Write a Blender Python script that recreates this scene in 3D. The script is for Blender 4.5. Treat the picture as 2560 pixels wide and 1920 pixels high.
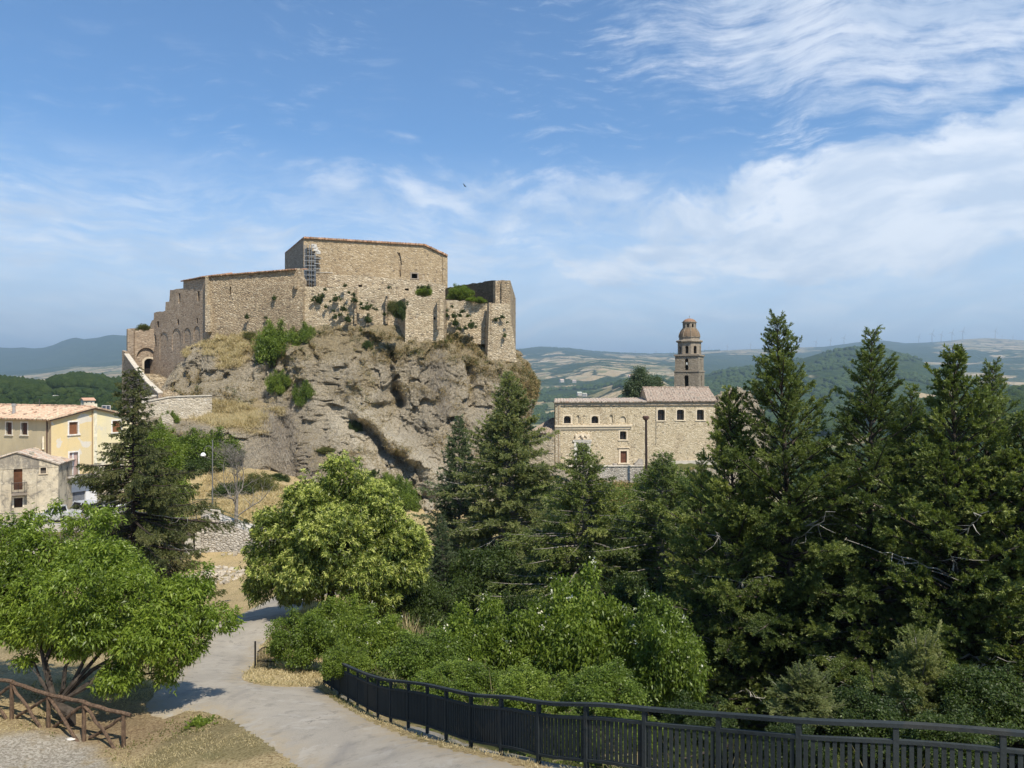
import bpy, math, random
import numpy as np
from mathutils import Vector
from mathutils.geometry import tessellate_polygon
from mathutils.bvhtree import BVHTree
for o in list(bpy.data.objects): bpy.data.objects.remove(o)
SC = bpy.context.scene
COL = SC.collection
# ---------------------------------------------------------------- camera, sky, sun, exposure
cd = bpy.data.cameras.new("camera"); cam = bpy.data.objects.new("camera", cd); COL.objects.link(cam)
cam.rotation_euler = (math.radians(90), 0, 0); cd.lens = 27.0; cd.sensor_width = 36.0
cd.clip_start = 0.1; cd.clip_end = 60000
SC.camera = cam
SUN_EL, SUN_AZ = math.radians(53), math.atan2(0.55, -0.835)      # azimuth clockwise from +Y
SC.view_settings.view_transform = 'Standard'; SC.view_settings.look = 'None'
SC.view_settings.gamma = 1; SC.view_settings.exposure = 0.45
sd = bpy.data.lights.new("sun", 'SUN'); sun = bpy.data.objects.new("sun", sd); COL.objects.link(sun)
sd.energy = 4.9; sd.angle = math.radians(0.5); sd.color = (1.0, 0.92, 0.79)
sv = Vector((math.sin(SUN_AZ)*math.cos(SUN_EL), math.cos(SUN_AZ)*math.cos(SUN_EL), math.sin(SUN_EL)))
sun.rotation_euler = sv.to_track_quat('Z', 'Y').to_euler(); sun.location = sv*200

class NT:
    """small helper to write node graphs as expressions"""
    def __init__(s, nt): s.nt = nt; s.n = nt.nodes; s.l = nt.links
    def put(s, sock, v):
        if v is None: return
        if isinstance(v, bpy.types.NodeSocket): s.l.new(v, sock)
        else:
            if isinstance(v, tuple) and len(v) == 3 and sock.type == 'RGBA': v = (*v, 1)
            sock.default_value = v
    def node(s, t, ins=None, **props):
        nd = s.n.new(t)
        for k, v in props.items(): setattr(nd, k, v)
        for k, v in (ins or {}).items(): s.put(nd.inputs[k], v)
        return nd
    def m(s, op, a, b=None, c=None, clamp=False):
        nd = s.n.new('ShaderNodeMath'); nd.operation = op; nd.use_clamp = clamp
        for i, v in enumerate((a, b, c)): s.put(nd.inputs[i], v)
        return nd.outputs[0]
    def mix(s, f, a, b, mode='MIX'):
        nd = s.n.new('ShaderNodeMix'); nd.data_type = 'RGBA'; nd.blend_type = mode
        s.put(nd.inputs[0], f); s.put(nd.inputs[6], a); s.put(nd.inputs[7], b)
        return nd.outputs[2]
    def step(s, v, a, b, lo=0., hi=1.):
        nd = s.n.new('ShaderNodeMapRange'); nd.interpolation_type = 'SMOOTHSTEP'
        for i, q in enumerate((v, a, b, lo, hi)): s.put(nd.inputs[i], q)
        return nd.outputs[0]
    def noise(s, vec, scale, detail=4, rough=.55, dist=0., col=False):
        nd = s.node('ShaderNodeTexNoise', {'Vector': vec, 'Scale': scale, 'Detail': detail, 'Roughness': rough, 'Distortion': dist})
        return nd.outputs[1 if col else 0]
    def vor(s, vec, scale, feat='F1', out='Distance', rnd=1.0):
        nd = s.node('ShaderNodeTexVoronoi', {'Vector': vec, 'Scale': scale, 'Randomness': rnd}, feature=feat)
        return nd.outputs[out]
    def xyz(s, x, y, z): return s.node('ShaderNodeCombineXYZ', {0: x, 1: y, 2: z}).outputs[0]
    def sep(s, v): return s.node('ShaderNodeSeparateXYZ', {0: v}).outputs
    def mapping(s, v, scale=(1, 1, 1), rot=(0, 0, 0), loc=(0, 0, 0)):
        return s.node('ShaderNodeMapping', {0: v, 'Location': loc, 'Rotation': rot, 'Scale': scale}).outputs[0]
    def vadd(s, a, b): return s.node('ShaderNodeVectorMath', {0: a, 1: b}, operation='ADD').outputs[0]
    def vscale(s, a, f): return s.node('ShaderNodeVectorMath', {0: a, 3: f}, operation='SCALE').outputs[0]
    def ramp(s, f, stops):
        nd = s.n.new('ShaderNodeValToRGB'); s.put(nd.inputs[0], f)
        e = nd.color_ramp.elements
        while len(e) < len(stops): e.new(0.5)
        for i, (p, c) in enumerate(stops): e[i].position = p; e[i].color = (*c, 1)
        return nd.outputs[0]
    def attr(s, name): return s.node('ShaderNodeAttribute', attribute_name=name).outputs['Fac']
    def bump(s, h, strength=.5, dist=.1, nrm=None):
        return s.node('ShaderNodeBump', {'Height': h, 'Strength': strength, 'Distance': dist, 'Normal': nrm}).outputs[0]

# sky: Nishita + procedural clouds laid out by direction (azimuth, elevation)
W = bpy.data.worlds.new("World"); SC.world = W; W.use_nodes = True
W.node_tree.nodes.clear(); T = NT(W.node_tree)
sky = T.node('ShaderNodeTexSky', sky_type='NISHITA', sun_disc=False, sun_elevation=SUN_EL, sun_rotation=SUN_AZ,
             altitude=1000., air_density=1.0, dust_density=0.6, ozone_density=2.5)
g = T.node('ShaderNodeTexCoord').outputs['Generated']
dx, dy, dz = T.sep(g)
az = T.m('ARCTAN2', dx, dy); el = T.m('ARCSINE', dz)
# az right +, degrees-like units (radians)
def blob(a0, e0, ra, re, tilt=0.0, soft=1.0):
    ca, sa = math.cos(tilt), math.sin(tilt)
    da = T.m('SUBTRACT', az, a0); de = T.m('SUBTRACT', el, e0)
    u = T.m('DIVIDE', T.m('ADD', T.m('MULTIPLY', da, ca), T.m('MULTIPLY', de, sa)), ra)
    v = T.m('DIVIDE', T.m('SUBTRACT', T.m('MULTIPLY', de, ca), T.m('MULTIPLY', da, sa)), re)
    r = T.m('ADD', T.m('MULTIPLY', u, u), T.m('MULTIPLY', v, v))
    return T.step(r, 1.5, 0.0)
def mx(*v):
    r = v[0]
    for q in v[1:]: r = T.m('MAXIMUM', r, q)
    return r
pos = T.xyz(az, el, 0.0)
warp = T.vscale(T.noise(T.vscale(pos, 1.0), 3.0, 3, .5, col=True), 0.16)
pw = T.vadd(pos, warp)
streak = T.noise(T.mapping(pw, (4.5, 26, 1), (0, 0, math.radians(7))), 1.9, 11, .68)
streak2 = T.noise(T.mapping(pw, (5, 13, 1), (0, 0, math.radians(-24)), (3, 1, 0)), 2.4, 8, .65)
puff = T.noise(T.mapping(pw, (4, 9, 1)), 2.0, 9, .6)
fine = T.noise(T.mapping(pw, (22, 44, 1)), 1.5, 6, .6)
mA = blob(0.56, 0.42, 0.50, 0.14, -0.02)          # upper right streaked sheet
mA2 = blob(0.40, 0.36, 0.30, 0.07, -0.25)
mB = blob(0.52, 0.205, 0.42, 0.105, 0.05)         # right bank
mB2 = blob(0.25, 0.15, 0.28, 0.045, 0.0)
mC = blob(0.0, 0.235, 0.34, 0.06, -0.03)          # faint wisps above the castle
mD = blob(-0.55, 0.17, 0.36, 0.07, -0.10)         # left bank
mE = blob(-0.2, 0.165, 0.45, 0.045, 0.0)
mF = T.m('MULTIPLY', blob(-0.22, 0.31, 0.12, 0.012, -0.05), .55)
low = T.step(el, 0.25, 0.03)                       # general veil toward the horizon
def dens(n, mask, thr, w, sft=.33): # threshold falls where the mask is strong
    t = T.m('SUBTRACT', thr, T.m('MULTIPLY', mask, w))
    return T.step(n, t, T.m('ADD', t, sft))
n1 = T.m('ADD', T.m('MULTIPLY', streak, 0.75), T.m('MULTIPLY', fine, 0.25))
n2 = T.m('ADD', T.m('MULTIPLY', puff, 0.72), T.m('MULTIPLY', fine, 0.28))
n3 = T.m('ADD', T.m('MULTIPLY', streak2, 0.8), T.m('MULTIPLY', fine, 0.2))
cA = T.m('MULTIPLY', dens(n1, mx(mA, T.m('MULTIPLY', mA2, .8)), 0.70, 0.46), T.m('MINIMUM', T.m('MULTIPLY', mx(mA, mA2), 3.0), 1.0))
cB = T.m('MULTIPLY', dens(n2, mx(mB, T.m('MULTIPLY', mB2, .75)), 0.72, 0.50, .2), T.m('MINIMUM', T.m('MULTIPLY', mx(mB, mB2), 3.0), 1.0))
cC = T.m('MULTIPLY', dens(n3, mx(mC, mF), 0.60, 0.26), T.m('MINIMUM', T.m('MULTIPLY', mx(mC, mF), 1.8), .9))
cD = T.m('MULTIPLY', dens(n1, mx(mD, mE), 0.62, 0.28), T.m('MINIMUM', T.m('MULTIPLY', mx(mD, mE), 2.0), .8))
cL = T.m('MULTIPLY', T.step(n1, 0.28, 0.60), T.m('MULTIPLY', low, 0.7))
s4 = T.noise(T.mapping(pw, (7, 34, 1), (0, 0, math.radians(-9)), (7, 3, 0)), 2.2, 10, .68); s5 = T.noise(pos, 2.6, 3, .5)
c0 = T.m('MULTIPLY', T.m('MULTIPLY', T.step(s4, .50, .74), T.step(s5, .42, .62)), T.step(az, -.6, .1, .12, .6))
cM = T.m('MULTIPLY', T.m('MULTIPLY', T.step(T.m('ADD', T.m('MULTIPLY', s4, .6), T.m('MULTIPLY', n2, .4)), .40, .62), T.step(el, .30, .17)), T.m('MULTIPLY', T.step(s5, .25, .5), .55))
cl = mx(T.m('MULTIPLY', cA, .72), T.m('MULTIPLY', cB, .9), T.m('MULTIPLY', cC, .8), cD, cL, c0, cM)
cl = T.m('MULTIPLY', cl, T.step(el, -0.05, 0.0))
SKYS = 0.118
shade = T.mix(T.step(T.noise(T.mapping(pw, (5, 14, 1), (0, 0, 0), (5, 2, 0)), 2., 5), .35, .65), (4.7, 5.35, 6.3), (7.1, 7.3, 7.6))
skyc = T.mix(1.0, sky.outputs[0], (0.62, 0.90, 1.08), 'MULTIPLY')
skyc = T.mix(T.m('MULTIPLY', T.step(el, 0.32, 0.0), 0.8), skyc, (5.6, 6.5, 7.4))
bg = T.node('ShaderNodeBackground', {'Color': T.mix(T.m('MULTIPLY', cl, .92), skyc, shade), 'Strength': SKYS})
T.l.new(bg.outputs[0], T.node('ShaderNodeOutputWorld').inputs[0])

# ---------------------------------------------------------------- helpers
F = 1920.0
def P(px, py, d): return ((px-1280)/F*d, float(d), (960-py)/F*d)
RNG = np.random.default_rng(7)
def tag(o, label=None, cat=None, group=None, kind=None):
    if label: o['label'] = label
    if cat: o['category'] = cat
    if group: o['group'] = group
    if kind: o['kind'] = kind
    return o
def empty(name, loc=(0, 0, 0), rz=0., label=None, cat=None, group=None):
    o = bpy.data.objects.new(name, None); COL.objects.link(o); o.location = loc; o.rotation_euler[2] = rz
    o.empty_display_size = .3
    return tag(o, label, cat, group)
def children(o): return [c for c in bpy.data.objects if c.parent == o]
KIDS = {}
def link(name, me, mat, parent=None):
    o = bpy.data.objects.new(name, me); COL.objects.link(o)
    if mat is not None and not me.materials: me.materials.append(mat)
    if parent is not None:
        o.parent = parent; KIDS.setdefault(parent.name, []).append(o)
    return o
def copy_tree(o, parent=None, loc=None, rz=None, sc=None, label=None):
    c = o.copy(); COL.objects.link(c)
    if parent is not None: c.parent = parent; KIDS.setdefault(parent.name, []).append(c)
    if loc is not None: c.location = loc
    if rz is not None: c.rotation_euler = (0, 0, rz)
    if sc is not None: c.scale = (sc,)*3 if not isinstance(sc, tuple) else sc
    if label: c['label'] = label
    for ch in list(KIDS.get(o.name, [])): copy_tree(ch, c)
    return c
def npmesh(name, V, Fa, smooth=False, attrs=None):
    """V (n,3), Fa (m,k) uniform faces; attrs {name:(domain, array)}"""
    V = np.ascontiguousarray(V, np.float32); Fa = np.ascontiguousarray(Fa, np.int32)
    me = bpy.data.meshes.new(name); m, k = Fa.shape
    me.vertices.add(len(V)); me.vertices.foreach_set('co', V.ravel())
    me.loops.add(m*k); me.loops.foreach_set('vertex_index', Fa.ravel())
    me.polygons.add(m); me.polygons.foreach_set('loop_start', np.arange(0, m*k, k, dtype=np.int32))
    me.polygons.foreach_set('loop_total', np.full(m, k, np.int32))
    if smooth: me.polygons.foreach_set('use_smooth', np.ones(m, bool))
    for an, (dom, arr) in (attrs or {}).items():
        a = me.attributes.new(an, 'FLOAT', dom); a.data.foreach_set('value', np.ascontiguousarray(arr, np.float32))
    me.update(calc_edges=True); me.validate()
    return me
class MB:
    def __init__(s): s.v = []; s.f = []; s.uv = None
    def add(s, V, Fa):
        o = len(s.v); s.v += [tuple(p) for p in V]; s.f += [tuple(i+o for i in f) for f in Fa]; return s
    def box(s, c, sz, rz=0., tilt=None):
        x, y, z = [q/2 for q in sz]
        V = [(a*x, b*y, c_*z) for c_ in (-1, 1) for b in (-1, 1) for a in (-1, 1)]
        if tilt is not None: V = [tuple(tilt @ Vector(p)) for p in V]
        ca, sa = math.cos(rz), math.sin(rz)
        V = [(c[0]+ca*p[0]-sa*p[1], c[1]+sa*p[0]+ca*p[1], c[2]+p[2]) for p in V]
        return s.add(V, [(0, 2, 3, 1), (4, 5, 7, 6), (0, 1, 5, 4), (2, 6, 7, 3), (0, 4, 6, 2), (1, 3, 7, 5)])
    def hexa(s, b, t):      # bottom 4 pts ccw, top 4 pts
        return s.add(list(b)+list(t), [(3, 2, 1, 0), (4, 5, 6, 7), (0, 1, 5, 4), (1, 2, 6, 5), (2, 3, 7, 6), (3, 0, 4, 7)])
    def prism(s, pts, off):  # planar polygon extruded by vector
        n = len(pts); o = Vector(off)
        V = [Vector(p) for p in pts]+[Vector(p)+o for p in pts]
        return s.add(V, [tuple(range(n)), tuple(range(2*n-1, n-1, -1))]+[(i, i+n, (i+1) % n+n, (i+1) % n) for i in range(n)])
    def tube(s, pts, rad, n=6, cap=True):
        pts = [Vector(p) for p in pts]
        if not hasattr(rad, '__len__'): rad = [rad]*len(pts)
        V = []
        for i, p in enumerate(pts):
            t = (pts[min(i+1, len(pts)-1)]-pts[max(i-1, 0)])
            t = t.normalized() if t.length > 1e-6 else Vector((0, 0, 1))
            a = Vector((0, 0, 1)) if abs(t.z) < .9 else Vector((1, 0, 0))
            u = t.cross(a).normalized(); w = t.cross(u)
            V += [p+(u*math.cos(k*2*math.pi/n)+w*math.sin(k*2*math.pi/n))*rad[i] for k in range(n)]
        Fa = [(i*n+k, i*n+(k+1) % n, (i+1)*n+(k+1) % n, (i+1)*n+k) for i in range(len(pts)-1) for k in range(n)]
        if cap: Fa += [tuple(range(n-1, -1, -1)), tuple(range((len(pts)-1)*n, len(pts)*n))]
        return s.add(V, Fa)
    def lathe(s, prof, c=(0, 0, 0), n=16, ph=0.):
        V = [(c[0]+r*math.cos(ph+k*2*math.pi/n), c[1]+r*math.sin(ph+k*2*math.pi/n), c[2]+z) for r, z in prof for k in range(n)]
        m = len(prof)
        Fa = [(i*n+k, i*n+(k+1) % n, (i+1)*n+(k+1) % n, (i+1)*n+k) for i in range(m-1) for k in range(n)]
        Fa += [tuple(range(n-1, -1, -1)), tuple(range((m-1)*n, m*n))]
        return s.add(V, Fa)
    def build(s, name, mat, parent=None, smooth=False, uvf=None):
        me = bpy.data.meshes.new(name); me.from_pydata([tuple(p) for p in s.v], [], s.f)
        if smooth:
            me.polygons.foreach_set('use_smooth', [True]*len(me.polygons))
        if uvf:
            uv = me.uv_layers.new(name='UVMap')
            for l in me.loops: uv.data[l.index].uv = uvf(me.vertices[l.vertex_index].co)
        me.update()
        return link(name, me, mat, parent)
# value noise in numpy
def _h(ix, iy, iz, seed):
    h = (ix*374761393+iy*668265263+iz*2147483647+seed*1274126177) & 0xffffffff
    h = ((h ^ (h >> 13))*1274126177) & 0xffffffff
    h = ((h ^ (h >> 16))*2246822519) & 0xffffffff
    return (h & 0xffffff)/8388607.5-1.0
def vn(p, seed=0):
    p = np.asarray(p, np.float64); i = np.floor(p).astype(np.int64); f = p-i; u = f*f*f*(f*(f*6-15)+10)
    x, y, z = i[..., 0], i[..., 1], i[..., 2]; a, b, c = u[..., 0], u[..., 1], u[..., 2]
    def L(k, m, q): return _h(x+k, y+m, z+q, seed)
    x00 = L(0, 0, 0)*(1-a)+L(1, 0, 0)*a; x10 = L(0, 1, 0)*(1-a)+L(1, 1, 0)*a
    x01 = L(0, 0, 1)*(1-a)+L(1, 0, 1)*a; x11 = L(0, 1, 1)*(1-a)+L(1, 1, 1)*a
    return (x00*(1-b)+x10*b)*(1-c)+(x01*(1-b)+x11*b)*c
def fbm(p, o=4, seed=0, gain=.5, ridged=False):
    p = np.asarray(p, np.float64); r = 0; a = 1.; t = 0
    for k in range(o):
        n = vn(p*(2.03**k)+k*17.3, seed+k)
        if ridged: n = 1-2*np.abs(n)
        r = r+a*n; t += a; a *= gain
    return r/t
def sstep(x, a, b):
    t = np.clip((np.asarray(x, float)-a)/(b-a), 0, 1); return t*t*(3-2*t)
def unit(v): return v/np.maximum(np.linalg.norm(v, axis=-1, keepdims=True), 1e-9)
def rdir(n, rng=None): return unit((rng or RNG).normal(size=(n, 3)))

# ---------------------------------------------------------------- materials
def newmat(name):
    m = bpy.data.materials.new(name); m.use_nodes = True; m.node_tree.nodes.clear(); return m, NT(m.node_tree)
def finish(T, col, rough=.85, nrm=None, metal=0., spec=.3, trans=None, tcol=None):
    b = T.node('ShaderNodeBsdfPrincipled', {'Base Color': col, 'Roughness': rough, 'Normal': nrm, 'Metallic': metal, 'Specular IOR Level': spec})
    out = b.outputs[0]
    if trans:
        t = T.node('ShaderNodeBsdfTranslucent', {'Color': tcol if tcol is not None else col})
        out = T.node('ShaderNodeMixShader', {0: trans, 1: out, 2: t.outputs[0]}).outputs[0]
    T.l.new(out, T.node('ShaderNodeOutputMaterial').inputs[0])
def mat_plain(name, c, rough=.7, metal=0., var=.15, scale=3., spec=.3):
    m, T = newmat(name); o = T.node('ShaderNodeTexCoord').outputs['Object']
    n = T.noise(o, scale, 5, .6)
    col = T.mix(T.step(n, .3, .7), tuple(q*(1-var) for q in c), tuple(min(q*(1+var), 1) for q in c))
    finish(T, col, rough, T.bump(T.noise(o, scale*12, 3), .15, .02), metal, spec); return m
def mat_leaf(name, stops, trans=.32, rough=.5, objvar=.25, spec=.35):
    m, T = newmat(name)
    v = T.attr('var'); r = T.node('ShaderNodeObjectInfo').outputs['Random']
    o = T.node('ShaderNodeNewGeometry').outputs['Position']
    big = T.noise(o, .55, 3)
    f = T.m('ADD', T.m('MULTIPLY', v, .7), T.m('MULTIPLY', T.m('SUBTRACT', big, .35), .9), clamp=True)
    col = T.ramp(f, stops)
    col = T.mix(1.0, col, T.mix(r, (1-objvar*.6, 1-objvar*.5, 1-objvar*.5), (1+objvar*.5, 1+objvar*.3, 1.0)), 'MULTIPLY')
    tc = T.mix(1.0, col, (1.5, 1.6, .7), 'MULTIPLY')
    finish(T, col, rough, None, 0, spec, trans, tc); return m
def mat_stone(name, cols, scale=2.6, stretch=2.2, bump=.6, mort=.5, stain=.35, dark=(.10, .085, .07), row=True):
    """coursed rubble masonry: cols = 3 base colours"""
    m, T = newmat(name); o = T.node('ShaderNodeTexCoord').outputs['Object']
    ow = T.vadd(o, T.vscale(T.noise(o, 1.2, 2, col=True), .22))
    ms = T.mapping(ow, (1, 1, stretch))
    cell = T.vor(ms, scale, 'F1', 'Color'); edge = T.vor(ms, scale, 'DISTANCE_TO_EDGE')
    r = T.sep(cell)
    c = T.mix(T.step(r[0], .1, .9), cols[0], cols[1]); c = T.mix(T.step(r[1], .72, .98), c, cols[2])
    c = T.mix(T.step(r[2], .93, .97, 0, .75), c, dark)
    big = T.noise(o, .16, 6, .65); fine = T.noise(o, 7, 4, .6)
    c = T.mix(T.step(big, .42, .70, 0, stain), c, tuple(q*.55 for q in cols[0]))
    c = T.mix(T.step(T.noise(o, .28, 6, .7, .8), .56, .66, 0, .38), c, (cols[0][0]*.62, cols[0][1]*.55, cols[0][2]*.52))
    c = T.mix(T.step(T.noise(o, 1.1, 5, .75), .66, .74, 0, stain), c, dark)
    c = T.mix(T.step(T.noise(o, .45, 5, .7), .52, .72, 0, .35), c, tuple(min(q*1.2, .7) for q in cols[1]))
    st = T.noise(T.mapping(o, (1.2, 1.2, .12)), 1., 5, .6)
    c = T.mix(T.step(st, .56, .74, 0, stain), c, dark)
    mo = T.step(edge, .07, .0, 0, mort)
    c = T.mix(mo, c, tuple(q*.42 for q in cols[0]))
    c = T.mix(T.step(fine, .3, .7, 0, .22), c, tuple(q*1.25 for q in cols[1]))
    h = T.m('ADD', T.m('MULTIPLY', T.step(edge, 0, .22), 1.0), T.m('MULTIPLY', T.m('ADD', r[0], fine), .55))
    finish(T, c, .92, T.bump(h, bump, .14), 0, .15); return m
def mat_plaster(name, c1, c2, patch, dirt=(.16, .14, .12), pamt=.5, bump=.2, streak=.4):
    m, T = newmat(name); o = T.node('ShaderNodeTexCoord').outputs['Object']
    n = T.noise(o, .35, 6, .6); c = T.mix(T.step(n, .35, .65), c1, c2)
    p = T.noise(o, .55, 5, .55, .4)
    c = T.mix(T.step(p, .585, .61, 0, pamt), c, patch)
    s = T.noise(T.mapping(o, (1.6, 1.6, .16)), 1., 6, .65)
    c = T.mix(T.step(s, .52, .78, 0, streak), c, dirt)
    c = T.mix(T.step(T.noise(o, 3.2, 6, .7), .5, .8, 0, .25), c, dirt)
    finish(T, c, .9, T.bump(T.noise(o, 9, 5, .6), bump, .05), 0, .15); return m
def mat_tiles(name, c1, c2, c3, pitch=.24, course=.36):
    m, T = newmat(name); uv = T.node('ShaderNodeTexCoord').outputs['UV']
    u, v, _ = T.sep(uv)
    wob = T.m('MULTIPLY', T.m('SUBTRACT', T.noise(uv, .8, 3), .5), .25)
    u2 = T.m('DIVIDE', T.m('ADD', u, wob), pitch); v2 = T.m('DIVIDE', T.m('ADD', v, wob), course)
    cu = T.m('FLOOR', u2); cv = T.m('FLOOR', v2)
    rn = T.node('ShaderNodeTexWhiteNoise', {0: T.xyz(cu, cv, 0.)}, noise_dimensions='3D').outputs[1]
    r = T.sep(rn)
    c = T.mix(T.step(r[0], 0., 1.), c1, c2); c = T.mix(T.step(r[1], .6, 1.), c, c3)
    c = T.mix(T.step(r[2], .93, .95, 0, .7), c, tuple(q*.35 for q in c1))
    fu = T.m('FRACT', u2); fv = T.m('FRACT', v2)
    hu = T.m('SINE', T.m('MULTIPLY', fu, math.pi)); 
    c = T.mix(T.step(hu, .35, .0, 0, .65), c, tuple(q*.3 for q in c1))
    c = T.mix(T.step(fv, .14, .0, 0, .6), c, tuple(q*.3 for q in c1))
    c = T.mix(T.step(T.noise(uv, .9, 5, .65), .5, .75, 0, .5), c, (.20, .17, .12))
    h = T.m('ADD', hu, T.m('MULTIPLY', fv, -.5))
    finish(T, c, .85, T.bump(h, .7, .08), 0, .2); return m
# ================================================================ terrain
def C(px, py, d): return P(px, py, d)
CTRL = [(6.6, 9.9, -5.6), (5.46, 10.3, -5.7), (3.26, 11.6, -6.12), (1.52, 13, -6.55), (-.05, 14.9, -7.2), (-1.48, 17.2, -7.95),
        (-2.84, 19.7, -8.75), (-4.6, 23.3, -9.85), (-6.85, 28, -11.0),
        C(600, 1690, 28.5), C(560, 1750, 24), C(640, 1842, 20), C(758, 1920, 17.5), C(900, 1900, 17), C(640, 1615, 36), C(600, 1542, 44),
        C(700, 1494, 51), C(781, 1481, 54), C(900, 1480, 58), C(800, 1545, 40), C(900, 1560, 40),
        C(309, 1876, 21.2), C(207, 1849, 21.4), C(119, 1820, 21.8), C(29, 1795, 22.2), C(-100, 1780, 22.4), C(0, 1920, 19.5), C(300, 1920, 19.5),
        C(60, 1640, 30), C(-200, 1640, 30), C(350, 1700, 27.5), C(0, 1560, 40), C(-300, 1560, 40), C(450, 1560, 44),
        C(480, 1500, 58), C(540, 1450, 62), C(620, 1440, 62), C(480, 1400, 70), C(300, 1400, 70), C(100, 1400, 70), C(-200, 1400, 70), C(600, 1330, 75), C(640, 1290, 80), C(700, 1330, 80),
        (-56, 80, -13.6), (-45, 80, -13.6), (-35, 80, -13.4), (-80, 80, -13.8), (-60, 95, -14), (-70, 110, -17),
        C(480, 1262, 86), C(520, 1205, 91), C(600, 1225, 90), C(420, 1165, 98), C(500, 1170, 98), C(330, 1230, 96), C(800, 1250, 98), C(1000, 1300, 100), C(1200, 1300, 105),
        (3, 16, -9.3), (8, 14, -8.8), (3, 28, -13.8), (11, 26, -14.2), (18, 16, -11), (-1, 30, -13.2), (-2.5, 40, -14.5), (0, 46, -17), (15, 45, -18.5), (-3, 60, -18.5),
        (15, 60, -21), (30, 58, -20), (0, 90, -20), (20, 90, -20.5), (40, 90, -20), (6, 110, -18.5), (22, 112, -17.8),
        C(1388, 1180, 125), C(1500, 1200, 121), C(1790, 1178, 126), C(1600, 1245, 117), C(1880, 1190, 128), C(1700, 1320, 106), (20, 140, -13.5), (35, 140, -13.5),
        (20, 30, -14), (38, 30, -15), (40, 60, -20), (60, 60, -22), (60, 100, -24), (60, 140, -26), (90, 150, -38), (95, 80, -30), (90, 20, -22), (130, 150, -35), (130, 90, -31), (112, 171, -35), (70, 171, -33), (128, 30, -26),
        (-60, 40, -12.5), (-90, 60, -13.5), (-90, 20, -10), (-110, 120, -22), (-95, 165, -30), (-45, 165, -26), (0, 168, -28), (45, 170, -30),
        (0, -12, -1.6), (0, 0.5, -1.6), (-12, 0, -1.6), (12, 0, -1.6), (0, 3.5, -3.2), (0, 9, -6.6), (-9, 11, -8.2), (-16, 13, -8.9), (9, 5, -4.4), (25, -25, -1.6), (-25, -25, -1.8), (70, -45, -4), (-70, -45, -4)]
CT = np.array(CTRL, float)
def _phi(r2): return 0.5*r2*np.log(r2+1e-9)
def _solve():
    x = CT[:, :2]; n = len(x)
    r2 = ((x[:, None]-x[None])**2).sum(-1)
    K = _phi(r2)+np.eye(n)*1.5; Pm = np.c_[np.ones(n), x]
    A = np.block([[K, Pm], [Pm.T, np.zeros((3, 3))]])
    return np.linalg.solve(A, np.r_[CT[:, 2], 0, 0, 0])
WT = _solve()
def tps(x, y):
    x = np.asarray(x, float); y = np.asarray(y, float); out = WT[-3]+WT[-2]*x+WT[-1]*y
    for (cx, cy, _), w in zip(CTRL, WT): out = out+w*_phi((x-cx)**2+(y-cy)**2)
    return out
def height0(x, y):
    z = tps(x, y)
    # street terrace behind the retaining wall on the left
    t = sstep(y, 71.9, 72.2)*(1-sstep(y, 88, 100))*(1-sstep(x, -31, -27))
    z = z*(1-t)+(-13.55)*t
    return z
def sdist(poly, x, y):
    """signed distance to polygon, positive inside"""
    x = np.asarray(x, float); y = np.asarray(y, float)
    d = np.full(x.shape, 1e9); ins = np.zeros(x.shape, bool); n = len(poly)
    for i in range(n):
        ax, ay = poly[i][:2]; bx, by = poly[(i+1) % n][:2]
        ex, ey = bx-ax, by-ay; t = np.clip(((x-ax)*ex+(y-ay)*ey)/(ex*ex+ey*ey+1e-12), 0, 1)
        d = np.minimum(d, (x-ax-t*ex)**2+(y-ay-t*ey)**2)
        c = ((ay > y) != (by > y)); ins ^= c & (x < (bx-ax)*(y-ay)/(by-ay+1e-12)+ax)
    d = np.sqrt(d); return np.where(ins, d, -d)
def onground(px, py, d0=6., d1=140.):
    ds = np.geomspace(d0, d1, 500); x = (px-1280)/F*ds; z = (960-py)/F*ds
    g = z-height0(x, ds); k = np.where(g < 0)[0]
    if not len(k): return (x[-1], ds[-1])
    i = max(k[0], 1); t = g[i-1]/(g[i-1]-g[i]+1e-9); d = ds[i-1]+(ds[i]-ds[i-1])*t
    return ((px-1280)/F*d, d)
# fence line: (px of post, distance) -> foot points
FEN = [(6.75, 9.75, -5.58), (5.46, 10.3, -5.7), (4.2, 10.8, -5.86), (3.26, 11.6, -6.12), (2.36, 12.2, -6.3), (1.52, 13, -6.55), (.69, 13.9, -6.9), (-.05, 14.9, -7.2),
       (-.78, 16, -7.6), (-1.48, 17.2, -7.95), (-2.14, 18.5, -8.35), (-2.84, 19.7, -8.75), (-3.45, 20.8, -9.12), (-4.6, 23.3, -9.85), (-6.85, 28, -11.0)]
def resample(pts, step):
    P_ = np.array(pts, float)
    # Catmull-Rom densify
    out = []
    for i in range(len(P_)-1):
        p0, p1, p2, p3 = P_[max(i-1, 0)], P_[i], P_[i+1], P_[min(i+2, len(P_)-1)]
        for t in np.linspace(0, 1, 24, endpoint=False):
            out.append(.5*((2*p1)+(-p0+p2)*t+(2*p0-5*p1+4*p2-p3)*t*t+(-p0+3*p1-3*p2+p3)*t**3))
    out.append(P_[-1]); out = np.array(out)
    L = np.r_[0, np.cumsum(np.linalg.norm(np.diff(out, axis=0), axis=1))]
    n = max(2, int(round(L[-1]/step))+1); s = np.linspace(0, L[-1], n)
    return np.c_[[np.interp(s, L, out[:, k]) for k in range(out.shape[1])]].T
FSM = resample(FEN, .25)
road_px_left = [(758, 1925), (697, 1883), (640, 1842), (586, 1806), (536, 1785), (470, 1775), (417, 1798), (375, 1790), (362, 1765), (420, 1700), (480, 1640), (515, 1590), (536, 1546), (590, 1513), (633, 1496), (690, 1478), (781, 1462)]
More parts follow.
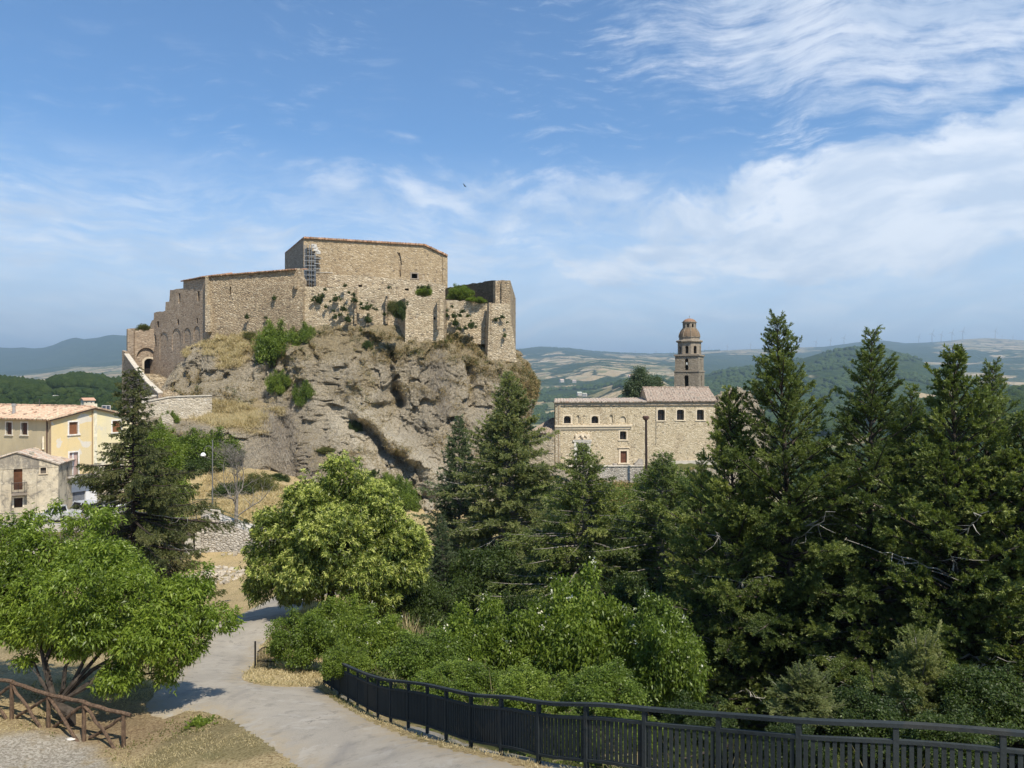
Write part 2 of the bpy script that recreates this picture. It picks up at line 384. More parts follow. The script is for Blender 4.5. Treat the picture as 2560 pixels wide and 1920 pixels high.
road_px_right = [(815, 1490), (770, 1510), (735, 1540), (700, 1575), (668, 1597), (652, 1615), (637, 1660), (612, 1684), (608, 1698), (630, 1707), (661, 1713), (720, 1717), (800, 1718)]
RL = [onground(*q) for q in road_px_left]; RR = [onground(*q) for q in road_px_right]
far_l = (RL[-1][0]+7, RL[-1][1]+9); far_r = (RR[0][0]+6, RR[0][1]+8)
fline = [(p[0]-.32, p[1]-.2) for p in FSM[::-4]]
ROAD = RL+[far_l, far_r]+RR+fline+[(9.5, 8.6), (16, 6.5), (16, 2.5), (6, 5.2), (0, 9.5), (-2.5, 13.5)]
GRAVEL = [onground(*q) for q in [(-400, 1990), (330, 1990), (262, 1905), (235, 1868), (180, 1852), (60, 1842), (-60, 1835), (-400, 1820)]]
def height(x, y):
    x = np.asarray(x, float); y = np.asarray(y, float)
    z = height0(x, y)
    s = sdist(ROAD, x, y)
    rough = fbm(np.stack([x*.9, y*.9, x*0], -1), 4, 3)*.10+fbm(np.stack([x*3.5, y*3.5, x*0], -1), 3, 9)*.035
    far = sstep(y, 60, 90)
    rough = rough*(1+far*3)
    z = z+np.where(s > 0, -.05*sstep(s, 0, .25), rough*sstep(-s, .0, .8)+.012)
    return z
xs = np.unique(np.concatenate([np.arange(-130, -24, 1.5), np.arange(-24, 14, .22), np.arange(14, 40, .8), np.arange(40, 131, 2.)]))
ys = np.unique(np.concatenate([np.arange(-60, 8, 2.), np.arange(8, 34, .22), np.arange(34, 72, .5), [71.6, 71.8, 71.95, 72.1, 72.25, 72.5], np.arange(73, 112, .8), np.arange(112, 172, 1.6)]))
GX, GY = np.meshgrid(xs, ys); GZ = height(GX, GY)
def gridfaces(ny, nx):
    i = np.arange(ny*nx).reshape(ny, nx)
    return np.stack([i[:-1, :-1], i[:-1, 1:], i[1:, 1:], i[1:, :-1]], -1).reshape(-1, 4)
gs = sdist(ROAD, GX, GY); gg = sdist(GRAVEL, GX, GY)
grav = sstep(gg+fbm(np.stack([GX*1.3, GY*1.3, GX*0], -1), 3, 5)*.5, -.25, .3)
tx, ty = onground(190, 1830)
dirt = np.exp(-(((GX-tx-1.0)/2.8)**2+((GY-ty-.4)/1.5)**2))
green = np.maximum(sstep(GX, -4, 0)*sstep(GY, 14, 20), sstep(fbm(np.stack([GX*.35, GY*.35, GX*0], -1), 3, 31), .25, .5)*.5)
# ravine side of the railing is green
fs = sdist([(p[0], p[1]) for p in FSM]+[(-6, 60), (60, 60), (60, 5)], GX, GY)
green = np.maximum(green, sstep(fs, .1, .8)); green = np.where((GY > 60) & (GX < -20), green*.5, green)
paleland = sstep(GY, 72, 80)*(1-sstep(GX, 5, 12))
GV = np.stack([GX, GY, GZ], -1).reshape(-1, 3)
me = npmesh('ground', GV, gridfaces(len(ys), len(xs)), True, {'gravel': ('POINT', grav.ravel()), 'dirt': ('POINT', dirt.ravel()), 'green': ('POINT', green.ravel())})
m, T = newmat('dry grass ground'); o = T.node('ShaderNodeNewGeometry').outputs['Position']
n1 = T.noise(o, 1.3, 6, .65); n2 = T.noise(o, 14, 5, .7); n3 = T.noise(o, .35, 4, .6)
c = T.mix(T.step(n1, .3, .7), (.42, .32, .16), (.30, .215, .105)); c = T.mix(T.step(n2, .35, .7), c, (.55, .44, .25))
c = T.mix(T.step(n2, .52, .30, 0, .7), c, (.13, .085, .05))
c = T.mix(T.step(n3, .5, .72, 0, .4), c, (.17, .17, .06))
c = T.mix(T.m('MULTIPLY', T.attr('green'), T.step(n1, .2, .5, .75, 1.)), c, T.mix(n2, (.05, .065, .02), (.12, .12, .045)))
c = T.mix(T.m('MULTIPLY', T.attr('dirt'), T.step(n2, .2, .6, .95, .6)), c, (.15, .10, .065))
gv = T.vor(o, 22, 'F1', 'Color'); gr = T.ramp(T.sep(gv)[0], [(0, (.25, .22, .17)), (.5, (.38, .34, .275)), (1, (.54, .49, .41))])
c = T.mix(T.m('MULTIPLY', T.attr('gravel'), T.step(n1, .75, .5)), c, gr)
finish(T, c, .95, T.bump(T.m('ADD', n2, T.m('MULTIPLY', T.noise(o, 45, 3, .7), .6)), .9, .08), 0, .1)
ground = tag(link('ground', me, m), kind='structure')

# road sheet (extends a little below the verge)
rx = np.arange(-16, 17, .3); ry = np.arange(2.5, 68, .3); RX, RY = np.meshgrid(rx, ry)
rs = sdist(ROAD, RX, RY); RZ = height0(RX, RY)-.16*sstep(-rs, .05, .45)
idx = gridfaces(len(ry), len(rx)); keep = (rs.ravel()[idx] > -.45).any(1); idx = idx[keep]
used, inv = np.unique(idx, return_inverse=True)
RVv = np.stack([RX, RY, RZ], -1).reshape(-1, 3)[used]
me = npmesh('road', RVv, inv.reshape(-1, 4), True, {'edge': ('POINT', sstep(rs.ravel()[used], .9, .0))})
m, T = newmat('worn asphalt'); o = T.node('ShaderNodeNewGeometry').outputs['Position']
n1 = T.noise(o, .5, 6, .6); n2 = T.noise(o, 40, 3, .7)
c = T.mix(T.step(n1, .35, .68), (.25, .226, .186), (.34, .305, .25)); c = T.mix(T.step(n2, .3, .7, 0, .6), c, (.41, .37, .305))
cr = T.vor(T.vadd(o, T.vscale(T.noise(o, 1.5, 4, .6, col=True), 1.2)), .38, 'DISTANCE_TO_EDGE')
c = T.mix(T.m('MULTIPLY', T.step(cr, .010, .002), T.step(n1, .50, .60, 0, .5)), c, (.07, .065, .06))
c = T.mix(T.step(T.noise(T.mapping(o, (1, .25, 1), (0, 0, .5)), 1.1, 4, .5), .55, .72, 0, .5), c, (.17, .16, .15))
c = T.mix(T.m('MULTIPLY', T.attr('edge'), T.step(T.noise(o, 3, 5, .7), .35, .6)), c, (.34, .28, .19))
c = T.mix(T.step(T.noise(o, 2.2, 6, .7), .52, .66, 0, .35), c, (.13, .12, .105)); c = T.mix(T.step(T.noise(o, .9, 5, .7, .6), .56, .62, 0, .45), c, (.40, .37, .32))
finish(T, c, .9, T.bump(n2, .35, .02), 0, .2)
tag(link('road', me, m), kind='structure')

# ---------------------------------------------------------------- far hills: one sheet from the near ground to the horizon
PXS = np.array([-2600, -1200, -400, 0, 150, 300, 700, 1300, 1400, 1500, 1600, 1766, 1900, 2050, 2171, 2293, 2408, 2560, 2900, 4200, 5600], float)
def prof(pairs): 
    a = np.array(pairs, float); return lambda q: np.interp(q, a[:, 0], a[:, 1])
skyR = prof([(-2600, 905), (-700, 880), (-200, 874), (0, 868.5), (26, 870), (58, 868.5), (84, 871), (110, 869), (133, 862.7), (156, 852.5), (175, 846.5), (189, 844), (198, 845.5), (211, 848), (246, 844), (265, 839), (282, 837), (320, 839.5), (420, 846), (700, 868), (1000, 880), (1250, 878), (1309, 874), (1349, 868.5), (1425, 872.6), (1482, 879.5), (1558, 884), (1627, 886), (1691, 885), (1766, 878), (1859, 873.7), (1957, 870), (2061, 867), (2148, 855), (2188, 849.4), (2225, 853), (2264, 858), (2300, 857), (2350, 854), (2400, 849), (2466, 845), (2560, 850.6), (2900, 862), (5600, 900)])
rows = [
 (165, prof([(-2600, 1200), (0, 1290), (300, 1290), (1300, 1330), (1900, 1350), (2560, 1380), (5600, 1380)])),
 (300, prof([(-2600, 1120), (0, 1100), (300, 1110), (700, 1300), (1300, 1390), (1900, 1390), (2300, 1300), (2560, 1250), (5600, 1250)])),
 (500, prof([(-2600, 1040), (0, 1012), (110, 1010), (300, 1013), (700, 1150), (1300, 1300), (1900, 1290), (2300, 1190), (2560, 1120), (5600, 1100)])),
 (900, prof([(-2600, 960), (-400, 948), (-60, 949), (0, 952), (26, 954), (61, 960), (87, 965), (110, 969), (123, 965), (134, 953), (166, 948), (202, 944), (231, 949), (275, 961), (294, 965), (400, 985), (700, 1080), (1300, 1175), (1900, 1160), (2200, 1100), (2330, 1060), (2450, 1015), (2560, 1000), (2900, 985), (5600, 970)])),
 (1200, prof([(-2600, 985), (0, 988), (100, 984), (300, 990), (700, 1060), (1300, 1125), (1900, 1110), (2150, 1062), (2290, 1022), (2400, 998), (2470, 985), (2560, 976), (2700, 968), (2900, 965), (5600, 950)])),
 (1700, prof([(-2600, 985), (0, 985), (300, 985), (700, 1040), (1300, 1078), (1450, 1062), (1600, 1055), (1766, 1050), (1900, 1055), (2100, 1050), (2400, 1030), (2560, 1020), (5600, 1000)])),
 (2200, prof([(-2600, 978), (0, 972), (300, 970), (700, 1020), (1300, 1045), (1400, 1040), (1480, 1005), (1560, 968), (1620, 960), (1690, 985), (1766, 1000), (1900, 985), (2050, 965), (2171, 955), (2293, 975), (2408, 1000), (2560, 1005), (5600, 990)])),
 (2900, prof([(-2600, 972), (0, 962), (300, 958), (700, 1000), (1300, 1005), (1400, 995), (1500, 975), (1600, 950), (1700, 948), (1766, 947), (1900, 930), (2050, 905), (2171, 893), (2293, 905), (2408, 958), (2560, 985), (5600, 980)])),
 (3500, prof([(-2600, 968), (0, 957), (300, 950), (700, 985), (1300, 975), (1450, 970), (1600, 955), (1690, 945), (1766, 935), (1830, 922), (1900, 915), (1998, 899), (2050, 884), (2119, 872.6), (2171, 868), (2229, 878), (2293, 899), (2350, 925), (2408, 954), (2480, 968), (2560, 970), (5600, 970)])),
 (4500, prof([(-2600, 965), (0, 953), (300, 938), (700, 965), (1300, 945), (1400, 935), (1500, 915), (1600, 925), (1700, 930), (1800, 945), (2171, 950), (2293, 945), (2408, 940), (2560, 935), (5600, 960)])),
 (5600, prof([(-2600, 962), (0, 951), (36, 951), (124, 938), (202, 928), (304, 920), (700, 940), (1300, 920), (1400, 915), (1500, 900), (1600, 905), (1700, 920), (2171, 930), (2293, 920), (2408, 915), (2560, 900), (5600, 950)])),
 (7200, prof([(-2600, 950), (0, 930), (150, 915), (300, 900), (700, 915), (1300, 895), (1400, 888), (1500, 897), (1620, 897), (1766, 893), (1900, 900), (2171, 885), (2293, 880), (2408, 872), (2560, 875), (5600, 935)])),
 (9500, skyR),
 (12500, prof([(-2600, 925), (5600, 925)])),
 (42000, prof([(-2600, 953), (5600, 953)]))]
qx = np.unique(np.concatenate([np.arange(-2600, 5601, 40.), np.arange(-80, 400, 3.), np.arange(1240, 2640, 4.)]))
dl = np.array([r[0] for r in rows], float)
DD = np.unique(np.concatenate([np.geomspace(165, 12500, 330), dl]))
Zr = np.array([(960-r[1](qx))/F*r[0] for r in rows])
HZ = np.empty((len(DD), len(qx)))
ld = np.log(dl); tD = np.log(DD)
for j in range(len(qx)): HZ[:, j] = np.interp(tD, ld, Zr[:, j])
HX = (qx[None]-1280)/F*DD[:, None]; HY = np.repeat(DD[:, None], len(qx), 1)
pp = np.stack([HX, HY, HX*0], -1)
amp = np.interp(tD, np.log([165, 500, 1500, 4000, 7200, 9500, 12500, 42000]), [0.5, 3, 12, 26, 40, 6, 30, 0])
nz = fbm(pp/900, 5, 40, .5, True)*.6+fbm(pp/300, 4, 44)*.4
near_ctrl = np.min(np.abs(tD[:, None]-np.log(np.array([900, 3500, 9500.]))[None]), 1)
amp = amp*(.12+.88*sstep(near_ctrl, 0, .10))
HZ = HZ+amp[:, None]*nz
# wooded / cultivated masks by place
PX = np.repeat(qx[None], len(DD), 0)
wood = np.full(HZ.shape, .6)
def setw(mask, v): 
    global wood; wood = wood*(1-mask)+v*mask
Db = HY
setw(sstep(PX, 1240, 1300)*(1-sstep(PX, 1660, 1720))*sstep(Db, 1500, 2000)*(1-sstep(Db, 7000, 8000)), .47)
setw(sstep(Db, 6000, 6800)*(1-sstep(PX, 340, 700)), 1.0)                                    # left mountain
setw((1-sstep(PX, 340, 600))*sstep(Db, 2000, 2600)*(1-sstep(Db, 5900, 6300)), .22)          # pale fields below it
setw((1-sstep(PX, 340, 600))*(1-sstep(Db, 1150, 1500))*sstep(Db, 560, 640), .95)
hb = np.exp(-((PX-2150)/230)**4)*sstep(Db, 2300, 2700)*(1-sstep(Db, 3500, 3700)); setw(hb, .86)
setw(sstep(PX, 1640, 1700)*(1-sstep(PX, 1990, 2050))*sstep(Db, 1000, 1500)*(1-sstep(Db, 3500, 3700)), .93)
setw(sstep(PX, 2150, 2300)*(1-sstep(Db, 1300, 1700)), 1.0)
setw(np.exp(-((PX-1570)/110)**4)*sstep(Db, 1850, 2100)*(1-sstep(Db, 2250, 2500)), .0)       # pale hill behind the church
setw(sstep(PX, 1240, 1300)*(1-sstep(PX, 1640, 1700))*sstep(Db, 7600, 8600)*(1-sstep(PX, 1480, 1520)), .95)
setw(sstep(PX, 2300, 2420)*sstep(Db, 6000, 8000), .18)
setw(np.exp(-((PX-2190)/130)**4)*sstep(Db, 6000, 7000), .97)
setw(sstep(PX, 1700, 1780)*(1-sstep(PX, 2000, 2080))*sstep(Db, 7600, 8400), .35)
setw(sstep(PX, 1690, 1720)*(1-sstep(PX, 2050, 2100))*sstep(Db, 4500, 5000)*(1-sstep(Db, 7200, 7800)), .95)
me = npmesh('hills', np.stack([HX, HY, HZ], -1).reshape(-1, 3), gridfaces(len(DD), len(qx)), True, {'wood': ('POINT', wood.ravel())})
m, T = newmat('hill country'); o = T.node('ShaderNodeNewGeometry').outputs['Position']
ox, oy, _ = T.sep(o); flat = T.xyz(ox, T.m('MULTIPLY', oy, .8), 0.)
wv = T.vadd(flat, T.vscale(T.noise(flat, .0016, 4, .6, col=True), 420))
cell = T.sep(T.vor(wv, .0042, 'F1', 'Color')); cell2 = T.sep(T.vor(wv, .011, 'F1', 'Color'))
edge = T.vor(wv, .0042, 'DISTANCE_TO_EDGE')
bigw = T.noise(flat, .0011, 5, .6); finw = T.noise(flat, .02, 5, .7); wd = T.attr('wood')
key = T.m('ADD', T.m('MULTIPLY', cell[0], .45), T.m('ADD', T.m('MULTIPLY', bigw, .55), T.m('MULTIPLY', T.m('SUBTRACT', finw, .5), .35)))
isw = T.step(T.m('SUBTRACT', T.m('ADD', T.m('MULTIPLY', wd, 1.0), key), 1.0), -.05, .03)
field = T.ramp(cell2[0], [(0, (.34, .26, .14)), (.3, (.46, .36, .22)), (.5, (.26, .22, .11)), (.75, (.13, .15, .06)), (1, (.46, .38, .25))])
field = T.mix(T.step(finw, .4, .7, 0, .3), field, (.26, .2, .1))
field = T.mix(T.step(edge, .07, .02, 0, .95), field, (.03, .045, .018))
dots = T.vor(flat, .028, 'F1', 'Distance')
field = T.mix(T.m('MULTIPLY', T.step(dots, .28, .2), T.step(cell2[2], .45, .6)), field, (.03, .045, .018))
woodc = T.mix(T.step(T.noise(flat, .035, 4, .7), .3, .7), (.018, .034, .012), (.05, .075, .025))
woodc = T.mix(T.step(T.noise(flat, .0035, 5, .6), .50, .7, 0, .5), woodc, (.085, .10, .04))
rockp = T.noise(T.mapping(flat, (1, 2.4, 1), (0, 0, .9)), .0018, 6, .65)
woodc = T.mix(T.m('MULTIPLY', T.step(rockp, .66, .74), T.step(oy, 6500, 7200)), woodc, (.38, .36, .32))
c = T.mix(isw, field, woodc)
finish(T, c, 1.0, T.bump(T.m('ADD', T.noise(flat, .05, 4, .7), T.m('MULTIPLY', T.noise(flat, .006, 5, .6), 5.)), .8, 14.), 0, 0.)
hills = tag(link('hills', me, m), kind='structure')
# far plain closing the horizon behind everything
mb = MB(); mb.add([(-60000, 11500, -120), (60000, 11500, -120), (60000, 50000, -700), (-60000, 50000, -700)], [(0, 1, 2, 3)])
tag(mb.build('plain', mat_plain('far plain', (.10, .11, .06), 1., scale=.001)), kind='structure')
# side and rear country so the sheet continues around the viewer
mb = MB(); Rr = [128, 700, 3000, 12000]; zr = [-26, -120, -60, 250]; nn = 40
V = [(r*math.sin(a), r*math.cos(a)-0, z+fz) for r, z in zip(Rr, zr) for a in np.linspace(math.radians(66), math.radians(294), nn) for fz in (0,)]
mb.add(V, [(i*nn+k, i*nn+k+1, (i+1)*nn+k+1, (i+1)*nn+k) for i in range(3) for k in range(nn-1)])
tag(mb.build('hinterland', mat_plain('rear country', (.09, .10, .05), 1., scale=.004), smooth=True), kind='structure')
def hillz(px, d):
    i = np.searchsorted(DD, d); j = np.clip(np.searchsorted(qx, px), 1, len(qx)-1); i = np.clip(i, 1, len(DD)-1)
    a = (d-DD[i-1])/(DD[i]-DD[i-1]); b = (px-qx[j-1])/(qx[j]-qx[j-1])
    return (HZ[i-1, j-1]*(1-a)+HZ[i, j-1]*a)*(1-b)+(HZ[i-1, j]*(1-a)+HZ[i, j]*a)*b
# ================================================================ the rock
def spx(px, py, d=0): return px, py
lv = np.array([[790, 640, 1160, 127, 160], [812, 575, 1205, 122.6, 160], [830, 530, 1235, 121.6, 158], [860, 474, 1272, 120.3, 157], [900, 436, 1312, 119, 156], [950, 415, 1334, 117.5, 155],
               [1000, 400, 1331, 116, 154], [1050, 386, 1318, 114, 152], [1100, 376, 1302, 111.5, 150], [1200, 366, 1292, 107, 150], [1300, 360, 1300, 103, 150], [1420, 350, 1310, 98, 150]], float)
NL, NF, NB = 380, 920, 110
pys = np.concatenate([np.linspace(790, 1420, NL)])
ph = np.concatenate([np.linspace(math.pi, 0, NF, endpoint=False), np.linspace(0, -math.pi, NB, endpoint=False)])
LV = [np.interp(pys, lv[:, 0], lv[:, k]) for k in range(5)]
xl = (LV[1]-1280)/F*129; xr = (LV[2]-1280)/F*131
zc = (960-pys)/F*120
cx = (xl+xr)/2; a = (xr-xl)/2; cy = (LV[3]+LV[4])/2+4; b = (LV[4]-LV[3])/2+4
n_ = 2/3.2
ex = np.sign(np.cos(ph))*np.abs(np.cos(ph))**n_; ey = -np.sign(np.sin(ph))*np.abs(np.sin(ph))**n_
RX_ = cx[:, None]+a[:, None]*ex[None]; RY_ = cy[:, None]+b[:, None]*ey[None]; RZ_ = np.repeat(zc[:, None], len(ph), 1)
def seg(px, py, x0, y0, x1, y1, w):
    t = np.clip(((px-x0)*(x1-x0)+(py-y0)*(y1-y0))/((x1-x0)**2+(y1-y0)**2), 0, 1)
    d = np.hypot(px-x0-t*(x1-x0), py-y0-t*(y1-y0)); return np.exp(-(d/w)**2)
def feat(px, py):
    D = 14.*sstep(py+10*np.sin(px*.03), 1012+np.clip(px-450, 0, 160)*.12, 1062)*(1-sstep(px, 600, 700))*sstep(px, 405, 445)
    D = D+2.5*sstep(py, 955, 975)*(1-sstep(px, 560, 640))*sstep(px, 440, 500)*(1-sstep(py, 1000, 1040))
    D = D+1.0*seg(px, py, 1120, 835, 1230, 850, 18)
    D = D+2.2*seg(px, py, 620, 1050, 640, 1250, 70)+1.8*seg(px, py, 560, 830, 540, 1000, 45)
    D = D-3.0*seg(px, py, 468, 865, 474, 985, 9)-1.6*seg(px, py, 500, 920, 520, 1000, 14)
    D = D-2.4*seg(px, py, 690, 880, 650, 985, 14)-2.0*seg(px, py, 720, 870, 715, 970, 8)
    D = D+2.6*seg(px, py, 760, 900, 800, 1010, 38)
    D = D+3.6*seg(px, py, 905, 1040, 1010, 1110, 24)+3.6*seg(px, py, 1010, 1110, 1090, 1200, 24)
    D = D-3.8*seg(px, py, 885, 1055, 950, 1110, 17)-4.2*seg(px, py, 960, 1130, 1025, 1175, 15)
    D = D-5.0*seg(px, py, 978, 975, 992, 1003, 17)-2.5*seg(px, py, 992, 1003, 940, 1018, 10)-2.2*seg(px, py, 1030, 1060, 1075, 1120, 16)
    D = D-2.0*seg(px, py, 975, 890, 980, 980, 9)+3.0*seg(px, py, 890, 930, 930, 990, 45)
    D = D+2.6*seg(px, py, 1085, 900, 1100, 1040, 50)-3.4*seg(px, py, 1180, 915, 1188, 1010, 11)
    D = D+1.5*seg(px, py, 1260, 930, 1265, 1010, 45)+2.2*seg(px, py, 760, 1130, 860, 1290, 55)-2.0*seg(px, py, 700, 1060, 750, 1180, 16)
    D = D+2.*seg(px, py, 960, 1230, 1000, 1330, 40)-2.*seg(px, py, 1040, 1215, 1070, 1240, 14)
    return D
def facet(p, S, seed, A, B):
    q = p/S; i0 = np.floor(q).astype(np.int64); best = np.full(q.shape[:-1], 9e9); out = np.zeros(q.shape[:-1])
    for dx in (-1, 0, 1):
        for dy in (-1, 0, 1):
            for dz in (-1, 0, 1):
                ix, iy, iz = i0[..., 0]+dx, i0[..., 1]+dy, i0[..., 2]+dz
                h = [_h(ix, iy, iz, seed+k) for k in range(6)]
                c = [ix+.5+.45*h[0], iy+.5+.45*h[1], iz+.5+.45*h[2]]
                r = [q[..., k]-c[k] for k in range(3)]; dd = r[0]**2+r[1]**2+r[2]**2
                v = A*h[3]+B*(r[0]*S[0]*h[4]+r[2]*S[2]*h[5])
                m_ = dd < best; best = np.where(m_, dd, best); out = np.where(m_, v, out)
    return out
def rockdisp(X, Y, Z):
    p = np.stack([X, Y, Z], -1); px = 1280+X/Y*F; py = 960-Z/Y*F
    w = p+np.stack([vn(p/6, 60), vn(p/6, 61), vn(p/6, 62)], -1)*1.8
    d = feat(px+8*vn(p/3, 63), py+8*vn(p/3, 64))*.6
    top = sstep(py, 800, 850)
    s = w*np.array([1/9., 1/9., 1/22.])
    d = d+fbm(s, 3, 70, .5, True)*1.15*top
    d = d+facet(p+.5*np.stack([vn(p/1.5, 66), vn(p/1.5, 67), vn(p/1.5, 68)], -1), np.array([3.4, 3.4, 8.5]), 7, .62, .20)*top
    d = d+facet(p+.25*np.stack([vn(p/.6, 66), vn(p/.6, 67), vn(p/.6, 68)], -1), np.array([1.3, 1.3, 2.8]), 9, .26, .24)*(.3+.7*top)
    d = d+fbm(w*np.array([1/2.6, 1/2.6, 1/6.5]), 4, 80, .55, True)*.45*(.3+.7*top)
    d = d+fbm(w/.8, 4, 90, .6, True)*.26*(.4+.6*top)
    # bedding ledges
    return d
nx_ = np.gradient(RY_, axis=1); ny_ = -np.gradient(RX_, axis=1)
L_ = np.hypot(nx_, ny_)+1e-9; nx_, ny_ = nx_/L_, ny_/L_
sgn = np.sign(nx_*(RX_-cx[:, None])+ny_*(RY_-cy[:, None])); nx_, ny_ = nx_*sgn, ny_*sgn
front = sstep(-ny_, -.2, .3)
Dd = rockdisp(RX_, RY_, RZ_)
edgeamp = np.where(np.abs(nx_) > .75, .55, 1.0)
RX2 = RX_+nx_*Dd*edgeamp; RY2 = RY_+ny_*Dd; RZ2 = RZ_+.35*fbm(np.stack([RX_, RY_, RZ_], -1)/2., 3, 99)
RXa, RYa, RZa = RX2.copy(), RY2.copy(), RZ2.copy()
caps = []
for k, f in enumerate((.93, .8, .5, .15)):
    caps.append((cx[0]+(RXa[0]-cx[0])*f, cy[0]+(RYa[0]-cy[0])*f, RZa[0]*0+zc[0]+.25*(k+1)))
XX = np.concatenate([np.array([c_[0] for c_ in caps[::-1]]), RXa]); YY = np.concatenate([np.array([c_[1] for c_ in caps[::-1]]), RYa]); ZZ = np.concatenate([np.array([c_[2] for c_ in caps[::-1]]), RZa])
nr, nc = XX.shape
i = np.arange(nr*nc).reshape(nr, nc); j = np.roll(i, -1, 1)
fa = np.stack([i[:-1], i[1:], j[1:], j[:-1]], -1).reshape(-1, 4)[:, ::-1]
RV = np.stack([XX, YY, ZZ], -1).reshape(-1, 3)
ppx = 1280+XX/YY*F; ppy = 960-ZZ/YY*F
pn = np.stack([XX, YY, ZZ], -1)
nA = fbm(pn/5, 4, 120); nB = fbm(pn/1.6, 4, 125)
straw = np.maximum.reduce([seg(ppx, ppy, 520, 845, 620, 850, 42), seg(ppx, ppy, 560, 900, 600, 890, 26), seg(ppx, ppy, 440, 1022, 650, 1062, 30), seg(ppx, ppy, 640, 1010, 700, 1030, 14), seg(ppx, ppy, 430, 905, 470, 880, 12)*.7])
veg = np.maximum.reduce([sstep(ppx, 680, 760)*(1-sstep(ppy, 850, 960))*.95, .85*seg(ppx, ppy, 820, 850, 1260, 880, 50), .85*seg(ppx, ppy, 1240, 880, 1330, 960, 60), .6*seg(ppx, ppy, 930, 960, 900, 900, 30), .45*seg(ppx, ppy, 800, 1130, 950, 1230, 60), .35+ppx*0])
scrub = np.maximum(seg(ppx, ppy, 690, 1070, 740, 1200, 60), .5*seg(ppx, ppy, 1090, 900, 1110, 1030, 40))
pale = np.maximum.reduce([seg(ppx, ppy, 900, 1030, 1090, 1200, 38), seg(ppx, ppy, 870, 1060, 1050, 1300, 50), .4*seg(ppx, ppy, 830, 900, 850, 930, 22), .8*seg(ppx, ppy, 1085, 1240, 1060, 1300, 25), .5*seg(ppx, ppy, 1000, 860, 1120, 870, 16), .5*seg(ppx, ppy, 560, 990, 640, 950, 16)])
A_ = lambda v: ('POINT', v.ravel())
me = npmesh('cliff', RV, fa, True, {'straw': A_(straw+nB*.25*straw), 'veg': A_(np.clip(veg+nA*.35, 0, 1)), 'scrub': A_(scrub), 'pale': A_(pale)})
m, T = newmat('conglomerate rock'); o = T.node('ShaderNodeNewGeometry').outputs['Position']
gn = T.sep(T.node('ShaderNodeNewGeometry').outputs['True Normal'])[2]
n1 = T.noise(o, .22, 7, .65); n2 = T.noise(o, 2.4, 6, .7); n3 = T.noise(T.mapping(o, (1.3, 1.3, .22)), 1.1, 6, .7); n4 = T.noise(o, 9, 4, .7)
c = T.mix(T.step(n1, .35, .65), (.43, .36, .255), (.60, .505, .36)); c = T.mix(T.step(n2, .35, .72), c, (.42, .38, .31))
c = T.mix(T.step(n2, .50, .30, 0, .55), c, (.17, .14, .10))
c = T.mix(T.m('MULTIPLY', T.attr('pale'), T.step(n2, .25, .55, .5, 1.)), c, (.70, .615, .465))
c = T.mix(T.step(n3, .50, .70, 0, .38), c, (.17, .16, .14))
c = T.mix(T.step(T.noise(T.mapping(o, (1.6, 1.6, .14), (0, .15, 0)), 1.0, 5, .7), .60, .74, 0, .6), c, (.50, .47, .41))
c = T.mix(T.m('MULTIPLY', T.attr('scrub'), T.step(n4, .3, .6, .4, .9)), c, (.28, .235, .19))
gv = T.step(gn, -.45, .25, .25, 1.)
vk = T.m('MULTIPLY', T.step(T.m('ADD', T.attr('veg'), T.m('MULTIPLY', T.m('SUBTRACT', n2, .5), 2.6)), .30, .66), gv)
vc = T.mix(T.step(n4, .3, .7), (.22, .17, .09), (.50, .40, .235)); vc = T.mix(T.step(T.noise(o, .7, 4), .55, .75, 0, .75), vc, (.085, .085, .035))
c = T.mix(T.m('MULTIPLY', vk, .88), c, vc)
c = T.mix(T.step(T.attr('straw'), .3, .6, 0, .9), c, T.mix(T.step(n4, .3, .65), (.34, .26, .14), (.56, .45, .27)))
hh = T.m('ADD', T.m('MULTIPLY', n2, 1.0), T.m('MULTIPLY', n4, .45))
pit = T.vor(o, 1.9, 'F1', 'Distance')
sm = T.noise(T.mapping(o, (1, 1, .6)), 5.0, 6, .75)
c = T.mix(T.step(sm, .50, .36, 0, .62), c, (.145, .125, .095)); c = T.mix(T.step(sm, .54, .66, 0, .6), c, (.70, .61, .45))
c = T.mix(T.step(T.noise(o, .9, 6, .75), .56, .68, 0, .25), c, (.17, .15, .115))
finish(T, c, .95, T.bump(T.m('ADD', T.m('ADD', hh, T.m('MULTIPLY', sm, .5)), T.m('MULTIPLY', pit, .35)), 1.0, .75), 0, .1)
cliff = tag(link('cliff', me, m), kind='structure')
BV = BVHTree.FromPolygons([tuple(v) for v in RV], [tuple(f) for f in fa])
BVG = BVHTree.FromPolygons([tuple(v) for v in GV], [tuple(f) for f in gridfaces(len(ys), len(xs))])
def hit(px, py, rockonly=False, groundonly=False):
    d = Vector(((px-1280)/F, 1.0, (960-py)/F)).normalized(); best = None
    for B in ([BV] if rockonly else [BVG] if groundonly else [BV, BVG]):
        l, n, _, t = B.ray_cast(Vector((0, 0, 0)), d)
        if l is not None and (best is None or t < best[2]): best = (l, n if n.dot(d) < 0 else -n, t)
    return best

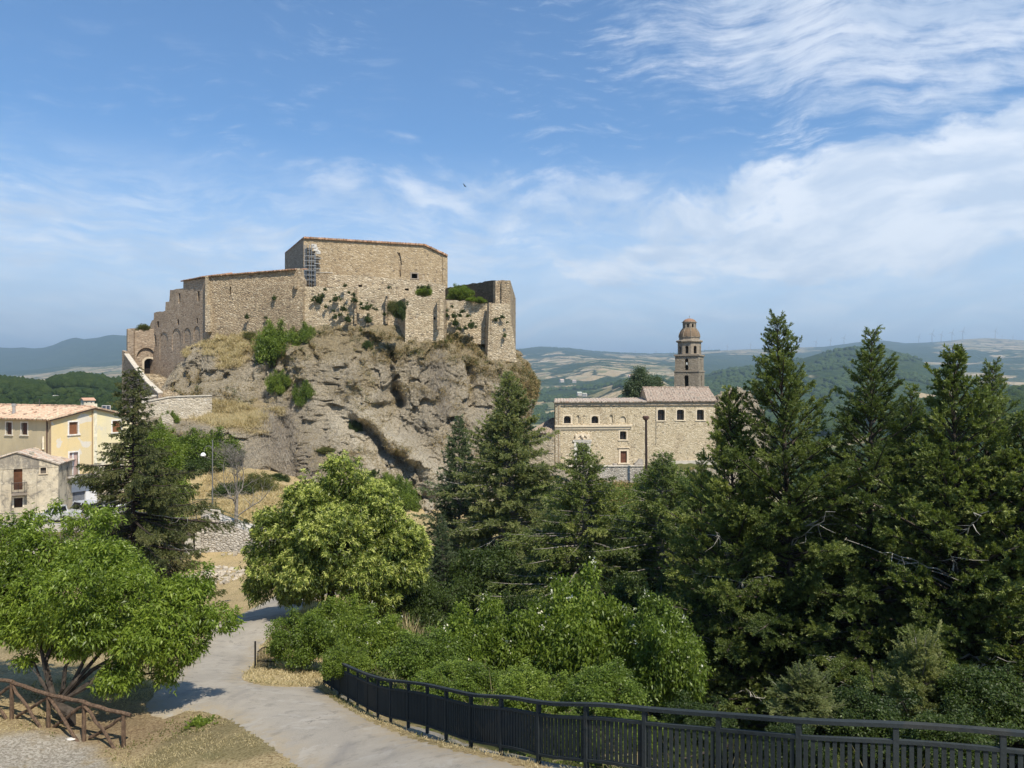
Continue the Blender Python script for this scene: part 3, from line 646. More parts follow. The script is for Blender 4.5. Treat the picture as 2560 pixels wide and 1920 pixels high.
# ================================================================ masonry helpers
class Plane:
    """vertical plane through two ground points, front side towards the viewer"""
    def __init__(s, A, B, pix=True):
        if pix: A = ((A[0]-1280)/F*A[1], A[1]); B = ((B[0]-1280)/F*B[1], B[1])
        s.A = Vector((A[0], A[1], 0)); e = Vector((B[0]-A[0], B[1]-A[1], 0)); s.L = e.length; s.u = e/s.L; s.n = Vector((s.u.y, -s.u.x, 0))
    def uv(s, px, py):
        d = Vector(((px-1280)/F, 1, (960-py)/F)); t = s.A.dot(s.n)/d.dot(s.n); p = d*t
        return ((p-s.A).dot(s.u), p.z)
    def p3(s, a, z, off=0.): return s.A+s.u*a+s.n*off+Vector((0, 0, z))
def arch(s0, s1, z0, z1, rise=None, n=9):
    r = (s1-s0)/2; rise = r if rise is None else rise; c = (s0+s1)/2
    return [(s0, z0), (s1, z0)]+[(c+r*math.cos(math.pi*k/(n-1)), z1-rise+rise*math.sin(math.pi*k/(n-1))) for k in range(n)]
def rect(s0, s1, z0, z1): return [(s0, z0), (s1, z0), (s1, z1), (s0, z1)]
def ccw(p):
    a = sum(p[i][0]*p[(i+1) % len(p)][1]-p[(i+1) % len(p)][0]*p[i][1] for i in range(len(p)))
    return p if a > 0 else p[::-1]
def wall(name, pl, outline, thick, mat, parent=None, holes=(), off=0., build=True):
    loops = [ccw(list(outline))]+[ccw(list(h)) for h in holes]
    flat = [q for l in loops for q in l]
    tris = tessellate_polygon([[Vector((q[0], q[1], 0)) for q in l] for l in loops])
    n = len(flat); V = [pl.p3(a, z, off) for a, z in flat]+[pl.p3(a, z, off-thick) for a, z in flat]; Fc = []
    for t in tris:
        a, b, c = [flat[k] for k in t]
        cr = (b[0]-a[0])*(c[1]-a[1])-(b[1]-a[1])*(c[0]-a[0])
        t = tuple(t) if cr > 0 else tuple(t)[::-1]
        Fc.append(t); Fc.append(tuple(k+n for k in t[::-1]))
    st = 0
    for li, l in enumerate(loops):
        m_ = len(l)
        for k in range(m_):
            a, b = st+k, st+(k+1) % m_
            Fc.append((a, a+n, b+n, b) if li == 0 else (b, b+n, a+n, a))
        st += m_
    mb = MB(); mb.add(V, Fc)
    return mb.build(name, mat, parent) if build else mb
def slab(name, pl, s0, s1, z0, z1, o0, o1, mat, parent, build=True, mb=None):
    """box proud of the plane between offsets o0<o1"""
    mb = mb or MB()
    b = [pl.p3(s0, z0, o1), pl.p3(s1, z0, o1), pl.p3(s1, z0, o0), pl.p3(s0, z0, o0)]
    t = [pl.p3(s0, z1, o1), pl.p3(s1, z1, o1), pl.p3(s1, z1, o0), pl.p3(s0, z1, o0)]
    mb.hexa(b, t); return mb.build(name, mat, parent) if build else mb
def uvs(pl, pts): return [pl.uv(*q) for q in pts]
def jag(pts, amp=.12, step=1.2, seed=0):
    """break a top line into uneven courses"""
    r = random.Random(seed); out = []
    for (a, b) in zip(pts[:-1], pts[1:]):
        L = math.hypot(b[0]-a[0], b[1]-a[1]); n = max(1, int(L/step))
        for k in range(n):
            t = k/n; out.append((a[0]+(b[0]-a[0])*t, a[1]+(b[1]-a[1])*t+(r.uniform(-amp, amp) if 0 < k else 0)))
    return out+[pts[-1]]
def roofquad(name, p00, p10, p11, p01, mat, parent, th=.18, nu=None):
    """p00,p10 eave, p01,p11 ridge; UV in metres, ragged tile ends"""
    p00, p10, p11, p01 = map(Vector, (p00, p10, p11, p01))
    W_ = (p10-p00).length; H_ = (p01-p00).length
    nu = nu or max(2, min(160, int(W_/.24))); nrm = (p10-p00).cross(p01-p00).normalized(); r = random.Random(3)
    V = []; UV = []
    nv = 5
    for j_ in range(nv+1):
        for i_ in range(nu+1):
            u, v = i_/nu, j_/nv
            p = (p00*(1-u)+p10*u)*(1-v)+(p01*(1-u)+p11*u)*v
            w = r.uniform(-.03, .03)+(.035 if i_ % 2 else -.02)
            p = p+nrm*w
            if j_ == 0: p = p-(p01-p00).normalized()*r.uniform(0, .08)
            V.append(p); UV.append((u*W_, v*H_))
    n = len(V); V += [p-nrm*th for p in V]; UV += UV
    q = lambda j_, i_: j_*(nu+1)+i_
    Fc = [(q(j_, i_), q(j_, i_+1), q(j_+1, i_+1), q(j_+1, i_)) for j_ in range(nv) for i_ in range(nu)]
    Fc += [tuple(k+n for k in f[::-1]) for f in Fc]
    rim = [q(0, i_) for i_ in range(nu+1)]+[q(j_, nu) for j_ in range(1, nv+1)]+[q(nv, i_) for i_ in range(nu-1, -1, -1)]+[q(j_, 0) for j_ in range(nv-1, 0, -1)]
    Fc += [(rim[k], rim[k]+n, rim[(k+1) % len(rim)]+n, rim[(k+1) % len(rim)]) for k in range(len(rim))]
    me = bpy.data.meshes.new(name); me.from_pydata([tuple(p) for p in V], [], Fc); uv = me.uv_layers.new(name='UVMap')
    li = np.empty(len(me.loops), np.int32); me.loops.foreach_get('vertex_index', li)
    uv.data.foreach_set('uv', np.array(UV, np.float32)[li].ravel()); me.update()
    return link(name, me, mat, parent)
castle_stone = mat_stone('castle rubble', [(.33, .25, .165), (.47, .375, .25), (.57, .48, .345)], 2.3, 1.9, .8, .6, .4)
castle_pale = mat_stone('pale rubble', [(.40, .315, .21), (.55, .455, .315), (.64, .55, .41)], 2.3, 1.9, .7, .5, .3)
castle_keep = mat_stone('keep rubble', [(.36, .27, .165), (.48, .375, .235), (.58, .48, .34)], 3.0, 1.7, .55, .5, .25)
castle_old = mat_stone('old gatehouse stone', [(.33, .25, .18), (.44, .345, .25), (.52, .43, .325)], 2.6, 2.4, .6, .5, .4)
dark_in = mat_plain('dark interior', (.012, .011, .010), 1., spec=.0)
terra = mat_tiles('old pantiles', (.46, .25, .15), (.55, .36, .24), (.36, .27, .18))
cap_stone = mat_plain('pale coping', (.50, .45, .37), .9, var=.2)
dress = mat_plain('dressed stone', (.52, .44, .32), .85, var=.15)
wood_dk = mat_plain('dark wood', (.06, .035, .022), .8, var=.4)

# ================================================================ castle
castle = empty('castle', (0, 130, 9), label='ruined hilltop castle of tan rubble stone standing on the tall rock', cat='castle')
castle.location = (0, 0, 0)
# --- keep
K = Plane((759, 135), (1119, 143)); B0 = lambda pl, py: pl.uv(900, py)[1]
ktop = uvs(K, [(759, 593), (800, 595), (900, 600), (1000, 606), (1062, 611), (1090, 623), (1119, 638)])
win_k = [rect(K.uv(1029, 0)[0], K.uv(1043.5, 0)[0], K.uv(1036, 696)[1], K.uv(1036, 684)[1]),
         rect(K.uv(897, 0)[0], K.uv(905, 0)[0], K.uv(900, 716)[1], K.uv(900, 711)[1])]
crack = [K.uv(*q) for q in [(992, 630), (1000, 632), (1003, 645), (1005, 660), (1001, 672), (1003, 690), (999, 695), (995, 680), (997, 665), (994, 655), (998, 642)]]
kz0 = 14.0
wall('keep_wall', K, ktop[::-1]+[(ktop[0][0], kz0), (ktop[-1][0], kz0)], 1.2, castle_keep, castle, win_k+[crack])
# window linings and dark backs
def opening(pl, poly, parent, name='window', depth=.5, frame=None, mat=None):
    s = [q[0] for q in poly]; z = [q[1] for q in poly]
    w = slab(name, pl, min(s)-.05, max(s)+.05, min(z)-.05, max(z)+.05, -depth-.12, -depth, mat or dark_in, parent)
    return w
def surround(pl, s0, s1, z0, z1, parent, w=.2, mat=None, sill=True, o1=.05, name='window_frame'):
    mb = MB(); g = .004
    slab('', pl, s0-w, s0, z0, z1+w, -.2, o1, None, None, False, mb); slab('', pl, s1, s1+w, z0, z1+w, -.2, o1, None, None, False, mb)
    slab('', pl, s0+g, s1-g, z1, z1+w-g, -.2, o1-.004, None, None, False, mb)
    if sill: slab('', pl, s0-w-.08, s1+w+.08, z0-w*.8, z0-g, -.2, o1+.08, None, None, False, mb)
    return mb.build(name, mat or dress, parent)
w_ = opening(K, win_k[0], castle, depth=.6); 
surround(K, win_k[0][0][0], win_k[0][1][0], win_k[0][0][1], win_k[0][2][1], w_, .22, mat_plain('keep window stone', (.30, .25, .20), .9))
opening(K, win_k[1], castle, depth=.6)
bk = slab('crack_filling', K, crack[0][0]-.3, crack[0][0]+1.1, crack[6][1]-.2, crack[1][1]+.2, -.45, -.35, castle_stone, castle)
# side and rear walls of the keep
pA = K.p3(0, 0); pB = K.p3(ktop[-1][0], 0)
kA2 = ((712-1280)/F*147, 147.); KL = Plane((kA2[0], kA2[1]), (pA.x, pA.y), False)
zl = (960-634)/F*147; zA = ktop[0][1]
wall('keep_side_wall', KL, [(0, kz0), (KL.L-.02, kz0), (KL.L-.02, zA-.03), (KL.L*.5, (zA+zl)/2+.15), (0, zl)], 1., castle_old, castle, off=-.004)
back = Vector((kA2[0]-pA.x, kA2[1]-pA.y, 0)); pB2 = pB+back
KR = Plane((pB.x, pB.y), (pB2.x, pB2.y), False); wall('keep_side_wall', KR, rect(.02, KR.L, kz0, ktop[-1][1]-.4), 1., castle_keep, castle, off=-.004)
KB = Plane((pB2.x, pB2.y), (kA2[0], kA2[1]), False); wall('keep_rear_wall', KB, rect(1.01, KB.L-1.01, kz0, zl), 1., castle_keep, castle)
# keep roof: low planes behind the parapet line
def kp(i_, dz=.06): q = ktop[i_]; return K.p3(q[0], q[1]+dz, .28)
rb = [Vector((p.x+back.x, p.y+back.y, zl+.2)) for p in (K.p3(0, 0), K.p3(ktop[4][0], 0), K.p3(ktop[-1][0], 0))]
roofquad('roof', kp(0), kp(4), rb[1], rb[0], terra, castle, .30)
roofquad('roof', kp(4, .05), kp(6, .05), rb[2], rb[1]+Vector((.02, 0, 0)), terra, castle, .30)
# --- curtain walls
def curtain(name, A, B, top, bot, mat, thick=1.6, holes=(), seed=1, jit=.10, off=0., step=1.1, niche=0):
    pl = Plane(A, B); t = jag(uvs(pl, top), jit, step, seed); z0 = min(pl.uv(q[0], q[1])[1] for q in bot)
    hs = [h(pl) if callable(h) else h for h in holes]
    o_ = wall(name, pl, t[::-1]+[(t[0][0], z0), (t[-1][0], z0)], thick, mat, castle, hs, off)
    for k, h in enumerate(hs):
        if k >= len(hs)-niche: opening(pl, h, castle, 'niche', .1, None, castle_old)
        else: opening(pl, h, castle, 'window', .9)
    return pl, o_
def hr(x0, x1, y0, y1): return lambda pl: rect(pl.uv(x0, y1)[0], pl.uv(x1, y1)[0], pl.uv((x0+x1)/2, y1)[1], pl.uv((x0+x1)/2, y0)[1])
def ha(x0, x1, y0, y1): return lambda pl: arch(pl.uv(x0, y1)[0], pl.uv(x1, y1)[0], pl.uv((x0+x1)/2, y1)[1], pl.uv((x0+x1)/2, y0)[1])
NICHE = [ha(399, 420, 829, 900), ha(430, 452, 820, 875), ha(459, 477, 819, 860), ha(484, 500, 815, 850)]
W1p, _ = curtain('curtain_wall', (372, 139), (517, 124.0), [(372, 822), (375, 812), (380, 801), (384, 800), (385, 782), (413, 777), (414, 755), (423, 754), (425, 725), (458, 721), (458.3, 704), (517, 694)], [(450, 1000)],
        castle_old, 1.6, [ha(377.5, 391, 833, 868), hr(392, 397.5, 803, 818), hr(446, 451, 733, 758), hr(493, 499, 728, 753), hr(442.5, 447.5, 798, 812), hr(491, 495, 795, 808), hr(405.5, 407, 905, 906)]+NICHE, 2, .07, niche=4)
W2p, _ = curtain('curtain_wall', (517, 124.02), (757, 121.5), [(517.3, 691), (560, 687), (640, 681), (700, 677), (738, 674), (739, 672), (749, 671), (751, 690), (757, 700)], [(640, 868)], castle_stone, 1.5, [hr(574, 578, 717, 737), hr(576, 579, 738, 741)], 3, .03)
W3p, _ = curtain('curtain_wall', (757, 122.2), (1012, 124), [(757, 714), (800, 716), (860, 716), (920, 717), (966, 721), (967, 724), (1012, 735)], [(900, 850)], castle_pale, 1.6, [], 4, .22, step=.6)
W4p, _ = curtain('curtain_wall', (1109, 123), (1222, 124), [(1109, 750), (1150, 753), (1190, 756), (1222, 759)], [(1180, 860)], castle_pale, 1.5, [], 5, .18, step=.6)
# bastion (projecting block)
BA = Plane((1013, 119), (1109, 120)); t = jag(uvs(BA, [(1013, 744), (1060, 744.5), (1109, 744)]), .14, .6, 6)
bh = hr(1084, 1089, 793, 799)(BA)
wall('bastion_wall', BA, t[::-1]+[(t[0][0], 6), (t[-1][0], 6)], 1.4, castle_pale, castle, [bh]); opening(BA, bh, castle, 'window', .7)
bl = BA.p3(0, 0); br = BA.p3(BA.L, 0); ztb = BA.uv(1060, 745)[1]
BS = Plane((bl.x-2.4, bl.y+6), (bl.x, bl.y), False); wall('bastion_side_wall', BS, rect(0, BS.L-.02, 6, ztb-.03), 1., castle_stone, castle, off=-.01)
BR = Plane((br.x, br.y), (br.x+.4, br.y+5), False); wall('bastion_side_wall', BR, rect(.02, BR.L, 6, ztb-.03), 1., castle_stone, castle, off=-.01)
mb = MB(); mb.hexa([tuple(bl+Vector((.2, .3, ztb-1.2))), tuple(br+Vector((-.2, .3, ztb-1.2))), tuple(br+Vector((.2, 5.5, ztb-1.2))), tuple(bl+Vector((-2.0, 5.5, ztb-1.2)))],
                   [tuple(bl+Vector((.2, .3, ztb-.35))), tuple(br+Vector((-.2, .3, ztb-.35))), tuple(br+Vector((.2, 5.5, ztb-.2))), tuple(bl+Vector((-2.0, 5.5, ztb-.2)))])
mb.build('terrace', castle_stone, castle)
# buttresses and vertical joints
for (px_, y0, y1, w, d_) in [(1096, 746, 812, 6, 118.9), (1103, 748, 815, 8, 120.4)]:
    pl = Plane((px_-w, d_), (px_+w, d_)); s0 = pl.uv(px_-w/2, y0)[0]; s1 = pl.uv(px_+w/2, y0)[0]
    slab('buttress', pl, s0, s1, pl.uv(px_, y1+12)[1], pl.uv(px_, y0)[1], -.6, .25, castle_stone, castle)
for (px_, y0, y1, w, dd_) in [(889.5, 722, 800, 5, 122.9), (967, 740, 800, 5, 123.2), (1226, 757, 826, 7, 122.2), (740, 700, 712, 5, 121.2)]:
    pl = Plane((px_-w, dd_), (px_+w, dd_)); s0 = pl.uv(px_-w/2, y0)[0]; s1 = pl.uv(px_+w/2, y0)[0]
    slab('buttress', pl, s0, s1, pl.uv(px_, y1+10)[1], pl.uv(px_, y0)[1], -.6, .35, castle_stone, castle)
# corner pier between the first two curtains, with pale quoins
pl = Plane((515, 123.6), (527, 123.4)); slab('quoin_pier', pl, .0, pl.uv(527, 700)[0], pl.uv(520, 830)[1], pl.uv(520, 762)[1], -.8, .22, castle_pale, castle)
slab('quoin_pier', pl, -.05, pl.uv(520, 700)[0], pl.uv(520, 762)[1]+.01, pl.uv(520, 690)[1], -.8, .15, castle_pale, castle)
# roofs over the curtain range
def strip(A, B, y0, y1, dy, mat=terra):
    pl = Plane(A, B); a0 = pl.uv(A[0], y0); a1 = pl.uv(B[0], y1)
    roofquad('roof', pl.p3(a0[0]-.2, a0[1], .4), pl.p3(a1[0]+.1, a1[1], .4), pl.p3(a1[0], a1[1]+dy, -4.5), pl.p3(a0[0], a0[1]+dy, -4.5), mat, castle, .16)
strip((459, 130.0), (515, 124.3), 702, 691, 1.1)
strip((519, 124.0), (739, 121.6), 690, 672.5, .75)
# broken blocks where the roof ends
# middle terrace walls below the keep
pl = Plane((831, 128), (1113, 131)); t = jag(uvs(pl, [(831, 687), (900, 688), (960, 694), (1060, 702), (1113, 712)]), .05, .8, 9)
hh_ = [hr(896, 906, 712, 717)(pl), hr(1012, 1022, 721, 726)(pl)]
wall('terrace_wall', pl, t[::-1]+[(t[0][0], 12), (t[-1][0], 12)], 1., castle_pale, castle, hh_)
for h in hh_: opening(pl, h, castle, 'window', .5)
pl = Plane((790, 127.5), (831, 128.2)); wall('ruined_wing_wall', pl, [pl.uv(790, 682), pl.uv(791, 740), pl.uv(831, 740), pl.uv(831, 687)], .8, castle_stone, castle, off=-.01)
pl = Plane((831, 128), (836, 133)); wall('ruined_wing_wall', pl, rect(.01, pl.L, 13, 18.1), .8, castle_pale, castle)
slab('coping', Plane((790, 127.5), (831, 128.2)), 0, 2.7, 18.52, 18.62, -.85, .1, cap_stone, castle)
# broken chimney stack with fallen white plaster beside the keep corner
sp = Plane((768, 131.5), (800, 132.5)); r = random.Random(5); mb = MB()
for k in range(46):
    y = 620+k*2.0; w = 11 if y < 628 else 20 if y < 640 else 31
    s0 = sp.uv(768, y)[0]; s1 = sp.uv(768+w+r.uniform(-2, 2), y)[0]; z = sp.uv(780, y)[1]
    slab('', sp, s0, s1, z-.13, z, -1.6-r.uniform(0, .2), r.uniform(-.12, .12), None, None, False, mb)
mb.build('broken_stack', mat_stone('dark broken stone', [(.13, .115, .095), (.20, .18, .15), (.26, .235, .20)], 2.6, 2., .8, .6, .4), castle)
mb = MB()
for k in range(10):
    y = 612+k*2.2; x = 783+k*1.2+r.uniform(-3, 3); p = sp.p3(sp.uv(x, y)[0], sp.uv(x, y)[1], .1); mb.box(p, (r.uniform(.3, .8), .5, r.uniform(.2, .5)), r.uniform(-.3, .3))
mb.build('white_plaster', mat_plain('white plaster', (.60, .57, .51), .9), castle)
# right-hand tower with battered foot
TW = Plane((1222, 121.8), (1276, 123)); t = uvs(TW, [(1225, 757), (1276, 761), (1277, 790), (1281, 820), (1287, 858), (1292, 905), (1218, 905), (1222, 800)])
wall('tower_wall', TW, t, 1.4, castle_pale, castle)
TT = Plane((1239, 123.2), (1275, 124)); t = jag(uvs(TT, [(1238.5, 702), (1256, 700), (1274, 702)]), .16, .6, 12)
wall('tower_wall', TT, t[::-1]+[TT.uv(1238.5, 762), TT.uv(1274.6, 762)], 1.2, castle_stone, castle)
e1 = TW.p3(TW.uv(1276, 780)[0], 0); TS = Plane((e1.x, e1.y), (e1.x+1.0, e1.y+26), False); wall('tower_side_wall', TS, rect(.02, TS.L, 5, 16.6), 1.4, castle_stone, castle, off=-.02)
# inner wall running back, seen from inside
IW = Plane((1109, 142), (1239, 124.4)); t = jag(uvs(IW, [(1109, 722), (1157, 712), (1200, 706), (1238, 701)]), .12, .7, 13)
wall('inner_wall', IW, t[::-1]+[(t[0][0], 9), (t[-1][0], 9)], 1.0, mat_stone('shade-darkened inner wall', [(.10, .085, .06), (.16, .135, .095), (.22, .19, .14)], 2.6, 2., .8, .6, .5), castle)  # stone colours darkened to paint in the shade on this face
mb = MB(); mb.hexa([P(1109, 850, 124), P(1225, 850, 125), P(1238, 850, 128), P(1109, 850, 146)], [P(1109, 752, 124.2), P(1225, 760, 124.2), (P(1238, 850, 128)[0], 128, 13.0), (P(1109, 850, 146)[0], 146, 14.6)]); mb.build('terrace', castle_stone, castle)
mb = MB(); mb.hexa([P(757, 850, 123.6), P(1012, 850, 125), P(1115, 850, 145), P(700, 850, 145)], [(P(757, 850, 123.6)[0], 123.6, 15.3), (P(1012, 850, 125)[0], 125, 14.3), (P(1115, 850, 145)[0], 145, 15.2), (P(700, 850, 145)[0], 145, 15.4)]); mb.build('terrace', castle_stone, castle)
# --- gatehouse
G = Plane((319, 135), (397, 138)); gt = jag(uvs(G, [(319, 822), (345, 821), (374, 822), (397, 822)]), .08, .7, 20)
big = arch(G.uv(341, 0)[0], G.uv(390, 0)[0], G.uv(365, 935)[1], G.uv(365, 869)[1], 1.9, 13)
wall('gatehouse_wall', G, gt[::-1]+[(gt[0][0], -2), (gt[-1][0], -2)], 1.0, castle_old, castle, [big])
gd = arch(G.uv(361.5, 0)[0], G.uv(388, 0)[0], G.uv(375, 934)[1], G.uv(375, 896)[1], .7, 9)
wall('gatehouse_wall', G, rect(gt[0][0]+.4, gt[-1][0]-.3, -1.8, gt[0][1]-.6), 1.2, castle_old, castle, [gd], off=-.42)
ar, inn = gd[2:], arch(gd[0][0]+.22, gd[1][0]-.22, gd[0][1], max(q[1] for q in gd)-.22, .6, 9)[2:]
wall('gate_frame', G, arch(gd[0][0]-.32, gd[1][0]+.32, gd[0][1]+.01, max(q[1] for q in gd)+.32, .8, 9), .3, dress, castle, [arch(gd[0][0]+.01, gd[1][0]-.01, gd[0][1]+.02, max(q[1] for q in gd)-.01, .7, 9)], off=-.36)
slab('gate_door', G, gd[0][0]-.1, gd[1][0]+.1, gd[0][1], gd[0][1]+3, -1.75, -1.63, mat_plain('dark gate', (.02, .014, .012), .9), castle)
GL = Plane((G.A.x-.6, G.A.y+12), (G.A.x, G.A.y), False); wall('gatehouse_side_wall', GL, rect(0, GL.L-.02, -2, gt[0][1]-.1), 1., castle_old, castle, off=-.01)
mb = MB(); g0, g1 = G.p3(0.3, 0, -.6), G.p3(gt[-1][0]-.3, 0, -.6); zt = gt[0][1]-.5
mb.prism([(g0.x, g0.y, zt), (g1.x, g1.y, zt), (g1.x, g1.y+10, zt), (g0.x, g0.y+10, zt)], (0, 0, .3)); mb.build('terrace', castle_old, castle)
# left-hand high wall of the stair ramp, with pale coping
def rampwall(A, B, top, zbot, mat, cap=True, thick=.55, capw=.75, holes=(), name='ramp_wall', parent=castle, nocap_left=False):
    pl = Plane(A, B); t = uvs(pl, top)
    o_ = wall(name, pl, t[::-1]+[(t[0][0], zbot), (t[-1][0], zbot)], thick, mat, parent, [h(pl) for h in holes])
    if cap:
        mb = MB()
        for k in range(len(t)-1):
            q = [(t[k][0], t[k][1]), (t[k+1][0], t[k+1][1]), (t[k+1][0], t[k+1][1]+.16), (t[k][0], t[k][1]+.16)]
            mb.prism([pl.p3(a_, z_, .12) for a_, z_ in q][::-1], pl.n*-(thick+.24))
        mb.build('coping', cap_stone, parent)
    return pl, o_
stair = empty('stone_stairway', label='stone stairway with low parapets climbing to the arched castle gate', cat='stairway')
rampwall((312, 132.5), (345, 123), [(312, 886), (320, 897), (332, 914), (345, 931)], -16, castle_old, parent=stair, name='parapet')
rampwall((345, 123), (396, 114.5), [(345, 931), (362, 952), (380, 969), (396, 983)], -16, castle_old, parent=stair, name='parapet')
rampwall((305, 134), (313, 132.6), [(305, 876), (313, 880)], -16, castle_old, cap=False, parent=stair, name='parapet')
# steps from the bottom landing up to the gate
p0 = Vector(P(432, 1000, 113.5)); p1 = Vector(P(375, 935, 134.5)); ns = 26; mb = MB()
for k in range(ns):
    t = k/(ns-1); q = p0.lerp(p1, t); q.x += 1.1*math.sin(t*math.pi)*1.0
    wd = 4.2-1.4*t
    mb.box((q.x, q.y, q.z-1.2), (wd, 1.1, 2.4), -.35+.25*t)
mb.build('steps', castle_pale, stair)
low = empty('retaining_wall', label='pale stone retaining wall with an arch below the castle stairway', cat='wall')
vm = mat_stone('pale causeway stone', [(.42, .36, .27), (.56, .49, .38), (.62, .56, .46)], 2.6, 1.8, .5, .4, .25)
rampwall((327, 107.5), (423, 110), [(327, 1022), (345, 1013), (362, 1006), (392, 1000), (423, 994)], -14, vm, parent=low, thick=.8, name='wall', holes=[ha(355, 402, 1043, 1120)])
rampwall((423, 110.1), (530, 112), [(423, 994), (440, 992.5), (485, 991), (530, 990)], -12, vm, parent=low, thick=.8, name='wall')
rampwall((362, 111), (396, 113.8), [(362, 999), (378, 994), (391, 990)], -8, vm, parent=low, thick=.5, name='wall')
mb = MB(); mb.prism([P(328, 1030, 108.5), P(530, 1000, 112.5), P(530, 1000, 117), P(395, 1010, 117), P(328, 1035, 113)], (0, 0, -.8)); mb.build('causeway', vm, low)
pl = Plane((405, 107.3), (437, 107.6)); wall('pier', pl, [pl.uv(437, 1112), pl.uv(432, 1050), pl.uv(420, 1035), pl.uv(403, 1038), pl.uv(408, 1080), pl.uv(414, 1118)], .8, vm, low)
# scaffold against the keep corner
sc_ = empty('scaffolding', label='thin grey steel scaffolding against the corner of the castle keep', cat='scaffolding')
steel = mat_plain('galvanised tube', (.30, .32, .33), .45, .8)
for px_ in (761, 765, 773.5, 779, 786, 788.5):
    pl = Plane((760, 130.4), (800, 130.9)); s = pl.uv(px_, 700)[0]; zt = pl.uv(px_, 612 if px_ < 780 else 634)[1]
    MB().tube([pl.p3(s, 15.0, 0), pl.p3(s, zt, 0)], .055, 5).build('pole', steel, sc_)
for y in (640, 652, 664, 676, 688, 700):
    pl = Plane((760, 130.35), (800, 130.85)); MB().tube([pl.p3(pl.uv(760, y)[0], pl.uv(770, y)[1], 0), pl.p3(pl.uv(790 if y < 690 else 800, y)[0], pl.uv(770, y)[1], 0)], .045, 5).build('ledger', steel, sc_)
for y in (634, 646, 659, 671):
    pl = Plane((786, 130.6), (802, 130.9)); MB().tube([pl.p3(0, pl.uv(790, y)[1], 0), pl.p3(pl.L, pl.uv(790, y)[1], 0)], .05, 5).build('ledger', steel, sc_)

def outcrop(name, c0, rx, ry, rz_, seed, lab):
    n1_, n2_ = 90, 50; th = np.linspace(0, 2*np.pi, n1_, endpoint=False); fi = np.linspace(.02, math.pi*.62, n2_); TH, FI = np.meshgrid(th, fi)
    X_ = np.sin(FI)**.8*np.cos(TH); Y_ = np.sin(FI)**.8*np.sin(TH); Z_ = np.cos(FI); p = np.stack([X_*rx, Y_*ry, Z_*rz_], -1)
    k = 1+.22*fbm(p/3.+seed, 4, seed, .55, True)+.10*fbm(p/.9, 3, seed+3, .6, True); p = p*k[..., None]+np.array(c0)
    i = np.arange(n1_*n2_).reshape(n2_, n1_); j = np.roll(i, -1, 1); f = np.stack([i[:-1], i[1:], j[1:], j[:-1]], -1).reshape(-1, 4)
    z0 = np.zeros(n1_*n2_); me = npmesh(name, p.reshape(-1, 3), f, True, {'straw': ('POINT', z0), 'veg': ('POINT', z0+.3), 'scrub': ('POINT', z0), 'pale': ('POINT', z0+.2)})
    return tag(link(name, me, cliff.data.materials[0]), kind='structure')
outcrop('rock_outcrop', P(1835, 1130, 134), 5.2, 5.0, 9.2, 3, '')
outcrop('rock_bank', P(1800, 1235, 118), 8.5, 6.0, 3.2, 5, '')
outcrop('rock_bank', P(1432, 1215, 121.5), 4.0, 2.6, 2.8, 7, '')
# ================================================================ church
ch_stone = mat_stone('church limestone', [(.46, .375, .245), (.60, .50, .345), (.68, .595, .44)], 3.6, 1.7, .55, .45, .12)
ch_old = mat_stone('weathered annex stone', [(.42, .35, .24), (.54, .46, .34), (.60, .52, .40)], 2.4, 1.5, .5, .4, .35)
church = empty('church', label='long tan stone church with tiled roofs on the ledge right of the rock', cat='church')
H = Plane((1388.5, 126), (1789, 130))
X = lambda px: H.uv(px, 1100)[0]; Zc = lambda py, px=1560: H.uv(px, py)[1]
zbot = Zc(1185, 1390)-1.5
def hrect(x0, x1, y0, y1): c = (x0+x1)/2; return rect(X(x0), X(x1), H.uv(c, y1)[1], H.uv(c, y0)[1])
def harch(x0, x1, y0, y1, r=.45): c = (x0+x1)/2; return arch(X(x0), X(x1), H.uv(c, y1)[1], H.uv(c, y0)[1], r)
wins = [harch(1409.5, 1427, 1040, 1058.5, .45), harch(1478.5, 1496, 1040, 1058.5, .45), harch(1644, 1662, 1024, 1051, .25), harch(1692, 1710, 1024, 1050, .25), harch(1742, 1760, 1024, 1050, .25), harch(1549.5, 1566, 1078, 1099, .2)]
nich = [harch(1441, 1448.5, 1038, 1057, .3), harch(1524, 1532, 1037, 1056.5, .3), harch(1550, 1565, 1040, 1057, .5)]
door1 = rect(X(1443), X(1467.5), zbot+.6, Zc(1107.5, 1455)); door2 = rect(X(1551), X(1567), Zc(1157, 1559), Zc(1127.5, 1559))
zr = Zc(1006, 1390)
wall('wall', H, rect(0, X(1788), zbot, zr), .9, ch_stone, church, wins+nich+[door1, door2])
glass = mat_plain('dark window', (.016, .017, .02), .25, spec=.5)
pale = mat_plain('pale window surround', (.62, .52, .38), .85, var=.12)
for w in wins:
    s = [q[0] for q in w]; z = [q[1] for q in w]
    wo = opening(H, w, church, 'window', .55, mat=glass); big_ = s[1]-s[0] > 1.17
    surround(H, min(s), max(s), min(z), max(z), wo, .22, pale, True, .035)
    mb = MB(); c = (s[0]+s[1])/2; slab('', H, c-.03, c+.03, min(z), max(z), -.53, -.47, None, None, False, mb); slab('', H, min(s), c-.031, (min(z)+max(z))/2-.03, (min(z)+max(z))/2+.03, -.53, -.48, None, None, False, mb); slab('', H, c+.031, max(s), (min(z)+max(z))/2-.03, (min(z)+max(z))/2+.03, -.53, -.48, None, None, False, mb)
    mb.build('glazing_bar', wood_dk, wo)
for w in nich: opening(H, w, church, 'niche', .22, mat=mat_plain('niche plaster', (.55, .47, .34), .9))
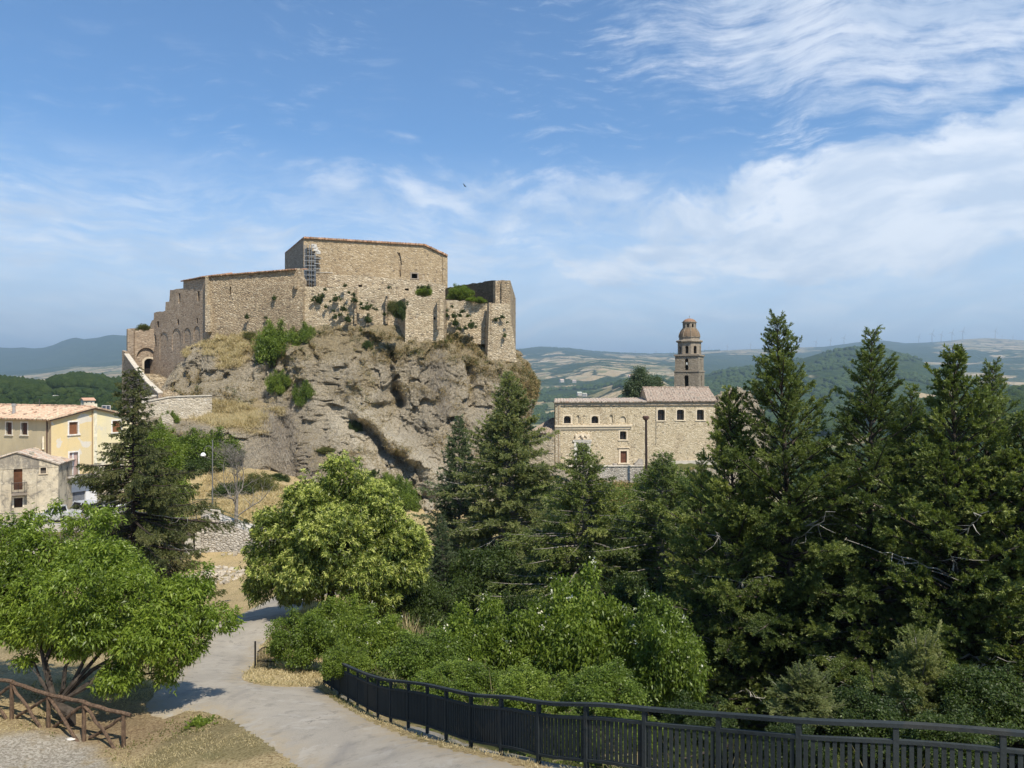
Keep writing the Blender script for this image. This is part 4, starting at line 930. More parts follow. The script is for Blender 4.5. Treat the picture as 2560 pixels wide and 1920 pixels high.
for (a0, a1, py) in [(1400, 1404, 1), (1434, 1438, 1), (1452, 1456, 1), (1515, 1519, 1), (1536, 1540, 1), (1569, 1573, 1)]:
    slab('pilaster_strip', H, X(a0), X(a1), Zc(1059), Zc(1036), -.2, .06, ch_stone, church)
# portal
mb = MB(); d0, d1, dz0, dz1 = door1[0][0], door1[1][0], door1[0][1], door1[2][1]
slab('', H, d0-.55, d0, dz0-.3, dz1+.25, -.25, .12, None, None, False, mb); slab('', H, d1, d1+.55, dz0-.3, dz1+.25, -.25, .12, None, None, False, mb)
slab('', H, d0+.004, d1-.004, dz1, dz1+.25, -.25, .11, None, None, False, mb); slab('', H, d0-.75, d1+.75, dz1+.251, dz1+.55, -.1, .22, None, None, False, mb)
portal = mb.build('portal_frame', mat_plain('grey portal stone', (.60, .56, .49), .8, var=.1), church)
mb = MB(); pc = (d0+d1)/2; hw = (d1-d0)/2+.75; seg_ = arch(pc-hw+.35, pc+hw-.35, dz1+.6, dz1+1.65, 1.0, 13); ins_ = arch(pc-hw+.8, pc+hw-.8, dz1+.7, dz1+1.3, .6, 13)
for k in range(2, len(seg_)-1):
    q = [seg_[k], seg_[k+1], ins_[k+1], ins_[k]]; mb.prism([H.p3(a_, z_, .3) for a_, z_ in q], H.n*-.35)
mb.prism([H.p3(a_, z_, .08) for a_, z_ in ins_[2:]], H.n*-.12); slab('', H, pc-hw+.2, pc+hw-.2, dz1+.552, dz1+.7, -.1, .3, None, None, False, mb)
mb.lathe([(.0, 0), (.24, .05), (.3, .3), (.24, .55), (0, .6)], tuple(H.p3(pc, dz1+.75, .25)), 10)
for sx in (-1, 1): mb.lathe([(.1, 0), (.22, .15), (.22, .4), (.1, .55), (.12, .6), (0, .8)], tuple(H.p3(pc+sx*(hw-.5), dz1+.9, .12)), 8)
mb.build('pediment', pale, portal)
slab('door', H, d0, d1, dz0, dz1, -.5, -.38, mat_plain('old door', (.045, .03, .022), .8, var=.5), church)
o_ = slab('door', H, door2[0][0], door2[1][0], door2[0][1], door2[2][1], -.32, -.22, mat_plain('brown panelled door', (.11, .045, .025), .7, var=.3), church)
mb = MB(); a0, a1, z0, z1 = door2[0][0], door2[1][0], door2[0][1], door2[2][1]
slab('', H, a0-.3, a0, z0, z1+.3, -.2, .07, None, None, False, mb); slab('', H, a1, a1+.3, z0, z1+.3, -.2, .07, None, None, False, mb); slab('', H, a0+.003, a1-.003, z1, z1+.297, -.2, .066, None, None, False, mb)
slab('', H, a0-.45, a1+.45, z1+.5, z1+.62, -.1, .22, None, None, False, mb); slab('', H, a0-.5, a1+.5, z0-.2, z0-.004, -.1, .35, None, None, False, mb); mb.build('door_frame', pale, o_)
# cornices
mb = MB(); cz = Zc(1066, 1480); slab('', H, -.15, X(1579), cz-.05, cz+.25, -.1, .38, None, None, False, mb); slab('', H, -.08, X(1575), cz-.42, cz-.052, -.1, .2, None, None, False, mb); slab('', H, -.05, X(1572), cz-.62, cz-.424, -.1, .08, None, None, False, mb)
mb.build('cornice', pale, church)
mb = MB(); slab('', H, -.3, X(1789), zr-.05, zr+.16, -.3, .42, None, None, False, mb); slab('', H, -.1, X(1788), zr-.55, zr-.052, -.3, .2, None, None, False, mb); mb.build('cornice', mat_plain('weathered cornice', (.36, .29, .21), .9), church)
mb = MB(); mb.prism([H.p3(X(1676), Zc(1172, 1740), .55), H.p3(X(1794), Zc(1172, 1740), .55), H.p3(X(1793), Zc(1150, 1740), .35), H.p3(X(1676), Zc(1151, 1740), .35)], H.n*-.8); 
mb.build('plinth', mat_plaster('rendered plinth', (.46, .42, .35), (.36, .33, .28), (.30, .27, .22), pamt=.4, streak=.7), church)
mb = MB(); mb.tube([H.p3(X(1396), zbot+.5, .12), H.p3(X(1396), zr-.6, .12)], .07, 6); mb.build('downpipe', mat_plain('rusty pipe', (.30, .20, .12), .7), church)
mb = MB(); mb.tube([H.p3(X(1640), zr-.7, .12), H.p3(X(1640), Zc(1110), .12)], .035, 5); mb.build('downpipe', mat_plain('thin pipe', (.30, .27, .22), .7), church)
# body behind: side walls + rear
SL = Plane((H.A.x+2.6, H.A.y+13), (H.A.x, H.A.y), False); wall('side_wall', SL, rect(0, SL.L-.02, zbot, zr), .8, ch_old, church, off=-.01)
SR_A = H.p3(X(1788), 0); SR = Plane((SR_A.x, SR_A.y), (SR_A.x+2.6, SR_A.y+13), False); wall('side_wall', SR, rect(.02, SR.L, zbot, zr), .8, ch_stone, church, off=-.01)
RB = Plane((SR_A.x+2.6, SR_A.y+13), (H.A.x+2.6, H.A.y+13), False); wall('rear_wall', RB, rect(0, RB.L, zbot, zr), .8, ch_old, church)
tile_ch = mat_tiles('church pantiles', (.34, .255, .195), (.43, .345, .27), (.31, .27, .215), .26, .42)
tile_gr = mat_tiles('grey pantiles', (.46, .40, .33), (.56, .47, .38), (.50, .33, .24), .26, .42)
sR = X(1615.5); zt_ = (960-968)/F*138
def hb(a_, z_, o_): return H.p3(a_, z_, o_)+Vector((.215*max(0, -o_), 0, 0))
ze = zr+.18; ZR = -.62
roofquad('roof', H.p3(sR, ze, .5), H.p3(X(1790), ze, .5), hb(X(1788), ZR, -6.0), hb(sR, ZR, -6.0), tile_ch, church, .2)
roofquad('roof', hb(X(1788), ZR, -6.0), hb(sR, ZR, -6.0), hb(sR, ze, -12.6), hb(X(1790), ze, -12.6), tile_ch, church, .2)
GG = Plane((0, 0), (1, 0), False)
for a_, w_ in ((sR+.05, .5), (X(1786), -.5)):
    mb = MB(); mb.prism([hb(a_, ze-.2, .2), hb(a_, ZR-.15, -6.0), hb(a_, ze-.2, -12.4)], H.u*w_); mb.build('gable', ch_stone, church)
roofquad('roof', H.p3(-.3, ze, .5), H.p3(sR-.05, ze, .5), hb(sR-.05, ze+.42, -9), hb(-.3, ze+.30, -9), tile_gr, church, .2)
# annex to the left
AX = Plane((1322, 126.6), (1385.5, 125.7)); ax = lambda px: AX.uv(px, 1100)[0]; az_ = lambda py, px=1350: AX.uv(px, py)[1]
aw = rect(ax(1341), ax(1354), az_(1106), az_(1088.5))
wall('annex_wall', AX, rect(0, AX.L-.02, zbot-.5, az_(1080)), .6, ch_old, church, [aw], off=-.02); opening(AX, aw, church, 'window', .4, mat=glass)
roofquad('annex_roof', AX.p3(ax(1318), az_(1081), .5), AX.p3(AX.L-.05, az_(1081), .5), AX.p3(AX.L-.05, az_(1053, 1385)+.3, -6.0), AX.p3(ax(1364), az_(1053, 1385)+.3, -6.5), tile_ch, church, .18)
mb = MB(); slab('', AX, 0, AX.L-.1, az_(1131)-.1, az_(1131)+.05, -.05, .06, None, None, False, mb); mb.build('string_course', ch_old, church)

# ---------------------------------------------------------------- bell tower
tower = empty('bell_tower', label='old square bell tower with domed lantern top and open arches behind the church', cat='tower')
tp = P(1728, 960, 150); TWR = math.radians(27)
un = Vector((math.cos(TWR), -math.sin(TWR), 0)); tower.location = (0, 0, 0)
tc = Vector((tp[0], tp[1]+1.5, 0)); tz = lambda py: (960-py)*150/F
tst = mat_stone('tower rubble', [(.25, .21, .155), (.34, .29, .22), (.40, .345, .27)], 3.4, 1.6, .6, .5, .35)
tst2 = mat_plain('tower dressed stone', (.27, .225, .17), .9, var=.2)
# front plane direction: right end nearer the viewer's right; normal faces left of the viewer
fdir = Vector((math.cos(math.radians(26.8)), -math.sin(math.radians(26.8)), 0)); bdir = Vector((-fdir.y, fdir.x, 0))
def stage(w, z0, z1, name, ops, th=.5, cx_=0.):
    c = tc; h = w/2
    A = c-fdir*h-bdir*h; B = c+fdir*h-bdir*h; C_ = c+fdir*h+bdir*h; D = c-fdir*h+bdir*h
    for (p, q, side) in ((A, B, 0), (B, C_, 1), (C_, D, 2), (D, A, 3)):
        pl = Plane((p.x, p.y), (q.x, q.y), False); e = 0 if side in (0, 2) else th+.005
        wall(name, pl, rect(e, pl.L-e, z0, z1), th, tst, tower, ops if side in (0, 1) and ops else [], 0)
    return w
def belt(w, z0, z1, mat=None):
    h = w/2; mb = MB(); pts = [tc-fdir*h-bdir*h, tc+fdir*h-bdir*h, tc+fdir*h+bdir*h, tc-fdir*h+bdir*h]
    mb.prism([(p.x, p.y, z0) for p in pts], (0, 0, z1-z0)); mb.build('belt_course', mat or tst2, tower)
w1 = 4.8; w2 = 4.55
stage(w1, zbot, tz(930), 'lower_stage', [arch(w1/2-.42, w1/2+.42, tz(969), tz(938), .42)])
belt(5.0, tz(930)+.002, tz(926.5))
stage(w2, tz(926.5)+.002, tz(890), 'belfry_stage', [arch(w2/2-.33, w2/2+.33, tz(925.5), tz(896.5), .33)])
belt(4.95, tz(890)+.002, tz(886))
def octo(r0, z0, z1, name, mat, arches=None, th=.3, r1=None):
    n = 8; a0 = math.atan2(-bdir.y, -bdir.x)-math.pi/8
    pts = [(tc.x+r0*math.cos(a0+k*math.pi/4), tc.y+r0*math.sin(a0+k*math.pi/4)) for k in range(n)]
    for k in range(n):
        pl = Plane(pts[k], pts[(k+1) % n], False); c = pl.L/2; hs = [arches(c)] if arches else []
        wall(name, pl, rect(0, pl.L, z0, z1), th, mat, tower, hs, 0)
octo(2.28, tz(886)+.002, tz(856), 'upper_stage', tst2, lambda c: arch(c-.33, c+.33, tz(884), tz(864.5), .33))
a8 = math.atan2(-bdir.y, -bdir.x)-math.pi/8; tcz = lambda z: (tc.x, tc.y, z)
MB().lathe([(2.35, 0), (2.62, .15), (2.62, .35), (2.4, .5)], tcz(tz(856)+.002), 8, a8).build('belt_course', tst2, tower)
z_ = tz(851.2); MB().lathe([(2.02, 0), (2.02, tz(843)-z_)], tcz(z_+.01), 8, a8).build('drum', tst2, tower)
z_ = tz(843); MB().lathe([(2.15, 0.02), (2.15, .14)], tcz(z_), 8, a8).build('belt_course', tst2, tower)
zz = lambda py: tz(py)-z_
dome_m = mat_plaster('weathered brown dome', (.21, .145, .09), (.155, .115, .078), (.30, .26, .19), pamt=.35, streak=.6)
MB().lathe([(2.05, .15), (2.02, zz(838)), (1.93, zz(833)), (1.75, zz(828)), (1.5, zz(823.5)), (1.36, zz(820))], tcz(z_), 16, a8).build('dome', dome_m, tower)
for k in range(8):
    a_ = a8+k*math.pi/4; mb = MB()
    mb.tube([(tc.x+r*math.cos(a_), tc.y+r*math.sin(a_), z_+z) for r, z in [(2.06, .15), (2.04, zz(838)), (1.95, zz(833)), (1.78, zz(828)), (1.52, zz(823.5)), (1.38, zz(820))]], .075, 5); mb.build('dome_rib', tst2, tower)
octo(1.32, tz(820)+.01, tz(805.5), 'lantern', tst2, lambda c: rect(c-.2, c+.2, tz(818), tz(809)), .2)
MB().lathe([(1.5, 0), (1.5, .15)], tcz(tz(805.5)+.003), 8, a8).build('belt_course', tst2, tower)
z_ = tz(804); MB().lathe([(1.28, 0.03), (1.18, .28), (.85, .55), (.42, .70), (.05, .74)], tcz(z_), 14, a8).build('cap', mat_plaster('terracotta cap', (.30, .17, .11), (.24, .15, .10), (.42, .33, .22), pamt=.3), tower)
mb = MB(); mb.tube([tcz(z_+.7), tcz(z_+1.35)], .03, 5); mb.tube([(tc.x-.17, tc.y, z_+1.12), (tc.x+.17, tc.y, z_+1.12)], .028, 5); mb.build('cross', steel, tower)
bp = tc-bdir*(w2/2-.3); MB().lathe([(.0, .62), (.1, .6), (.17, .5), (.2, .25), (.3, .02), (.27, 0)], (bp.x, bp.y, tz(913)), 12).build('bell', mat_plain('bronze bell', (.55, .56, .50), .45, .3), tower, True)
mb = MB(); h = w2/2-.55; 
for z in (tz(930), tz(890)): 
    pts = [tc-fdir*h-bdir*h, tc+fdir*h-bdir*h, tc+fdir*h+bdir*h, tc-fdir*h+bdir*h]; mb.prism([(p.x, p.y, z-.15) for p in pts], (0, 0, .12))
mb.build('floor', wood_dk, tower)
# terrace wall before the church, block on it, floodlight post
ter = empty('terrace_wall', label='grey stone terrace wall holding up the yard before the church door', cat='wall')
tm = mat_stone('grey terrace stone', [(.34, .31, .26), (.46, .42, .36), (.54, .50, .44)], 2.6, 1.6, .6, .4, .3)
TP = Plane((1400, 120.5), (1608, 121.5)); tt = uvs(TP, [(1400, 1178), (1420, 1172), (1500, 1168), (1608, 1166)]); wall('wall', TP, tt[::-1]+[(tt[0][0], -22), (tt[-1][0], -22)], 1., tm, ter)
e_ = TP.p3(TP.uv(1608, 1170)[0], 0); TQ = Plane((e_.x, e_.y), (e_.x+.6, e_.y+8), False); wall('wall', TQ, rect(.02, TQ.L, -22, tt[-1][1]-.02), .9, tm, ter, off=-.01)
slab('coping', TP, tt[1][0], tt[-1][0]+.1, tt[-1][1], tt[-1][1]+.14, -1.1, .12, cap_stone, ter)
mb = MB(); mb.prism([P(1400, 1178, 121.4), P(1608, 1167, 122.4), P(1608, 1167, 129), P(1395, 1180, 127)], (0, 0, -.6)); mb.build('yard', mat_plain('yard', (.34, .30, .24), .9), ter)
c_ = P(1600, 1163, 122.3); mb = MB(); mb.prism([(c_[0]-.9, c_[1]-.4, c_[2]+.1), (c_[0]+.55, c_[1]-.4, c_[2]+.1), (c_[0]+.35, c_[1]-.4, c_[2]+1.0), (c_[0]-.15, c_[1]-.4, c_[2]+1.0)], (0, .8, 0))
tag(mb.build('stone_block', mat_plain('stone block', (.38, .34, .29), .9)), 'small wedge shaped stone block on the terrace wall before the church', 'block')
c_ = P(1537, 1167, 122.3); tag(MB().lathe([(.1, 0), (.34, .05), (.42, .3), (.30, .42), (0, .44)], (c_[0], c_[1], c_[2]+.12), 12).build('stone_urn', mat_plain('stone urn', (.30, .26, .22), .9), None, True), 'low round stone pot on the terrace wall left of the small church door', 'pot')
fl = empty('floodlight_post', label='tall dark brown post with a box floodlight standing before the church wall', cat='lamp post')
pb = P(1616, 1180, 118); pt = P(1615, 1050, 118); rust = mat_plain('dark brown steel', (.035, .022, .018), .6)
MB().tube([pb, pt], [.2, .17], 10).build('pole', rust, fl)
mb = MB(); q = P(1614.5, 1051, 118); mb.lathe([(.18, 0), (.42, .16), (.5, .5), (.46, .66), (.2, .72)], (q[0], q[1], q[2]), 8); mb.build('lamp_head', mat_plain('lamp head', (.10, .055, .04), .6), fl)
pb = P(1646, 1172, 122); mb = MB(); mb.box((pb[0], pb[1], pb[2]+.6), (.3, .3, 1.6)); tag(mb.build('marker_post', mat_plain('worn post', (.30, .27, .22), .9)), 'short weathered post on the slope below the church windows', 'post')

# ================================================================ houses on the left
def win(pl, x0, x1, y0, y1, parent, mat, name='window', fr=.12, fmat=None, dep=.16, sill=True):
    h = hr(x0, x1, y0, y1)(pl); w = slab(name, pl, h[0][0], h[1][0], h[0][1], h[2][1], -dep-.05, -dep, mat, parent)
    if fr: surround(pl, h[0][0], h[1][0], h[0][1], h[2][1], w, fr, fmat, sill, .025, name+'_frame')
    return h, w
brown = mat_plain('brown roller shutter', (.20, .085, .04), .7, var=.15, scale=8)
dbrown = mat_plain('dark shutter', (.085, .04, .028), .7, var=.2)
yel = mat_plaster('yellow plaster', (.72, .56, .29), (.66, .545, .33), (.66, .62, .55), (.40, .34, .24), .85, .15, .22)
cream = mat_plaster('cream plaster', (.76, .66, .40), (.70, .62, .42), (.62, .58, .50), (.42, .38, .3), .6, .15, .25)
tan = mat_plaster('tan plaster', (.56, .47, .30), (.48, .40, .26), (.52, .45, .33), (.28, .24, .17), .3, .15, .3)
whit = mat_plaster('white plaster lower wall', (.80, .79, .78), (.72, .72, .72), (.55, .55, .54), (.5, .5, .48), .2, .1, .2)
house = empty('yellow_house', label='large yellow and tan plastered house with tiled roof, balcony and garage', cat='house')
ga = Vector((-46.8, 78, 0)); gd_ = Vector((.42, .9075, 0)); ld = Vector((-.9075, .42, 0)); gl = 9.34; fl_ = 22
GP = Plane((ga.x, ga.y), (ga.x+gd_.x*gl, ga.y+gd_.y*gl), False)
zE = -3.53; zA_ = -2.57; zg = -14.2
h1 = hr(172.7, 194.5, 1055, 1085.5)(GP); h2 = hr(173.5, 195, 1131, 1191)(GP); h3 = hr(160, 214, 1230.5, 1292)(GP); h4 = hr(281, 302, 1052, 1080)(GP); h5 = hr(283, 300, 1148, 1186)(GP)
mid = GP.L/2
def band(name, s0, s1, z0, z1f, mat, holes): 
    out = [(s0, z0), (s1, z0)]+z1f; return wall(name, GP, out, .35, mat, house, holes)
gz = lambda s: zE+(zA_-zE)*(1-abs(s-mid)/mid)
zw1 = GP.uv(190, 1194)[1]; zw0 = GP.uv(190, 1253)[1]
band('gable_wall', 0, mid-.02, zw1, [(mid-.02, gz(mid-.02)), (0, gz(0))], yel, [h1, h2])
band('gable_wall', mid-.02, GP.L, zw1, [(GP.L, gz(GP.L)), (mid-.02, gz(mid-.02))], cream, [h4, h5])
s_ = GP.uv(243, 1220)[0]; wall('white_wall', GP, rect(0.002, s_, zg, zw1-.004), .35, whit, house, [h3], off=.03); wall('stone_wall', GP, rect(s_+.004, GP.L, zg, zw1-.004), .35, ch_old, house)
for hh, mt, nm in ((h1, brown, 'window'), (h4, brown, 'window'), (h2, mat_plain('pinkish french door', (.42, .30, .27), .5, var=.1), 'balcony_door'), (h5, mat_plain('orange shutter', (.50, .20, .09), .6), 'balcony_door'), (h3, mat_plain('grey steel garage door', (.15, .16, .18), .55, var=.12), 'garage_door')):
    w = slab(nm, GP, hh[0][0], hh[1][0], hh[0][1], hh[2][1], -.22, -.16, mt, house)
    if nm != 'garage_door': surround(GP, hh[0][0], hh[1][0], hh[0][1], hh[2][1], w, .16, mat_plain('white surround', (.72, .68, .62), .8), nm == 'window', .03, nm+'_frame')
    if hh is h2: c = (hh[0][0]+hh[1][0])/2; slab('mullion', GP, c-.07, c+.07, hh[0][1], hh[2][1], -.158, -.12, mat_plain('white paint', (.7, .68, .66), .6), w)
    if hh is h3:
        c = (hh[0][0]+hh[1][0])/2; slab('panel_joint', GP, c-.03, c+.03, hh[0][1], hh[2][1], -.158, -.14, mat_plain('joint', (.06, .065, .075), .6), w)
        mb = MB(); r = random.Random(8)
        for x0_ in (hh[0][0]+.25, c+.45):
            x = x0_
            for k in range(6):
                slab('', GP, x, x+.06, hh[2][1]-1.12, hh[2][1]-.98, -.158, -.15, None, None, False, mb); slab('', GP, x+.065, x+.12, hh[2][1]-1.05+r.uniform(-.04, .04), hh[2][1]-1.02+.05, -.158, -.149, None, None, False, mb); x += .2
        mb.build('faded_lettering', mat_plain('faded white paint', (.6, .6, .6), .8), w)
# balcony with railing
def balcony(pl, x0, x1, yf, yt, depth, parent, metal, slabm, nb=26, th=.16):
    s0, s1 = pl.uv(x0, yf)[0], pl.uv(x1, yf)[0]; zf = pl.uv(x0, yf)[1]; zt = zf+1.0
    b = slab('balcony', pl, s0, s1, zf-th, zf, 0.035, depth, slabm, parent); mb = MB()
    def pt(s, z, o): return pl.p3(s, z, o)
    for z in (zf+.1, zt): mb.tube([pt(s0+.03, z, .05), pt(s0+.03, z, depth-.04), pt(s1-.03, z, depth-.04), pt(s1-.03, z, .05)], .028, 5)
    for k in range(nb+1):
        s = s0+.03+(s1-s0-.06)*k/nb; mb.tube([pt(s, zf, depth-.04), pt(s, zt, depth-.04)], .014 if k % 6 else .03, 4)
    for k in range(1, int(depth/.14)):
        for s in (s0+.03, s1-.03): mb.tube([pt(s, zf, .14*k), pt(s, zt, .14*k)], .014, 4)
    mb.build('balcony_railing', metal, b); return b
iron = mat_plain('grey iron', (.13, .125, .12), .5, .6); blackiron = mat_plain('black iron', (.025, .024, .025), .5, .5)
balcony(GP, 152, 236, 1191, 0, 1.15, house, iron, mat_plain('balcony slab', (.42, .38, .33), .9)); balcony(GP, 262, 305, 1188, 0, 1.0, house, iron, mat_plain('balcony slab', (.42, .38, .33), .9), 14)
MB().tube([GP.p3(mid-.15, zw1+.02, .07), GP.p3(mid-.15, gz(mid)-.15, .07)], .05, 6).build('downpipe', mat_plain('brown pipe', (.30, .20, .11), .6), house)
slab('party_wall_edge', GP, mid+.02, mid+.42, zw1, zA_+.45, -.36, .06, mat_plain('pale render strip', (.72, .66, .50), .8), house)
TPn = Plane((ga.x+ld.x*fl_, ga.y+ld.y*fl_), (ga.x, ga.y), False)
hw_ = [hr(15.5, 30, 1056, 1086.5)(TPn), hr(53.5, 68.8, 1057, 1087)(TPn), hr(-40, -25, 1055, 1086)(TPn)]
wall('front_wall', TPn, rect(0, TPn.L-.36, zg, zE), .35, tan, house, hw_, off=-.002)
for hh in hw_:
    w = slab('window', TPn, hh[0][0], hh[1][0], hh[0][1], hh[2][1], -.25, -.19, dbrown, house); surround(TPn, hh[0][0], hh[1][0], hh[0][1], hh[2][1], w, .14, mat_plain('white surround', (.66, .60, .50), .8), True, .03)
slab('corner_strip', TPn, TPn.L-.359, TPn.L-.002, zg, zE, -.35, .012, mat_plain('brown corner', (.36, .27, .17), .8), house)
MB().tube([TPn.p3(TPn.L-.55, zg+1, .08), TPn.p3(TPn.L-.55, zE-.1, .08)], .06, 6).build('downpipe', dbrown, house)
mb = MB(); mb.tube([TPn.uv and TPn.p3(TPn.uv(111, 1091)[0], TPn.uv(111, 1091)[1], .12), TPn.p3(TPn.uv(111, 1120)[0], TPn.uv(111, 1120)[1], .12), TPn.p3(TPn.uv(113, 1124)[0], TPn.uv(113, 1124)[1], .2)], .1, 8); mb.build('flue_pipe', mat_plain('cream flue', (.75, .66, .5), .6), house)
slab('flue_shadow_patch', TPn, TPn.uv(109, 1100)[0]-.3, TPn.uv(109, 1100)[0], TPn.uv(109, 1138)[1], TPn.uv(109, 1108)[1], -.1, .03, mat_plain('duct shade', (.26, .22, .15), .8), house)  # thin dark slab painted as the shadow of the flue pipe
ra = ga+gd_*mid; rt = mat_tiles('house tiles', (.62, .40, .27), (.70, .52, .36), (.58, .50, .34), .30, .34)
def v3(p, z): return (p.x, p.y, z)
ov = -gd_*.45; rgt = -ld*.35
roofquad('roof', v3(ga+ov+ld*fl_, zE-.02), v3(ga+ov+rgt, zE-.02), v3(ra+rgt, zA_+.16), v3(ra+ld*fl_, zA_+.16), rt, house, .14)
gb = ga+gd_*gl; roofquad('roof', v3(gb-ov+rgt, zE-.02), v3(gb-ov+ld*fl_, zE-.02), v3(ra+ld*fl_, zA_+.16), v3(ra+rgt, zA_+.16), rt, house, .14)
mb = MB(); r = random.Random(4)
for k in range(60):
    q = ra+ld*(fl_*k/60); mb.tube([v3(q+ld*.02, zA_+.2+r.uniform(-.02, .03)), v3(q+ld*.34, zA_+.2+r.uniform(-.02, .03))], .1, 5)
for k in range(26):
    u, v = r.uniform(0, 1), r.uniform(.05, 1); q = ga+ov+ld*(fl_*u)+(gd_*mid-ov)*v; mb.box((q.x, q.y, zE+(zA_-zE+.1)*v+.12), (.35, .25, .12), r.uniform(0, 3))
mb.build('ridge_tiles', mat_plain('ridge tile', (.55, .38, .27), .85, var=.4, scale=2), house)
slab('fascia', GP, -.35, mid, zE-.18, zE-.02, -.2, .1, wood_dk, house) if False else None
mb = MB(); mb.prism([GP.p3(-.35, zE-.12, .34), GP.p3(mid, zA_+.02, .34), GP.p3(GP.L+.35, zE-.12, .34), GP.p3(GP.L+.35, zE-.24, .34), GP.p3(mid, zA_-.12, .34), GP.p3(-.35, zE-.24, .34)], GP.n*-.08); mb.build('verge_board', mat_plain('dark verge board', (.05, .03, .022), .7), house)
mb = MB(); q = P(35, 1037, 82.5); mb.tube([(q[0], q[1], q[2]-.3), (q[0], q[1], q[2]+.95)], .16, 10); mb.tube([(q[0], q[1], q[2]+.95), (q[0], q[1], q[2]+1.2)], .24, 10); mb.build('chimney', mat_plain('steel flue', (.55, .52, .5), .35, .7), house)
mb = MB(); q = P(77, 1035, 84); mb.tube([(q[0], q[1]+1.5, q[2]), (q[0]+.05, q[1]+1.5, q[2]+1.6)], .04, 5); mb.tube([(q[0]-.5, q[1]+1.5, q[2]+1.2), (q[0]+.4, q[1]+1.5, q[2]+1.2)], .02, 4); mb.build('aerial', iron, house)
mb = MB(); q = P(266, 1019, 87.5); mb.box((q[0], q[1], q[2]), (.85, .06, .42), .2); sp_ = mb.build('solar_panel', mat_plain('solar glass', (.05, .07, .10), .2), house); 
mb = MB(); mb.box((q[0]-.46, q[1]-.03, q[2]), (.06, .1, .5), .2); mb.box((q[0]+.46, q[1]-.03, q[2]), (.06, .1, .5), .2); mb.box((q[0], q[1]-.03, q[2]), (.05, .1, .4), .2); mb.box((q[0], q[1]-.03, q[2]+.23), (.86, .1, .05), .2); mb.build('panel_frame', mat_plain('white alu', (.7, .7, .7), .4, .5), sp_)
# rear and far walls to close the volume
FBk = Plane((gb.x, gb.y), (gb.x+ld.x*fl_, gb.y+ld.y*fl_), False); wall('rear_wall', FBk, rect(.36, FBk.L, zg, zE), .3, tan, house)
# old stone house in front
old = empty('old_house', label='weathered grey plastered old house with a rusty balcony in front of the tan wall', cat='house')
OP = Plane((-60, 72.5), (145, 76)); om, T = newmat('stained lime plaster'); o = T.node('ShaderNodeTexCoord').outputs['Object']; n = T.noise(o, .45, 7, .7); c = T.mix(T.step(n, .35, .6), (.60, .52, .38), (.44, .385, .29))
c = T.mix(T.step(T.noise(o, .9, 7, .75, .5), .50, .62, 0, .8), c, (.17, .155, .135)); zz_o = T.sep(o)[2]; c = T.mix(T.m('MULTIPLY', T.step(T.noise(T.mapping(o, (1.2, 1.2, .5)), 1.3, 6, .7), .38, .55), T.step(zz_o, -9.6, -7.6, 0, .8)), c, (.20, .18, .155))
c = T.mix(T.step(T.noise(T.mapping(o, (2.2, 2.2, .2)), 1., 5, .7), .52, .68, 0, .65), c, (.15, .135, .115)); c = T.mix(T.step(T.noise(o, 2.6, 5, .7), .58, .66, 0, .5), c, (.66, .60, .48)); finish(T, c, .95, T.bump(T.noise(o, 5, 6, .7), .5, .08), 0, .1)
ot = uvs(OP, [(-60, 1160), (0, 1140), (40, 1129), (60, 1136), (100, 1147), (146, 1159)])
oh = [hr(34, 56, 1173, 1225)(OP), hr(101, 115.5, 1169, 1184)(OP), hr(35, 56.5, 1245, 1269)(OP)]
wall('wall', OP, ot[::-1]+[(ot[0][0], -14.3), (ot[-1][0], -14.3)], .5, om, old, oh)
rustw = mat_plaster('rusty brown door', (.16, .07, .035), (.07, .035, .022), (.42, .22, .08), (.03, .02, .015), .7, .2, .4)
slab('balcony_door', OP, oh[0][0][0], oh[0][1][0], oh[0][0][1], oh[0][2][1], -.3, -.2, rustw, old)
w = slab('window', OP, oh[1][0][0], oh[1][1][0], oh[1][0][1], oh[1][2][1], -.3, -.2, mat_plain('dim pane', (.12, .10, .08), .6), old); surround(OP, oh[1][0][0], oh[1][1][0], oh[1][0][1], oh[1][2][1], w, .08, pale, True, .02)
w = slab('window', OP, oh[2][0][0], oh[2][1][0], oh[2][0][1], oh[2][2][1], -.3, -.2, mat_plain('brown pane', (.16, .08, .05), .7), old); mb = MB()
for k in range(9): s = oh[2][0][0]+(oh[2][1][0]-oh[2][0][0])*(k+.5)/9; mb.tube([OP.p3(s, oh[2][0][1], -.08), OP.p3(s, oh[2][2][1], -.08)], .018, 4)
mb.build('window_bars', blackiron, w); surround(OP, oh[2][0][0], oh[2][1][0], oh[2][0][1], oh[2][2][1], w, .14, mat_plain('limewash', (.66, .58, .45), .9), False, .02)
balcony(OP, 29, 68, 1232, 0, .8, old, blackiron, mat_plain('old slab', (.25, .21, .17), .9), 14, .2)
e_ = OP.p3(ot[-1][0], 0); OR_ = Plane((e_.x, e_.y), (e_.x-1.2, e_.y+5), False); wall('side_wall', OR_, rect(.02, OR_.L, -14.3, ot[-1][1]-.02), .4, om, old, off=-.01)
apx = ot[2]; ob = Vector((-1.2, 5, 0))
a1_, a2_ = OP.p3(apx[0], apx[1]+.02, .15), OP.p3(ot[-1][0]+.15, ot[-1][1]+.02, .15); roofquad('roof', a2_, a2_+ob, a1_+ob, a1_, tile_gr, old, .12)
a3_ = OP.p3(ot[0][0], ot[0][1]+.02, .15); roofquad('roof', a3_+ob, a3_, a1_, a1_+ob, tile_gr, old, .12)
slab('old_chimney', OP, OP.uv(73, 1140)[0], OP.uv(86, 1140)[0], OP.uv(80, 1146)[1], OP.uv(80, 1131)[1], -1.0, -.3, om, old)
